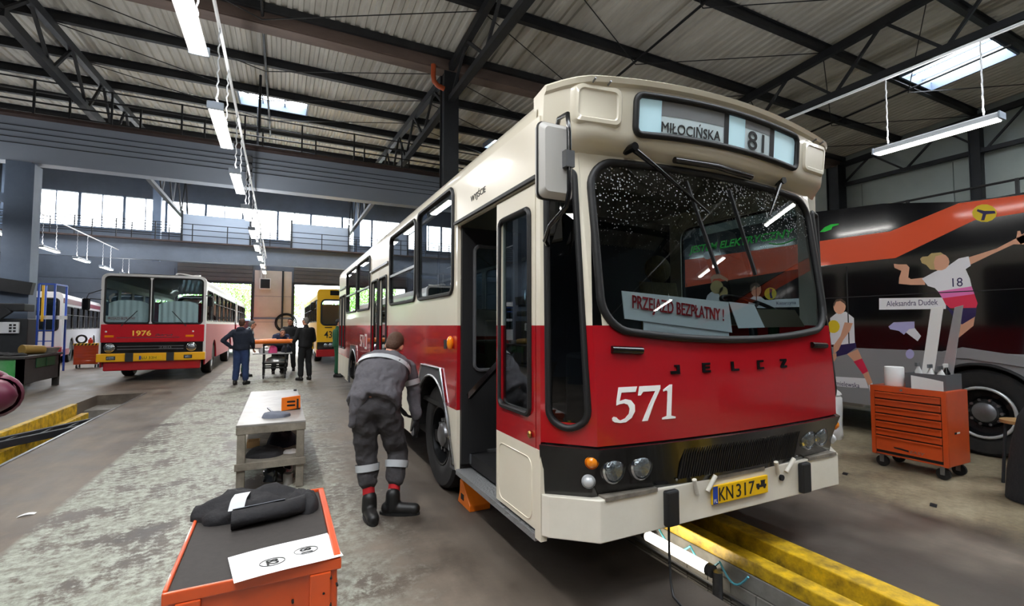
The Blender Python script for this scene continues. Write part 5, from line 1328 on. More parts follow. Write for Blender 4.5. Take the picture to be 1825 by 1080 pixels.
# ---------------------------------------------------------------- yellow bus
yb = thing('yellow_bus', 'yellow and red bus numbered 43 parked behind the red and cream bus', 'bus', (2.55, 25, 0))
mat('bus_yellow', '#efb90c', 0.3, coat=0.5); mat('dark_red', '#a5161c', 0.3, coat=0.5)
YX0, YX1, YF = 1.32, 3.80, 20.5
q = MB(); q.plate(rrect(2.56, 1.90, YX1 - YX0, 2.30, 0.14, 6), [rrect(2.56, 2.10, 2.16, 1.02, 0.16, 6)], lambda u, v, w: (u, w, v), YF, YF + 0.1); q.build('front_shell', MATS['bus_yellow'], yb, bevel=0.03)
lp = rrect(2.56, 2.10, 2.16, 1.02, 0.16, 6)
q = MB(); q.tube([(u, YF - 0.005, v) for u, v in lp], 0.035, 6, closed=True); o = q.build('windscreen', MATS['rubber'], yb, smooth=60)
q = MB(); q.prism(lp, lambda u, v, w: (u, w, v), YF + 0.02, YF + 0.026); q.build('pane', MATS['glass_clear'], o)
o = rbox('destination_sign', (1.80, YF - 0.02, 2.80), (3.3, YF + 0.01, 3.0), 'black_gloss', yb, 0.02)
rbox('headlamp_panel', (YX0 + 0.02, YF - 0.02, 0.62), (YX1 - 0.02, YF + 0.05, 0.90), 'black_gloss', yb)
for x in (1.66, 1.85, 3.27, 3.46):
    q = MB(); q.lathe([(0.085, 0.0), (0.085, 0.02), (0.07, 0.03), (0.0, 0.045)], (x, YF - 0.02, 0.765), (0, -1, 0), 20, False); q.build('headlight', MATS['lens'], yb, smooth=40)
rbox('bumper', (YX0 - 0.01, YF - 0.1, 0.31), (YX1 + 0.01, YF + 0.1, 0.60), 'dark_red', yb, 0.03)
rbox('air_slot', (1.62, YF - 0.012, 1.47), (1.9, YF, 1.51), 'black_matt', yb)
text('fleet_number', '43', (1.60, YF - 0.001, 1.06), (1, 0, 0), (0, 0, 1), 0.30, 0.28, MATS['ink'], yb, 0.003, bold=0.01)
for sd, x in ((-1, YX0), (1, YX1)):
    side_windows(yb, x, sd, [20.75 + 1.5 * i for i in range(7)], 1.72, 2.62, 1.3, 'glass_side', 2.80, 1.62, YF + 0.1, 32.0, 'bus_yellow', 'ik_white' if False else 'bus_yellow', [(22.6, 0.6), (28.5, 0.6)])
    for c in (22.6, 28.5): wheel(yb, x - sd * 0.05, c, sd, 0.5, 0.28, 'steel_dark')
shell(yb, YX0, YX1, YF + 0.02, 32.0, 3.06, 'bus_yellow', 2.80)
rbox('rear_wall', (YX0, 32.0, 0.45), (YX1, 32.05, 2.9), 'bus_yellow', yb)
mo = rbox('mirror', (1.08, YF - 0.2, 2.15), (1.22, YF - 0.12, 2.5), 'black_gloss', yb, 0.03)
q = MB(); q.tube([(1.34, YF, 2.6), (1.15, YF - 0.16, 2.5)], 0.015, 6); q.build('mirror_arm', MATS['steel_dark'], mo)

# ---------------------------------------------------------------- white bus at the far corner
wbz = thing('white_bus', 'white bus with a maroon roof stripe parked behind the blue ladder', 'bus', (-7.75, 24.6, 0), R(8.9))
mat('maroon', '#7d2238', 0.35, coat=0.4); mat('wb_white', '#e6e6ea', 0.3, coat=0.4); mat('wb_red', '#a81c2c', 0.35, coat=0.4)
side_windows(wbz, 0.0, 1, [0.75 + 1.5 * i for i in range(7)], 1.42, 2.35, 1.36, 'glass_dark', 2.42, 1.15, 0.1, 11.5, 'wb_white', 'wb_white', [(2.2, 0.55), (8.5, 0.55)])
side_windows(wbz, -2.45, -1, [0.75 + 1.5 * i for i in range(7)], 1.42, 2.35, 1.36, 'glass_dark', 2.42, 1.15, 0.1, 11.5, 'wb_white', 'wb_white', [(2.2, 0.55), (8.5, 0.55)])
shell(wbz, -2.45, 0.0, 0.05, 11.5, 2.95, 'wb_white', 2.42)
q = MB(); q.bar((0.012, 0.1, 2.56), (0.012, 11.5, 2.56), 0.02, 0.20); q.build('roof_stripe', MATS['maroon'], wbz)
q = MB(); q.plate(rrect(-1.225, 1.75, 2.45, 2.3, 0.2, 6), [rrect(-1.225, 2.0, 2.2, 1.25, 0.12, 6)], lambda u, v, w: (u, w, v), 0.0, 0.1); q.build('front_shell', MATS['wb_white'], wbz)
lp = rrect(-1.225, 2.0, 2.2, 1.25, 0.12, 6)
q = MB(); q.tube([(u, 0, v) for u, v in lp], 0.04, 6, closed=True); o = q.build('windscreen', MATS['rubber'], wbz, smooth=60)
q = MB(); q.prism(lp, lambda u, v, w: (u, w, v), 0.03, 0.036); q.build('pane', MATS['glass_side'], o)
rbox('bumper', (-2.47, -0.08, 0.34), (0.02, 0.12, 0.74), 'wb_red', wbz, 0.04)
rbox('side_skirt', (-0.03, 0.1, 0.36), (0.015, 1.6, 0.62), 'wb_red', wbz, 0.01)
rbox('rear_wall', (-2.45, 11.45, 0.45), (0, 11.5, 2.7), 'wb_white', wbz)
for c in (2.2, 8.5): wheel(wbz, -0.04, c, 1, 0.48, 0.26, 'steel_dark'); wheel(wbz, -2.41, c, -1, 0.48, 0.26, 'steel_dark')
# ---------------------------------------------------------------- furniture and tools
mat('old_wood', '#8d8578', 0.7, var=(7, '#5d564c', 0.8), bump=(25, 0.3))
mat('old_top', '#94918d', 0.4, var=(4, '#6a6661', 0.8))
mat('rag_grey', '#6a6f7c', 0.9, bump=(30, 0.4)); mat('cloth_black', '#1b1a1d', 0.85, bump=(40, 0.3)); mat('cloth_navy', '#1b2030', 0.9, bump=(40, 0.3))
mat('reflective', '#b4b8bc', 0.35); mat('mat_black', '#2b2725', 0.75, var=(40, '#3a3532', 0.5)); mat('cardboard', '#a78356', 0.8)
mat('plastic_grey', '#5b5d60', 0.5); mat('plastic_white', '#e2e2e0', 0.4); mat('alu', '#c9cacb', 0.3, 0.6)

def heap(name, m, parent, c, rx, ry, h, seed=0, n=28, rot=0.0, rough=0.5, flat=0.0):
    """a crumpled cloth: closed mound with folds"""
    rnd = random.Random(seed)
    ca, sa = math.cos(rot), math.sin(rot)
    q = MB(); loops = []
    K = 9
    for j in range(K):
        t = j / (K - 1)
        r = math.cos(t * PI / 2) ** 0.7 if t < 1 else 0.0
        lp = []
        for i in range(n):
            a = 2 * PI * i / n
            f = 1 + rough * 0.35 * noise.noise((math.cos(a) * 1.7 + seed, math.sin(a) * 1.7, t * 2))
            x = rx * r * f * math.cos(a); y = ry * r * f * math.sin(a)
            z = h * math.sin(t * PI / 2) ** 0.8 * (1 + rough * 0.9 * noise.noise((x / rx * 2.2 + seed * 3, y / ry * 2.2, 1.3))) + rough * h * 0.25 * noise.noise((x / rx * 6, y / ry * 6, seed))
            lp.append((c[0] + x * ca - y * sa, c[1] + x * sa + y * ca, c[2] + max(0.0, z) * (0 if j == 0 else 1)))
        loops.append(lp)
    q.loft(loops, cap=(True, True))
    return q.build(name, m, parent, smooth=70)

# low worn bench in the aisle
tb = thing('low_workbench', 'low worn wooden bench with a shelf in the middle of the aisle', 'workbench', (-0.05, 6.3, 0))
TX0, TX1, TY0, TY1, TZ = -0.35, 0.245, 5.1, 7.6, 0.64
rbox('tabletop', (TX0, TY0, TZ - 0.02), (TX1, TY1, TZ), 'old_top', tb, 0.004)
for y in (TY0, TY1 - 0.04): rbox('apron', (TX0, y, TZ - 0.09), (TX1, y + 0.04, TZ - 0.02), 'old_wood', tb, 0.004)
for x in (TX0, TX1 - 0.03): rbox('side_rail', (x, TY0 + 0.04, TZ - 0.07), (x + 0.03, TY1 - 0.04, TZ - 0.02), 'old_wood', tb)
for x in (TX0 + 0.01, TX1 - 0.08):
    for y in (TY0 + 0.005, TY1 - 0.075): rbox('leg', (x, y, 0), (x + 0.07, y + 0.07, TZ - 0.09), 'old_wood', tb, 0.006)
rbox('shelf', (TX0 + 0.01, TY0 + 0.01, 0.26), (TX1 - 0.01, TY1 - 0.01, 0.285), 'old_wood', tb)
rbox('shelf_rail', (TX0 - 0.005, TY0 - 0.012, 0.22), (TX1 + 0.005, TY0 + 0.005, 0.285), 'old_wood', tb, 0.003)
oc2 = thing('plastic_chock', 'orange plastic wheel chock with two slots on the low bench', 'chock', (0.13, 5.95, TZ))
q = MB(); q.plate([(0, 0), (0.19, 0.02), (0.185, 0.155), (0, 0.14)], [rrect(0.095, 0.052, 0.085, 0.022, 0.01, 5), rrect(0.095, 0.092, 0.085, 0.022, 0.01, 5)], lambda u, v, w: (0.03 + u, 5.75 + 0.1 * u + w, TZ + 0.001 + v), 0.0, 0.02); q.build('slotted_face', MATS['orange_bright'], oc2)
q = MB(); q.add([(0.03, 5.77, TZ + .001), (0.22, 5.79, TZ + .001), (0.215, 5.79, TZ + 0.155), (0.03, 5.77, TZ + 0.14), (0.03, 6.05, TZ + .001), (0.22, 6.07, TZ + .001)], [(0, 1, 5, 4), (3, 2, 5, 4), (0, 4, 3), (1, 2, 5)]); q.build('wedge', MATS['orange_bright'], oc2)
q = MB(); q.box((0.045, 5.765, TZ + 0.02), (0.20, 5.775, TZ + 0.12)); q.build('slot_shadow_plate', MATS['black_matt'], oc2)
tag(heap('grey_rag', MATS['rag_grey'], None, (-0.02, 5.42, TZ), 0.14, 0.10, 0.05, 3), 'crumpled grey rag on the low bench', 'rag')
q = MB(); q.bar((-0.05, 5.52, TZ + 0.03), (-0.10, 5.68, TZ + 0.055), 0.018, 0.012); q.bar((-0.05, 5.52, TZ + 0.03), (-0.04, 5.48, TZ + 0.012), 0.022, 0.024); tag(q.build('file_tool', MATS['steel']), 'small steel file leaning on the grey rag', 'tool')
q = MB(); q.box((0.19, 7.42, TZ), (0.23, 7.47, TZ + 0.02)); tag(q.build('steel_nut', MATS['steel_dark'], bevel=0.004), 'small dark block at the far corner of the low bench', 'block')
tag(heap('dark_trousers', MATS['cloth_black'], None, (-0.10, 5.36, 0.285), 0.17, 0.16, 0.07, 5), 'crumpled black work clothes on the bench shelf', 'clothes')
tag(heap('navy_jacket', MATS['cloth_navy'], None, (0.05, 5.75, 0.285), 0.15, 0.18, 0.13, 8), 'navy cloth heap behind the black clothes on the shelf', 'clothes')
tag(heap('white_rag', MATS['paper'], None, (0.12, 5.33, 0.285), 0.07, 0.05, 0.03, 11), 'small white rag at the edge of the bench shelf', 'rag')
bx_ = thing('cardboard_box', 'small open cardboard box on the bench shelf', 'box', (-0.22, 5.75, 0.285))
for a, b in (((-0.29, 5.70, 0.285), (-0.17, 5.71, 0.35)), ((-0.29, 5.84, 0.285), (-0.17, 5.85, 0.35)), ((-0.29, 5.71, 0.285), (-0.28, 5.84, 0.35)), ((-0.18, 5.71, 0.285), (-0.17, 5.84, 0.35)), ((-0.28, 5.71, 0.285), (-0.18, 5.84, 0.292))): rbox('box_side', a, b, 'cardboard', bx_)
bg = thing('rubbish_bag', 'black plastic bag under the low bench', 'bag', (0.02, 5.5, 0))
heap('bag_body', MATS['black_gloss'], bg, (0.02, 5.5, 0), 0.15, 0.16, 0.17, 14, rough=0.8)
cn = thing('tin_can', 'old dented tin beside the bench leg on the floor', 'tin', (0.15, 5.17, 0))
q = MB(); q.lathe([(0, 0), (0.045, 0), (0.045, 0.1), (0.04, 0.105), (0.038, 0.02), (0, 0.02)], (0.10, 5.25, 0), n=16); q.build('tin_body', MATS['old_top'], cn, smooth=40)

# orange tool cart in the foreground
ct = thing('tool_cart', 'orange tool cart with a black rubber top in the foreground', 'cart', (-0.05, 1.9, 0))
AX0, AX1, AY0, AY1, AZ = -0.27, 0.185, 1.57, 2.25, 0.85
rbox('cart_body', (AX0 + 0.01, AY0 + 0.012, 0.14), (AX1 - 0.01, AY1 - 0.01, AZ - 0.012), 'orange_paint', ct, 0.01)
for a, b in (((AX0, AY0, AZ - 0.03), (AX1, AY0 + 0.012, AZ + 0.004)), ((AX0, AY1 - 0.012, AZ - 0.03), (AX1, AY1, AZ + 0.012)), ((AX0, AY0 + .012, AZ - 0.03), (AX0 + 0.012, AY1 - .012, AZ + 0.008)), ((AX1 - 0.022, AY0 + .012, AZ - 0.03), (AX1, AY1 - .012, AZ + 0.012))): rbox('rim', a, b, 'orange_paint', ct, 0.004)
rbox('rubber_mat', (AX0 + 0.013, AY0 + 0.013, AZ - 0.012), (AX1 - 0.023, AY1 - 0.013, AZ), 'mat_black', ct)
for x in (AX0 + 0.03, AX1 - 0.09): rbox('corner_rib', (x, AY0 - 0.002, 0.16), (x + 0.06, AY0 + 0.012, AZ - 0.03), 'orange_paint', ct, 0.004)
for x, z in ((AX0 + 0.05, 0.79), (AX1 - 0.03, 0.80), (AX1 - 0.05, 0.76), (AX1 - 0.03, 0.72), (0.05, 0.755), (AX1 - 0.012, 0.775)):
    q = MB(); q.cyl((x, AY0 + 0.01, z), (x, AY0 - 0.004, z), 0.0035, n=8); q.build('rivet_hole', MATS['black_matt'], ct)
for k in range(5): rbox('drawer', (AX1 - 0.012, AY0 + 0.06, 0.2 + k * 0.115), (AX1 - 0.004, AY1 - 0.06, 0.305 + k * 0.115), 'orange_paint', ct, 0.003)
def caster(par, x, y, r=0.055, h=0.14):
    q = MB(); q.cyl((x - 0.016, y, r), (x + 0.016, y, r), r, n=18); o = q.build('caster', MATS['rubber'], par, smooth=40)
    q = MB(); q.box((x - 0.026, y - 0.02, r - 0.01), (x - 0.019, y + 0.02, h)); q.box((x + 0.019, y - 0.02, r - 0.01), (x + 0.026, y + 0.02, h)); q.box((x - 0.03, y - 0.03, h - 0.008), (x + 0.03, y + 0.03, h)); q.build('fork', MATS['steel'], o)
for x in (AX0 + 0.06, AX1 - 0.06):
    for y in (AY0 + 0.07, AY1 - 0.07): caster(ct, x, y)
# jacket thrown on the cart
jk = thing('work_jacket', 'black work jacket with grey reflective bands lying on the orange cart', 'jacket', (-0.05, 2.1, AZ))
heap('jacket_body', MATS['cloth_black'], jk, (-0.09, 2.13, AZ + 0.001), 0.19, 0.12, 0.065, 21, 40, 0.15, 0.7)
q = MB(); pts = [(-0.14, 1.97, AZ + 0.032), (-0.05, 1.975, AZ + 0.036), (0.03, 1.99, AZ + 0.036), (0.10, 2.03, AZ + 0.03)]
q.loft([[(x, y + 0.042 * math.cos(a), max(AZ + 0.001, z + (0.030 + 0.004 * math.sin(3 * a + x * 30)) * math.sin(a))) for a in [2 * PI * i / 14 for i in range(14)]] for x, y, z in pts], cap=(True, True)); q.build('sleeve', MATS['cloth_black'], jk, smooth=70)
q = MB(); q.loft([[(x, y + 0.0425 * math.cos(a), z + 0.0335 * math.sin(a)) for a in [0.3 + 1.2 * i / 6 for i in range(7)]] for x, y, z in pts[:3]], closed=False); q.build('sleeve_facing', mat('rag_sheen', '#575c68', 0.6), jk, smooth=70)
def drape(x0, x1, y0, y1, name, m):
    q = MB(); q.grid(lambda u, v: (x0 + (x1 - x0) * u + 0.02 * v, y0 + (y1 - y0) * v, AZ + 0.052 + 0.028 * math.sin(v * PI) + 0.004 * math.sin(v * 9)), 3, 10); return q.build(name, MATS[m], jk, smooth=60)
drape(-0.155, -0.105, 2.0, 2.17, 'reflective_band', 'reflective')
heap('collar', MATS['cloth_black'], jk, (0.09, 2.08, AZ + 0.001), 0.06, 0.09, 0.055, 33, 24, 0.4, 0.6)
# sheet with the route numbers
ps = thing('number_sheet', 'white paper sheet with two circled numbers lying on the orange cart', 'paper', (0.03, 1.65, AZ + 0.006))
c00, c10, c11, c01 = Vector((-0.10, 1.54, 0.858)), Vector((0.19, 1.57, 0.862)), Vector((0.16, 1.77, 0.858)), Vector((-0.13, 1.72, 0.856))
def pp_(u, v): return (c00 * (1 - u) + c10 * u) * (1 - v) + (c01 * (1 - u) + c11 * u) * v + Vector((0, 0, 0.004 * math.sin(u * 5) * 0.5))
q = MB(); q.grid(lambda u, v: pp_(u, v), 10, 6); q.grid(lambda u, v: pp_(u, v) - Vector((0, 0, 0.0008)), 10, 6); q.build('sheet', MATS['paper'], ps)
ud = (c10 - c00).normalized(); vd = (c01 - c00).normalized()
for (u, v), s_ in (((0.36, 0.36), '82'), ((0.70, 0.50), '81')):
    c_ = pp_(u, v) + Vector((0, 0, 0.0012))
    q = MB(); q.tube([c_ + ud * 0.034 * math.cos(a) + vd * 0.024 * math.sin(a) for a in [2 * PI * i / 28 for i in range(28)]], 0.0012, 4, closed=True); q.build('ring', MATS['ink'], ps)
    w_ = ud * 1.0; text('number', s_, c_ + ud * 0.014 + vd * 0.012, -vd, ud, 0.024, 0.028, MATS['ink'], ps, 0.0006) if False else text('number', s_, c_ - ud * 0.017 + vd * 0.017, -vd, ud, 0.034, 0.034, MATS['ink'], ps, 0.0006, bold=0.02)

# orange drawer cabinet by the electric bus
tc_ = thing('drawer_cabinet', 'orange roller cabinet with seven drawers standing before the electric bus', 'cabinet', (6.3, 2.7, 0))
KX0, KX1, KY0, KY1, KZ0, KZ1 = 6.03, 6.50, 2.37, 3.05, 0.14, 0.90
rbox('cabinet_body', (KX0 + 0.012, KY0, KZ0), (KX1, KY1, KZ1), 'orange_paint', tc_, 0.01)
rbox('front_frame', (KX0, KY0, KZ0), (KX0 + 0.012, KY0 + 0.04, KZ1), 'orange_paint', tc_); rbox('front_frame', (KX0, KY1 - 0.04, KZ0), (KX0 + 0.012, KY1, KZ1), 'orange_paint', tc_); rbox('front_frame', (KX0, KY0 + .04, KZ1 - 0.06), (KX0 + 0.012, KY1 - .04, KZ1), 'orange_paint', tc_)
rbox('gap_shade', (KX0 + 0.0112, KY0 + 0.04, KZ0 + 0.02), (KX0 + 0.0125, KY1 - 0.04, KZ1 - 0.06), 'black_matt', tc_)  # black sheet standing in for the shade between the drawers
zz = KZ1 - 0.068
for k in range(7):
    h = 0.078 if k < 6 else 0.165
    dr = rbox('drawer', (KX0 - 0.006, KY0 + 0.046, zz - h + 0.011), (KX0 + 0.011, KY1 - 0.045, zz), 'orange_paint', tc_, 0.004)
    q = MB(); q.bar((KX0 - 0.012, KY0 + 0.05, zz - 0.008), (KX0 - 0.012, KY1 - 0.05, zz - 0.008), 0.016, 0.012); q.build('pull_rail', MATS['orange_paint'], dr)
    zz -= h + 0.003
q = MB(); q.prism([(2.84, 0.25), (2.83, 0.235), (2.77, 0.23), (2.70, 0.222), (2.70, 0.24), (2.78, 0.25)], lambda u, v, w: (w, u, v), KX0 - 0.0075, KX0 - 0.0062); q.build('maker_mark', MATS['ink'], tc_)
text('maker_mark', 'EASY', (KX0 - 0.0065, 2.69, 0.215), (0, -1, 0), (0, 0, 1), 0.13, 0.03, MATS['steel'], tc_, 0.001, shear=0.2)
rbox('side_mark', (6.18, KY0 - 0.002, 0.46), (6.22, KY0, 0.48), 'ink', tc_); rbox('side_mark', (6.23, KY0 - 0.002, 0.463), (6.29, KY0, 0.478), 'lamp_white', tc_)
q = MB(); q.cyl((KX0, 2.75, KZ1 - 0.03), (KX0 - 0.008, 2.75, KZ1 - 0.03), 0.012, n=12); q.build('lock', MATS['steel'], tc_)
for x in (KX0 + 0.07, KX1 - 0.07):
    for y in (KY0 + 0.07, KY1 - 0.07): caster(tc_, x, y, 0.06)
cr = thing('parts_crate', 'grey plastic crate of bottles on the drawer cabinet', 'crate', (6.28, 2.55, KZ1))
for a, b in (((6.12, 2.40, KZ1), (6.46, 2.41, 1.06)), ((6.12, 2.74, KZ1), (6.46, 2.75, 1.06)), ((6.12, 2.41, KZ1), (6.13, 2.74, 1.06)), ((6.45, 2.41, KZ1), (6.46, 2.74, 1.06)), ((6.13, 2.41, KZ1), (6.45, 2.74, KZ1 + 0.01))): rbox('crate_side', a, b, 'plastic_grey', cr)
for i, (x, y, h, m_) in enumerate(((6.18, 2.46, 0.25, 'plastic_white'), (6.27, 2.45, 0.27, 'black_gloss'), (6.19, 2.55, 0.26, 'plastic_white'), (6.22, 2.67, 0.27, 'plastic_white'), (6.38, 2.46, 0.25, 'steel'))):
    b_ = thing('spray_bottle', ['white spray bottle at the front of the grey crate', 'black spray bottle in the grey crate', 'white spray bottle in the middle of the grey crate', 'white spray bottle at the back of the grey crate', 'silver can in the grey crate'][i], 'bottle', (x, y, KZ1 + 0.01), group='bottles in the grey crate')
    q = MB(); q.lathe([(0, 0), (0.03, 0), (0.032, 0.01), (0.032, h * 0.6), (0.012, h * 0.78), (0.011, h * 0.85)], (x, y, KZ1 + 0.011), n=12); q.build('bottle_body', MATS[m_], b_, smooth=50)
    q = MB(); q.box((x - 0.05, y - 0.012, KZ1 + h * 0.85), (x + 0.02, y + 0.012, KZ1 + h)); q.build('spray_head', MATS['plastic_white' if m_ != 'plastic_white' else 'plastic_grey'], b_, bevel=0.004)
q = MB(); q.lathe([(0.03, 0), (0.085, 0.0), (0.09, 0.01), (0.09, 0.2), (0.085, 0.21), (0.03, 0.21), (0.03, 0)], (6.16, 2.87, KZ1 + 0.001), (0, 0, 1), 22, False); tag(q.build('paper_roll', MATS['paper'], smooth=40), 'white paper roll on the drawer cabinet', 'paper roll')
q = MB(); q.loft([[(6.035 + 0.02 * math.sin(t * 3), 2.66 - 0.27 * t, KZ1 + 0.001), (6.035 + 0.02 * math.sin(t * 3), 2.66 - 0.27 * t, 1.04 - 0.04 * t), (6.039 + 0.02 * math.sin(t * 3), 2.66 - 0.27 * t, 1.04 - 0.04 * t), (6.039 + 0.02 * math.sin(t * 3), 2.66 - 0.27 * t, KZ1 + 0.001)] for t in [i / 10 for i in range(11)]], cap=(True, True)); tag(q.build('plastic_sheet', MATS['plastic_white'], smooth=40), 'bent translucent white sheet at the cabinet edge', 'sheet')
for nm, lb, y0, y1, m_ in (('shelf_panel', 'white metal panel leaning out of the grey crate', (2.70, 2.59), (2.58, 2.47), 'white_paint'), ('shelf_panel', 'grey metal panel leaning out of the crate beside the white one', (2.53, 2.43), (2.38, 2.31), 'alu')):
    q = MB(); q.add([(6.30, y0[0], 0.915), (6.30, y0[1], 0.915), (6.32, y1[1], 1.78), (6.32, y1[0], 1.76), (6.312, y0[0], 0.915), (6.312, y0[1], 0.915), (6.332, y1[1], 1.78), (6.332, y1[0], 1.76)], [(0, 1, 2, 3), (7, 6, 5, 4), (0, 4, 5, 1), (1, 5, 6, 2), (2, 6, 7, 3), (3, 7, 4, 0)]); tag(q.build(nm, MATS[m_], bevel=0.003), lb, 'panel')
# white sack by the electric bus
sk = thing('white_sack', 'tied white sack standing beside the bus bumper', 'sack', (6.95, 4.05, 0))
q = MB(); q.loft([[(6.95 + (0.17 + 0.02 * math.sin(5 * a + z * 9)) * f * math.cos(a) + dx, 4.05 + (0.15 + 0.02 * math.cos(4 * a + z * 7)) * f * math.sin(a), z) for a in [2 * PI * i / 22 for i in range(22)]] for z, f, dx in ((0.0, 0.95, 0), (0.06, 1.1, 0), (0.25, 1.1, 0.0), (0.42, 0.95, 0.03), (0.55, 0.75, 0.08), (0.60, 0.45, 0.12))], cap=(True, True)); q.build('sack_body', mat('sack', '#d9d9d6', 0.7, bump=(12, 0.5)), sk, smooth=60)
heap('sack_top', MATS['sack'], sk, (7.07, 4.05, 0.59), 0.10, 0.10, 0.06, 41, rough=0.6)
# stool and dark coat at the right edge
st_ = thing('wooden_stool', 'small stool with a wooden seat at the picture edge', 'stool', (6.62, 2.05, 0))
q = MB(); q.lathe([(0, 0.60), (0.17, 0.60), (0.17, 0.63), (0, 0.63)], (6.62, 2.0, 0), n=24); q.build('seat', mat('wood_light', '#a88558', 0.5, var=(9, '#8a6a42', 0.6)), st_)
for a in (0.6, 2.2, 3.8, 5.3):
    q = MB(); q.cyl((6.62 + 0.13 * math.cos(a), 2.0 + 0.13 * math.sin(a), 0.60), (6.62 + 0.17 * math.cos(a), 2.0 + 0.17 * math.sin(a), 0), 0.014, n=8); q.build('leg', MATS['steel_dark'], st_)
ch_ = thing('coat_on_chair', 'black coat with dark red lining hung over a chair', 'coat', (6.1, 1.80, 0))
q = MB(); q.loft([[(6.12 + rx * math.cos(a) + 0.008 * math.sin(7 * a + z * 9), 1.72 + ry * math.sin(a) + 0.01 * math.cos(6 * a), z) for a in [2 * PI * i / 26 for i in range(26)]] for z, rx, ry in ((0.01, 0.28, 0.26), (0.25, 0.26, 0.24), (0.5, 0.24, 0.20), (0.75, 0.22, 0.15), (0.86, 0.17, 0.09), (0.88, 0.05, 0.03))], cap=(True, True)); q.build('coat_cloth', MATS['cloth_black'], ch_, smooth=60)
q = MB(); q.grid(lambda u, v: (5.855 + 0.03 * v + 0.13 * u * 0.3, 1.70 - 0.16 * u, 0.03 + 0.45 * v), 4, 4); q.build('lining', mat('lining_red', '#571418', 0.8), ch_)

# things in and at the main pit
pt_ = thing('pit_lamp', 'glowing tube lamp on the wall of the inspection pit', 'lamp', (2.80, 2.8, -0.2))
q = MB(); q.cyl((2.80, 2.50, -0.18), (2.80, 3.12, -0.19), 0.04, n=16); q.build('tube', mat('pit_tube', '#ffffff', 0.4, emit=('#fff4e0', 9.0)), pt_, smooth=40)
for y in (2.48, 3.14):
    q = MB(); q.cyl((2.80, y - 0.02, -0.18), (2.80, y + 0.02, -0.18), 0.045, n=16); q.build('end_cap', MATS['plastic_grey'], pt_, smooth=40)
    q = MB(); q.bar((2.80, y, -0.2), (2.92, y, -0.2), 0.02, 0.02); q.build('bracket', MATS['steel'], pt_)
area((2.76 - 2.80, 2.8 - 2.8, -0.18 + 0.2 + 0.05), 0.05, 0.6, 5, pt_, (1, 0.93, 0.8)).rotation_euler = (R(180), 0, 0)
mat('hose_blue', '#5fb4c8', 0.4)
for i, (y0, y1) in enumerate(((3.05, 2.72), (2.72, 2.45), (2.45, 2.22))):
    q = MB(); q.tube([(2.86, y0 + (y1 - y0) * t, -0.12 - 0.10 * math.sin(t * PI)) for t in [k / 8 for k in range(9)]], 0.008, 6); tag(q.build('air_hose', MATS['hose_blue'], smooth=60), ['thin blue hose loop at the far end of the pit lamp', 'thin blue hose loop over the pit lamp', 'thin blue hose loop past the pit post'][i], 'hose', 'blue hose loops in the pit')
q = MB(); q.tube([(2.10, 2.16, 0.40), (2.09, 2.15, 0.25), (2.07, 2.12, 0.08), (2.05, 2.08, 0.02), (2.0, 1.9, 0.012), (1.96, 1.6, 0.012)], 0.008, 6); tag(q.build('hanging_cable', MATS['rubber'], smooth=60), 'black cable hanging from the bus bumper to the floor', 'cable')
tag(heap('orange_glove', mat('glove_orange', '#e8591c', 0.7), None, (2.88, 2.03, -0.70), 0.06, 0.05, 0.05, 51, rough=0.9), 'crumpled orange glove on the pit ledge', 'glove')

# green workbench on the far side of the left pit
wk = thing('green_workbench', 'dark steel workbench with a green end and cluttered top', 'workbench', (-5.9, 15.6, 0))
mat('green_paint', '#3fae52', 0.5, var=(3, '#8fa694', 0.7)); mat('dark_steel_worn', '#3b3a3a', 0.6, var=(3, '#23211f', 0.7)); mat('green_dark', '#1f4a2c', 0.6)
rbox('worktop', (-6.9, 14.55, 0.80), (-5.2, 16.7, 0.86), 'dark_steel_worn', wk, 0.01)
rbox('end_panel', (-6.85, 14.6, 0.18), (-5.36, 14.64, 0.80), 'green_paint', wk); rbox('corner_strip', (-5.36, 14.58, 0.18), (-5.24, 14.66, 0.80), 'white_paint', wk)
rbox('side_panel', (-5.28, 14.66, 0.22), (-5.24, 16.62, 0.80), 'dark_steel_worn', wk)
for y in (15.2, 15.75): rbox('drawer_front', (-5.235, y, 0.56), (-5.215, y + 0.48, 0.78), 'green_dark', wk, 0.005)
for x, y in ((-5.3, 14.62), (-5.3, 16.55), (-6.8, 14.62), (-6.8, 16.55)): rbox('leg', (x - 0.06, y - 0.04, 0), (x + 0.06, y + 0.06, 0.8), 'green_dark' if y < 15 else 'dark_steel_worn', wk)
q = MB(); q.cyl((-5.62, 15.55, 0.982), (-5.36, 15.95, 0.962), 0.12, 0.10, n=16); tag(q.build('brake_drum', mat('brass_old', '#a58748', 0.5, 0.4), smooth=40, bevel=0.01), 'brass coloured cylinder lying on the green workbench', 'part')
q = MB(); q.lathe([(0.0, 0), (0.20, 0), (0.27, 0.14), (0.25, 0.14), (0.19, 0.02), (0, 0.02)], (-5.42, 16.3, 0.861), n=20); tag(q.build('metal_basin', MATS['old_top'], smooth=40), 'dented metal basin of scrap on the green workbench', 'basin')
for i, (x, y, s_) in enumerate(((-5.8, 15.1, 3), (-6.1, 15.5, 5), (-5.5, 14.95, 9))): tag(heap('oily_rag', MATS['cloth_black'], None, (x, y, 0.861), 0.2, 0.18, 0.07, 60 + s_), ['dark oily rag near the green end of the workbench', 'dark oily rag at the back of the workbench', 'dark oily rag at the front corner of the workbench'][i], 'rag', 'rags on the green workbench')
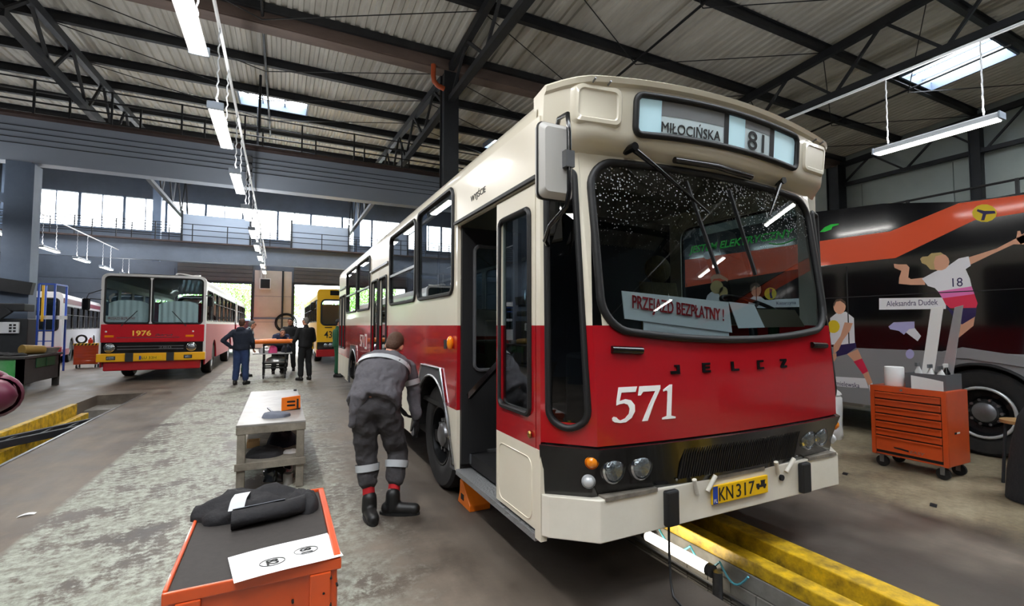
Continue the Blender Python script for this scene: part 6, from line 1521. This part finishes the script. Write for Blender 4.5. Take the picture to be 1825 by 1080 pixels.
# dark console and socket box behind the bench
cs = thing('lift_console', 'dark machine console with a pale socket box behind the workbench', 'console', (-6.9, 17.2, 0))
rbox('cabinet', (-7.6, 17.0, 0), (-6.05, 17.5, 1.75), 'steel_dark', cs, 0.02)
rbox('hood', (-7.6, 16.9, 1.95), (-6.1, 17.5, 2.15), 'steel_dark', cs, 0.02)
q = MB(); q.bar((-7.4, 16.92, 1.1), (-6.4, 16.92, 2.0), 0.12, 0.2); q.build('brace', MATS['steel_dark'], cs)
sbx = rbox('socket_box', (-6.62, 16.93, 1.36), (-6.20, 17.0, 1.66), 'lamp_white', cs, 0.01)
for x in (-6.36, -6.28):
    for z in (1.42, 1.5, 1.58): rbox('socket', (x - 0.025, 16.92, z - 0.025), (x + 0.025, 16.93, z + 0.025), 'ink', sbx)
# blue ladder platform
ld = thing('blue_ladder', 'tall blue and yellow mobile ladder platform before the white bus', 'ladder', (-7.1, 21.2, 0))
mat('blue_paint', '#2a4fae', 0.45); mat('yellow_paint', '#e8b62a', 0.45)
for x, y in ((-7.2, 20.9), (-6.8, 20.9), (-7.3, 21.7), (-6.75, 21.7)):
    q = MB(); q.bar((x, y, 0.0), (x, y, 2.95), 0.05, 0.05); q.build('upright', MATS['blue_paint'], ld)
for z in (0.35, 0.7, 1.05, 1.4):
    q = MB(); q.bar((-7.2, 20.88, z), (-6.8, 20.88, z), 0.08, 0.03); q.build('rung', MATS['blue_paint'], ld)
q = MB(); q.bar((-7.2, 20.9, 2.95), (-6.8, 20.9, 2.95), 0.05, 0.05); q.bar((-6.8, 20.9, 2.95), (-6.75, 21.7, 2.95), 0.05, 0.05); q.build('top_rail', MATS['blue_paint'], ld)
q = MB(); q.bar((-7.08, 20.86, 1.7), (-7.08, 20.86, 2.9), 0.06, 0.04); q.build('yellow_rail', MATS['yellow_paint'], ld)
rbox('platform', (-7.6, 20.95, 1.78), (-6.7, 21.7, 1.90), 'lamp_white', ld)
for z in (2.25, 2.45):
    q = MB(); q.bar((-7.7, 20.95, z), (-7.2, 20.95, z), 0.03, 0.03); q.build('guard_rail', MATS['blue_paint'], ld)
# second orange trolley, hazard striped top
t2 = thing('striped_trolley', 'orange drawer trolley with a hazard striped top beside the older red bus', 'trolley', (-6.4, 22.8, 0))
rbox('trolley_body', (-6.75, 22.55, 0.14), (-6.05, 23.0, 0.84), 'orange_paint', t2, 0.01)
rbox('top_rim', (-6.77, 22.53, 0.84), (-6.03, 23.02, 0.91), 'yellow_paint', t2)
for k in range(7):
    q = MB(); x = -6.75 + k * 0.1; q.add([(x, 22.528, 0.84), (x + 0.05, 22.528, 0.84), (x + 0.09, 22.528, 0.91), (x + 0.04, 22.528, 0.91), (x, 22.531, 0.84), (x + 0.05, 22.531, 0.84), (x + 0.09, 22.531, 0.91), (x + 0.04, 22.531, 0.91)], [(0, 1, 2, 3), (7, 6, 5, 4), (0, 4, 5, 1), (1, 5, 6, 2), (2, 6, 7, 3), (3, 7, 4, 0)]); q.build('stripe', MATS['ink'], t2)
for k in range(6): rbox('drawer', (-6.71, 22.535, 0.18 + k * 0.108), (-6.09, 22.55, 0.28 + k * 0.108), 'orange_paint', t2, 0.004)
for x in (-6.67, -6.13):
    for y in (22.62, 22.93): caster(t2, x, y, 0.06)
q = MB(); q.tube([(-6.6 + 0.14 * math.cos(a), 22.75, 1.06 + 0.14 * math.sin(a)) for a in [2 * PI * i / 20 for i in range(20)]], 0.035, 8, closed=True); tag(q.build('rubber_ring', MATS['rubber'], smooth=60), 'black rubber ring standing on the striped trolley', 'ring')
q = MB(); q.lathe([(0, 0), (0.07, 0), (0.07, 0.12), (0.03, 0.16), (0.03, 0.2), (0, 0.2)], (-6.33, 22.72, 0.911), n=14); tag(q.build('red_bottle', mat('red_plastic', '#d2341f', 0.4), smooth=40), 'small red bottle on the striped trolley', 'bottle')
# trolley table the men stand around
tt = thing('trolley_table', 'black wheeled trolley with orange padded bars and grey parts on its shelves', 'trolley', (-0.2, 16.1, 0))
for x in (-0.42, 0.16):
    for y in (15.72, 16.5): q = MB(); q.bar((x, y, 0.1), (x, y, 1.0), 0.05, 0.05); q.build('leg', MATS['black_matt'], tt); caster(tt, x, y, 0.055, 0.11)
for z in (0.32, 0.45, 1.0):
    q = MB(); q.bar((-0.45, 15.72, z), (0.2, 15.72, z), 0.05, 0.045); q.bar((-0.45, 16.5, z), (0.2, 16.5, z), 0.05, 0.045); q.build('cross_bar', MATS['black_matt'], tt)
rbox('shelf', (-0.46, 15.7, 0.46), (0.22, 16.55, 0.49), 'old_top', tt); rbox('shelf', (-0.7, 15.68, 0.72), (0.34, 16.55, 0.75), 'alu', tt)
for y, x0, x1 in ((15.7, -0.74, 0.34), (16.45, -0.55, -0.1)):
    q = MB(); q.cyl((x0, y, 1.09), (x1, y, 1.10), 0.065, n=14); q.build('orange_bar', MATS['orange_bright'], tt, smooth=40)
for i, (x, y, z, a, b, h, m_) in enumerate(((-0.32, 16.05, 0.75, 0.25, 0.2, 0.16, 'alu'), (0.18, 16.15, 0.75, 0.14, 0.2, 0.2, 'cloth_navy'), (-0.1, 16.1, 0.49, 0.25, 0.25, 0.14, 'alu'))): tag(heap('machine_part', MATS[m_], None, (x, y, z + 0.001), a, b, h, 70 + i), ['pale part on the upper shelf of the trolley table', 'dark cover on the upper shelf of the trolley table', 'pale part on the lower shelf of the trolley table'][i], 'part', 'parts on the trolley table')
tag(heap('pink_cloth', mat('pink', '#e0508a', 0.8), None, (-0.18, 15.76, 0.751), 0.12, 0.05, 0.2, 77), 'pink cloth hanging in the trolley table', 'cloth')
# floor litter
for i, (x, y) in enumerate(((-1.9, 5.3), (5.35, 2.95), (5.1, 2.1))):
    q = MB(); q.grid(lambda u, v: (x + 0.1 * u, y + 0.05 * v + 0.03 * u, 0.003 + 0.012 * math.sin(u * 3)), 4, 2); tag(q.build('paper_scrap', MATS['paper' if i == 0 else 'rubber']), ['scrap of white paper at the edge of the painted aisle', 'small dark scrap on the floor before the drawer cabinet', 'small dark scrap on the bare floor beside the pit'][i], 'scrap')

# railing of a work platform beyond the electric bus
rl = thing('platform_railing', 'black work platform railing above the roof of the electric bus', 'railing', (11.5, 4.5, 0))
for z in (3.55, 3.85, 4.12):
    q = MB(); q.cyl((11.5, 0.0, z), (11.5, 6.6, z), 0.022, n=6); q.build('rail', MATS['black_matt'], rl)
for y in (0.2, 1.8, 3.4, 5.0, 6.5):
    q = MB(); q.bar((11.5, y, 0.0), (11.5, y, 4.14), 0.05, 0.05); q.build('post', MATS['black_matt'], rl)
rbox('deck', (11.2, 0.0, 3.0), (12.4, 6.6, 3.06), 'steel_dark', rl)
for y in (0.2, 6.5):
    q = MB(); q.bar((12.35, y, 0.0), (12.35, y, 3.0), 0.06, 0.06); q.build('post', MATS['black_matt'], rl)
# ---------------------------------------------------------------- people
def vv(*a): return Vector(a)
def capsule(q, p0, p1, r0, r1, n=14, side=None, flat=1.0):
    p0 = Vector(p0); p1 = Vector(p1); d = p1 - p0; L = d.length
    if L < 1e-6: d = Vector((0, 0, 1)); L = 1e-6
    d.normalize()
    a = d.orthogonal().normalized() if side is None else (Vector(side) - d * Vector(side).dot(d)).normalized()
    b = d.cross(a); loops = []
    for k in range(1, 5):
        t = k / 4 * PI / 2; loops.append((p0 - d * r0 * math.cos(t), r0 * math.sin(t)))
    for k in range(0, 4):
        t = k / 4 * PI / 2; loops.append((p1 + d * r1 * math.sin(t), r1 * math.cos(t)))
    q.loft([[c + a * r * math.cos(2 * PI * i / n) + b * r * flat * math.sin(2 * PI * i / n) for i in range(n)] for c, r in loops], cap=(True, True))
def remesh(o, vox, smooth=4):
    m = o.modifiers.new('Remesh', 'REMESH'); m.mode = 'VOXEL'; m.voxel_size = vox; m.use_smooth_shade = True
    s = o.modifiers.new('Smooth', 'SMOOTH'); s.factor = 0.5; s.iterations = smooth
    return o
FOLD = bpy.data.textures.new('cloth_folds', 'CLOUDS'); FOLD.noise_scale = 0.11; FOLD.noise_depth = 2
def folds(o, k=0.025):
    d = o.modifiers.new('Folds', 'DISPLACE'); d.texture = FOLD; d.strength = k; d.mid_level = 0.5; d.texture_coords = 'LOCAL'
    return o
TOR = [(-0.06, 0.165, 0.125), (0.08, 0.168, 0.125), (0.28, 0.155, 0.11), (0.55, 0.172, 0.122), (0.80, 0.178, 0.115), (0.95, 0.13, 0.085), (1.03, 0.065, 0.065)]
def torso(q, J, g=0.0, t0=-0.06, t1=1.03, n=20, lift=None, bulk=1.0):
    sp = (J['neck'] - J['pelvis']); fw = sp.normalized().cross(J['rv']).normalized(); rv = J['rv']; bend = J.get('bend', 0.0)
    loops = []
    for t, rx, ry in TOR:
        if t < t0 - 1e-6 or t > t1 + 1e-6: continue
        c = J['pelvis'] + sp * t - fw * bend * math.sin(max(0, min(1, t)) * PI)
        loops.append([c + rv * (rx * bulk + g) * math.cos(2 * PI * i / n) + fw * (ry * bulk + g) * math.sin(2 * PI * i / n) for i in range(n)])
    q.loft(loops, cap=(True, True))
def hand(q, w, d, side, s=1.0):
    """w wrist, d direction of the hand, side = thumb side"""
    d = d.normalized(); sd = (side - d * side.dot(d)).normalized(); nm = d.cross(sd)
    capsule(q, w, w + d * 0.085 * s, 0.030 * s, 0.036 * s, 12, sd, 0.55)
    for k, (o_, L) in enumerate(((0.027, 0.066), (0.010, 0.076), (-0.008, 0.070), (-0.026, 0.054))):
        b = w + d * 0.095 * s + sd * o_ * s; m_ = b + d * L * 0.55 * s + nm * 0.008; e = m_ + d * L * 0.45 * s + nm * 0.028
        capsule(q, b, m_, 0.0095 * s, 0.009 * s, 8); capsule(q, m_, e, 0.009 * s, 0.008 * s, 8)
    b = w + d * 0.03 * s + sd * 0.03 * s; m_ = b + (d * 0.6 + sd * 0.7).normalized() * 0.04 * s; e = m_ + (d * 0.9 + sd * 0.2 + nm * 0.3).normalized() * 0.03 * s
    capsule(q, b, m_, 0.0125 * s, 0.011 * s, 8); capsule(q, m_, e, 0.011 * s, 0.009 * s, 8)
def band(J, a, b, t0, t1, r, name, m, par):
    p0 = J[a].lerp(J[b], t0); p1 = J[a].lerp(J[b], t1)
    q = MB(); q.lathe([(r[0], 0), (r[1], (p1 - p0).length)], p0, p1 - p0, 20, False); q.build(name, MATS[m], par, smooth=60)
def figure(name, label, J, top, bottom, shoes, hair, vox=0.010, sleeves=True, jacket_hem=-0.06, glasses=False, glove=None, hem=0.09, bulk=1.07, sock=None, cloth_vox=0.016, group=None, foldk=0.02, hood=False, leg=1.15, boot=1.0):
    base_ = J['ankL'].lerp(J['ankR'], 0.5); base_ = Vector((base_.x, base_.y, 0))
    r = thing(name, label, 'person', base_, group=group)
    q = MB(); torso(q, J, -0.012)
    hd = J['head']; gz = J['gaze'].normalized(); hu = (hd - J['neck']).normalized(); hu = (hu - gz * hu.dot(gz)).normalized(); hr = gz.cross(hu).normalized()
    rot = Matrix((hr, gz, hu)).transposed()
    def hp(x, y, z): return hd + hr * x + gz * y + hu * z
    q.ell(hp(0, -0.008, 0.02), (0.074, 0.095, 0.10), 18, 12, rot); q.ell(hp(0, 0.02, -0.045), (0.056, 0.068, 0.072), 16, 10, rot)
    capsule(q, hp(0, 0.085, 0.012), hp(0, 0.108, -0.018), 0.011, 0.016, 8)
    for s in (-1, 1):
        q.ell(hp(s * 0.076, -0.005, -0.005), (0.012, 0.022, 0.034), 8, 6, rot); q.ell(hp(s * 0.032, 0.072, 0.025), (0.022, 0.016, 0.012), 8, 6, rot)
    capsule(q, J['neck'] - hu * 0.05, hp(0, -0.02, -0.05), 0.058, 0.054, 12)
    for s in 'LR':
        capsule(q, J['hip' + s], J['knee' + s], 0.078, 0.052); capsule(q, J['knee' + s], J['ank' + s], 0.052, 0.036); ft_ = J['ank' + s].lerp(J['toe' + s], 0.35); capsule(q, J['ank' + s], vv(ft_.x, ft_.y, 0.05), 0.032, 0.016)
        capsule(q, J['sh' + s], J['el' + s], 0.048, 0.038); capsule(q, J['el' + s], J['wr' + s], 0.038, 0.026)
        if not (glove and s in glove): hand(q, J['wr' + s], J.get('hd' + s, J['wr' + s] - J['el' + s]), J.get('th' + s, J['gaze']))
    body = remesh(q.build('body', MATS['skin'], r, smooth=180), vox, 2)
    # hair, eyes, mouth
    q = MB(); q.ell(hp(0, -0.022, 0.040), (0.081, 0.094, 0.095), 18, 12, rot); q.ell(hp(0, -0.055, -0.01), (0.068, 0.055, 0.07), 14, 10, rot); q.ell(hp(0, 0.035, 0.095), (0.058, 0.05, 0.03), 12, 8, rot)
    remesh(q.build('hair', MATS[hair], r, smooth=180), 0.009, 3)
    for s in (-1, 1):
        q = MB(); q.ell(hp(s * 0.031, 0.086, 0.018), (0.012, 0.006, 0.006), 8, 6, rot); q.build('eye', MATS['ink'], r, smooth=180)
        q = MB(); q.bar(hp(s * 0.016, 0.094, 0.040), hp(s * 0.048, 0.084, 0.040), 0.006, 0.007); q.build('eyebrow', MATS[hair], r)
        if glasses:
            q = MB(); q.tube([hp(s * 0.033 + 0.026 * math.cos(a), 0.103, 0.014 + 0.019 * math.sin(a)) for a in [2 * PI * i / 16 for i in range(16)]], 0.003, 5, closed=True); q.tube([hp(s * 0.058, 0.10, 0.018), hp(s * 0.078, 0.0, 0.015)], 0.003, 5); q.build('glasses', MATS['ink'], r)
    q = MB(); q.bar(hp(-0.022, 0.086, -0.058), hp(0.022, 0.086, -0.058), 0.008, 0.008); q.build('mouth', mat('lips', '#8e4a42', 0.5), r)
    # trousers
    q = MB(); torso(q, J, 0.012, -0.06, 0.28, bulk=bulk)
    for s in 'LR':
        hemp = J['ank' + s] + (J['knee' + s] - J['ank' + s]).normalized() * hem
        capsule(q, J['hip' + s], J['knee' + s], 0.100 * bulk, 0.076 * leg); capsule(q, J['knee' + s], hemp, 0.076 * leg, 0.067 * leg)
        capsule(q, J['pelvis'] - Vector((0, 0, 0.02)), J['hip' + s], 0.115, 0.105)
    folds(remesh(q.build('trousers', MATS[bottom], r, smooth=180), cloth_vox, 4), foldk)
    # jacket or shirt
    q = MB(); torso(q, J, 0.030, jacket_hem, 1.0, bulk=bulk)
    for s in 'LR':
        capsule(q, J['neck'].lerp(J['sh' + s], 0.35) - (J['neck'] - J['pelvis']).normalized() * 0.05, J['sh' + s], 0.075, 0.075); capsule(q, J['sh' + s], J['el' + s], 0.074, 0.060); capsule(q, J['el' + s], J['el' + s].lerp(J['wr' + s], 0.93), 0.060, 0.046)
    if hood: q.ell(J['neck'] - J['gaze'] * 0.075 + Vector((0, 0, 0.0)), (0.11, 0.07, 0.075), 14, 10)
    else: capsule(q, J['neck'] - hu * 0.03, J['neck'] + hu * 0.035, 0.078, 0.068)
    for a, b, ra, rb in J.get('flaps', ()): capsule(q, a, b, ra, rb)
    jk_ = folds(remesh(q.build('jacket', MATS[top], r, smooth=180), cloth_vox, 4), foldk)
    # shoes
    for s in 'LR':
        q = MB(); a = J['ank' + s]; t = J['toe' + s]; d = Vector((t.x - a.x, t.y - a.y, 0)).normalized(); g0 = Vector((a.x, a.y, 0.0))
        capsule(q, g0 + vv(0, 0, 0.05) - d * 0.045, g0 + vv(0, 0, 0.045) + d * 0.16 * boot, 0.048 * boot, 0.043 * boot, 12, d.cross(vv(0, 0, 1)), 1.0)
        capsule(q, g0 + vv(0, 0, 0.06), a + vv(0, 0, 0.05 if sock else 0.02), 0.055 * boot, 0.052 * boot)
        so = remesh(q.build('shoe', MATS[shoes], r, smooth=180), 0.01, 3)
        q = MB(); n_ = 20; sd_ = d.cross(vv(0, 0, 1)); oval = [(math.cos(2 * PI * i / n_), math.sin(2 * PI * i / n_)) for i in range(n_)]
        q.loft([[g0 + d * (0.058 + 0.15 * boot * u) + sd_ * 0.05 * boot * w_ + vv(0, 0, z) for u, w_ in oval] for z in (0.0, 0.022)], cap=(True, True)); q.build('sole', MATS['rubber'], so)
        if sock:
            q = MB(); kn = (J['knee' + s] - a).normalized(); q.lathe([(0.05, 0), (0.048, 0.14)], a + kn * 0.03, kn, 16, False); q.build('sock', MATS[sock], r, smooth=60)
    if glove:
        for s in glove:
            q = MB(); hand(q, J['wr' + s], J.get('hd' + s, J['wr' + s] - J['el' + s]), J.get('th' + s, J['gaze']), 1.12); capsule(q, J['wr' + s], J['wr' + s].lerp(J['el' + s], 0.2), 0.034, 0.04); remesh(q.build('glove', MATS['cloth_black'], r, smooth=180), 0.008, 2)
    return r, jk_
def stand(x, y, face, h=1.78, **kw):
    """upright skeleton at (x, y); face = heading angle (0 = +y, counter-clockwise)"""
    s = h / 1.78; c, sn = math.cos(face), math.sin(face)
    def T(a, b, z): return Vector((x + (a * c - b * sn) * s, y + (a * sn + b * c) * s, z * s))
    J = dict(pelvis=T(0, 0, 0.97), neck=T(0, -0.01, 1.50), head=T(0, 0.025, 1.66), hipL=T(-0.09, 0, 0.93), hipR=T(0.09, 0, 0.93), kneeL=T(-0.11, 0.02, 0.50), kneeR=T(0.11, 0.02, 0.50), ankL=T(-0.13, -0.02, 0.08), ankR=T(0.13, -0.02, 0.08),
             toeL=T(-0.16, 0.13, 0.03), toeR=T(0.16, 0.13, 0.03), shL=T(-0.19, -0.01, 1.43), shR=T(0.19, -0.01, 1.43), elL=T(-0.25, -0.03, 1.15), elR=T(0.25, -0.03, 1.15), wrL=T(-0.26, 0.06, 0.90), wrR=T(0.26, 0.06, 0.90),
             rv=Vector((c, sn, 0)), gaze=Vector((-sn, c, 0)))
    for k, v in kw.items():
        if isinstance(v, tuple): J[k] = T(*v)
        else: J[k] = v
    return J
mat('coverall', '#5c5a60', 0.85, var=(4, '#48464b', 0.6), bump=(40, 0.3)); mat('coverall_dark', '#3d3b3e', 0.85, var=(5, '#2b292c', 0.6), bump=(40, 0.3)); mat('boot_black', '#121212', 0.5); mat('sock_red', '#b3161f', 0.8)
mat('navy_cloth', '#151d2e', 0.85); mat('denim', '#22345a', 0.85, var=(8, '#2d4470', 0.6)); mat('black_cloth', '#101114', 0.85); mat('green_cloth', '#1d5238', 0.85); mat('blue_cloth', '#27304c', 0.85)
def check_mat():
    m = mat('checked_shirt', '#3c5a7a', 0.85); nt = m.node_tree; b = nt.nodes['Principled BSDF']
    tc = nt.nodes.new('ShaderNodeTexCoord'); mp = nt.nodes.new('ShaderNodeMapping'); mp.inputs['Scale'].default_value = (22, 22, 22); nt.links.new(tc.outputs['Object'], mp.inputs['Vector'])
    ck = nt.nodes.new('ShaderNodeTexChecker'); ck.inputs['Scale'].default_value = 1.0; ck.inputs['Color1'].default_value = S('#22324a'); ck.inputs['Color2'].default_value = S('#a8bcc0'); nt.links.new(mp.outputs['Vector'], ck.inputs['Vector']); nt.links.new(ck.outputs['Color'], b.inputs['Base Color'])
check_mat()
def quilt_mat():
    m = mat('quilted', '#5a2036', 0.45)
    return m
quilt_mat()

# mechanic bending at the front wheel
J = dict(pelvis=vv(0.715, 4.06, 0.93), neck=vv(0.90, 4.40, 1.27), head=vv(0.965, 4.47, 1.375), hipL=vv(0.63, 4.07, 0.88), hipR=vv(0.80, 4.05, 0.88), kneeL=vv(0.675, 4.15, 0.50), kneeR=vv(0.94, 4.15, 0.50), ankL=vv(0.69, 4.07, 0.10), ankR=vv(0.875, 4.04, 0.11),
         toeL=vv(0.69, 3.97, 0.03), toeR=vv(1.0, 3.97, 0.03), shL=vv(0.73, 4.42, 1.25), shR=vv(1.06, 4.32, 1.18), elL=vv(0.86, 4.66, 1.0), elR=vv(1.11, 4.30, 0.95), wrL=vv(1.05, 4.66, 0.78), wrR=vv(1.125, 4.26, 0.73), rv=vv(0.95, -0.31, 0.0).normalized(), gaze=vv(0.35, 0.75, -0.55).normalized(), bend=0.05,
         hdR=vv(0.05, 0.0, -1), thR=vv(-0.5, -0.5, 0.2), flaps=((vv(0.60, 4.02, 1.0), vv(0.535, 4.04, 0.76), 0.07, 0.03), (vv(0.85, 4.22, 1.0), vv(0.90, 4.24, 0.84), 0.08, 0.04)))
J['rv'] = (J['rv'] - (J['neck'] - J['pelvis']).normalized() * J['rv'].dot((J['neck'] - J['pelvis']).normalized())).normalized()
me_, mj = figure('person', 'person in grey work clothes with reflective bands bending towards the front wheel', J, 'coverall', 'coverall_dark', 'boot_black', 'hair_brown', vox=0.007, glove='LR', hem=0.195, sock='sock_red', cloth_vox=0.011, jacket_hem=-0.06, foldk=0.05, bulk=1.14, leg=1.22, boot=1.14)
sp = J['neck'] - J['pelvis']; fw = sp.normalized().cross(J['rv']).normalized()
q = MB()
q.loft([[J['pelvis'] + sp * t - fw * 0.05 * math.sin(t * PI) + J['rv'] * 0.238 * math.cos(a) + fw * 0.178 * math.sin(a) for a in [2 * PI * i / 32 for i in range(32)]] for t in (0.60, 0.70)]); q.build('reflective_band', MATS['reflective'], me_, smooth=60)
band(J, 'shR', 'elR', 0.45, 0.66, (0.080, 0.077), 'reflective_band', 'reflective', me_)
for s in 'LR': band(J, 'kneeL' if s == 'L' else 'kneeR', 'ankL' if s == 'L' else 'ankR', 0.22, 0.36, (0.100, 0.096), 'reflective_band', 'reflective', me_)

figure('person', 'person in a navy jacket and jeans seen from behind, hand on hip', stand(-0.92, 14.5, R(-15), 1.74, elL=(-0.42, -0.12, 1.20), wrL=(-0.24, 0.02, 1.0), elR=(0.27, 0.02, 1.16), wrR=(0.24, 0.20, 0.98)), 'navy_cloth', 'denim', 'boot_black', 'hair_brown', hood=True)
figure('person', 'person with grey hair and glasses in a checked shirt at the trolley table', stand(-0.95, 16.7, R(-75), 1.76, neck=(0, 0.10, 1.45), head=(0, 0.17, 1.60), elL=(-0.26, 0.16, 1.14), wrL=(-0.16, 0.38, 1.08), elR=(0.26, 0.16, 1.14), wrR=(0.16, 0.38, 1.08)), 'checked_shirt', 'green_cloth', 'boot_black', 'hair_grey', glasses=True)
figure('person', 'person in dark blue leaning far over the trolley table', stand(-0.05, 17.35, R(195), 1.74, neck=(0, 0.36, 1.30), head=(0, 0.50, 1.36), shL=(-0.19, 0.32, 1.25), shR=(0.19, 0.32, 1.25), elL=(-0.26, 0.42, 1.06), wrL=(-0.16, 0.60, 1.12), elR=(0.26, 0.42, 1.06), wrR=(0.16, 0.60, 1.12)), 'blue_cloth', 'black_cloth', 'boot_black', 'hair_grey')
figure('person', 'dark haired person with glasses in black facing the viewer behind the trolley', stand(0.31, 18.15, R(165), 1.82, elL=(-0.26, 0.05, 1.14), wrL=(-0.10, 0.30, 1.10), elR=(0.26, 0.05, 1.14), wrR=(0.12, 0.32, 1.12)), 'black_cloth', 'black_cloth', 'boot_black', 'hair_dark', glasses=True)
figure('person', 'person in a black jacket and black trousers standing with the back turned', stand(0.66, 14.85, R(25), 1.80, gaze=vv(-0.75, 0.6, 0).normalized(), elL=(-0.28, 0.04, 1.14), wrL=(-0.22, 0.26, 1.08), elR=(0.27, 0.0, 1.14), wrR=(0.20, 0.24, 1.02)), 'black_cloth', 'black_cloth', 'boot_black', 'hair_grey', glasses=True)
figure('person', 'worker in green overalls half hidden behind the rear of the bus', stand(1.60, 15.4, R(-100), 1.76), 'green_cloth', 'green_cloth', 'boot_black', 'hair_dark')
# person cut off by the picture edge: only a quilted elbow shows
J = stand(-1.23, 2.40, R(-26), 1.72, elR=(0.42, 0.0, 1.375), wrR=(0.19, 0.16, 1.37), shR=(0.19, -0.01, 1.43), elL=(-0.42, 0.0, 1.375), wrL=(-0.19, 0.16, 1.37), hdR=vv(-0.6, 0.6, 0.2), hdL=vv(0.3, 0.8, 0.2))
bu, bj = figure('person', 'person in a burgundy quilted jacket cut off by the picture edge', J, 'quilted', 'black_cloth', 'boot_black', 'hair_dark', bulk=1.05)
for s in 'LR':
    for a_, b_ in (('sh', 'el'), ('el', 'wr')):
        for k in range(4):
            p = J[a_ + s].lerp(J[b_ + s], 0.1 + 0.24 * k); d = (J[b_ + s] - J[a_ + s]).normalized(); rr = 0.083 if a_ == 'sh' else 0.074 - 0.004 * k
            q = MB(); q.lathe([(rr * 0.86, -0.03), (rr, -0.018), (rr * 1.04, 0), (rr, 0.018), (rr * 0.86, 0.03)], p, d, 20, False); q.build('quilted_roll', MATS['quilted'], bu, smooth=80)
ph = thing('phone', 'dark phone held up by the person at the picture edge', 'phone', tuple((J['wrL'] + J['wrR']) / 2 + vv(0.03, 0.05, 0.08)))
c_ = (J['wrL'] + J['wrR']) / 2 + J['gaze'] * 0.07 + vv(0, 0, 0.06)
q = MB(); q.obox(c_, (0.15, 0.009, 0.075), Matrix.Rotation(R(-35), 3, 'Z')); q.build('phone_case', MATS['black_gloss'], ph, bevel=0.006)
q = MB(); q.obox(c_ - J['gaze'] * 0.005, (0.14, 0.002, 0.066), Matrix.Rotation(R(-35), 3, 'Z')); q.build('screen', mat('phone_screen', '#0a0c10', 0.1), ph)

# ---------------------------------------------------------------- outside the gates
q = MB(); q.box((-60, Y1 + 0.3, -0.3), (60, 120, -0.01)); tag(struct(q.build('ground', MATS['asphalt'])), 'pale concrete yard outside the gates', 'ground')
mat('leaf_green', '#6fa348', 0.6, var=(3, '#8dbb5c', 0.8)); mat('bark', '#5b4a3a', 0.85)
LEAF = None
def tree(x, y, h, r, seed, label):
    rnd = random.Random(seed)
    t = thing('tree', label, 'tree', (x, y, 0), group='trees outside the gates')
    q = MB(); q.tube([(x, y, 0), (x + 0.1, y, h * 0.3), (x - 0.1, y, h * 0.6)], [0.22, 0.17, 0.08], 8); q.build('trunk', MATS['bark'], t, smooth=60)
    q = MB(); vs = []; fs = []
    for i in range(2600):
        a = rnd.uniform(0, 2 * PI); u = rnd.uniform(-1, 1); rr = rnd.random() ** 0.4
        lump = 0.8 + 0.35 * noise.noise((math.cos(a) * 2 + seed, math.sin(a) * 2, u * 2))
        c = Vector((x + r * rr * lump * math.sqrt(1 - u * u) * math.cos(a), y + r * rr * lump * math.sqrt(1 - u * u) * math.sin(a), h * 0.55 + h * 0.45 * rr * lump * u))
        if c.z < 0.1: c.z = 0.1 + rnd.random()
        n1 = Vector((rnd.gauss(0, 1), rnd.gauss(0, 1), rnd.gauss(0, 1))).normalized(); n2 = n1.orthogonal().normalized(); s = rnd.uniform(0.10, 0.2)
        k = len(vs); vs += [c - n1 * s, c + n2 * s * 0.5, c + n1 * s, c - n2 * s * 0.5]; fs.append((k, k + 1, k + 2, k + 3))
    q.add(vs, fs)
    o = q.build('foliage', MATS['leaf_green'], t); o['kind'] = 'stuff'
tree(-3.2, 52, 7.5, 3.2, 1, 'leafy green tree outside the gate beside the older red bus')
tree(-7.2, 56, 8.5, 3.6, 2, 'leafy green tree further off behind the older red bus')
tree(0.2, 58, 7, 3.0, 3, 'leafy green tree beyond the wall between the gates')
tree(7.4, 60, 7, 3.2, 4, 'leafy green tree outside the gate with the yellow bus')
ob = thing('parked_van', 'blue grey van parked in the yard outside the gate', 'van', (-2.4, 44, 0))
mat('van_blue', '#7f93ad', 0.4)
q = MB(); q.prism([(0, 0.35), (4.6, 0.35), (4.6, 1.2), (4.2, 1.35), (3.6, 2.1), (0.1, 2.15), (0, 2.0)], lambda u, v, w: (-4.6 + u, w, v), 43.2, 45.0); q.build('van_body', MATS['van_blue'], ob, bevel=0.06)
for x in (-4.0, -3.0, -2.0): rbox('side_window', (x, 43.18, 1.3), (x + 0.8, 43.2, 1.95), 'black_gloss', ob)
for x in (-3.8, -1.0):
    for y, s in ((43.15, -1), (45.05, 1)):
        q = MB(); q.lathe([(0.34, 0), (0.36, 0.03), (0.36, 0.2), (0.3, 0.22), (0.0, 0.2)], (x, y, 0.36), (0, 1 if s < 0 else -1, 0), 20); q.build('wheel', MATS['tyre'], ob, smooth=40)
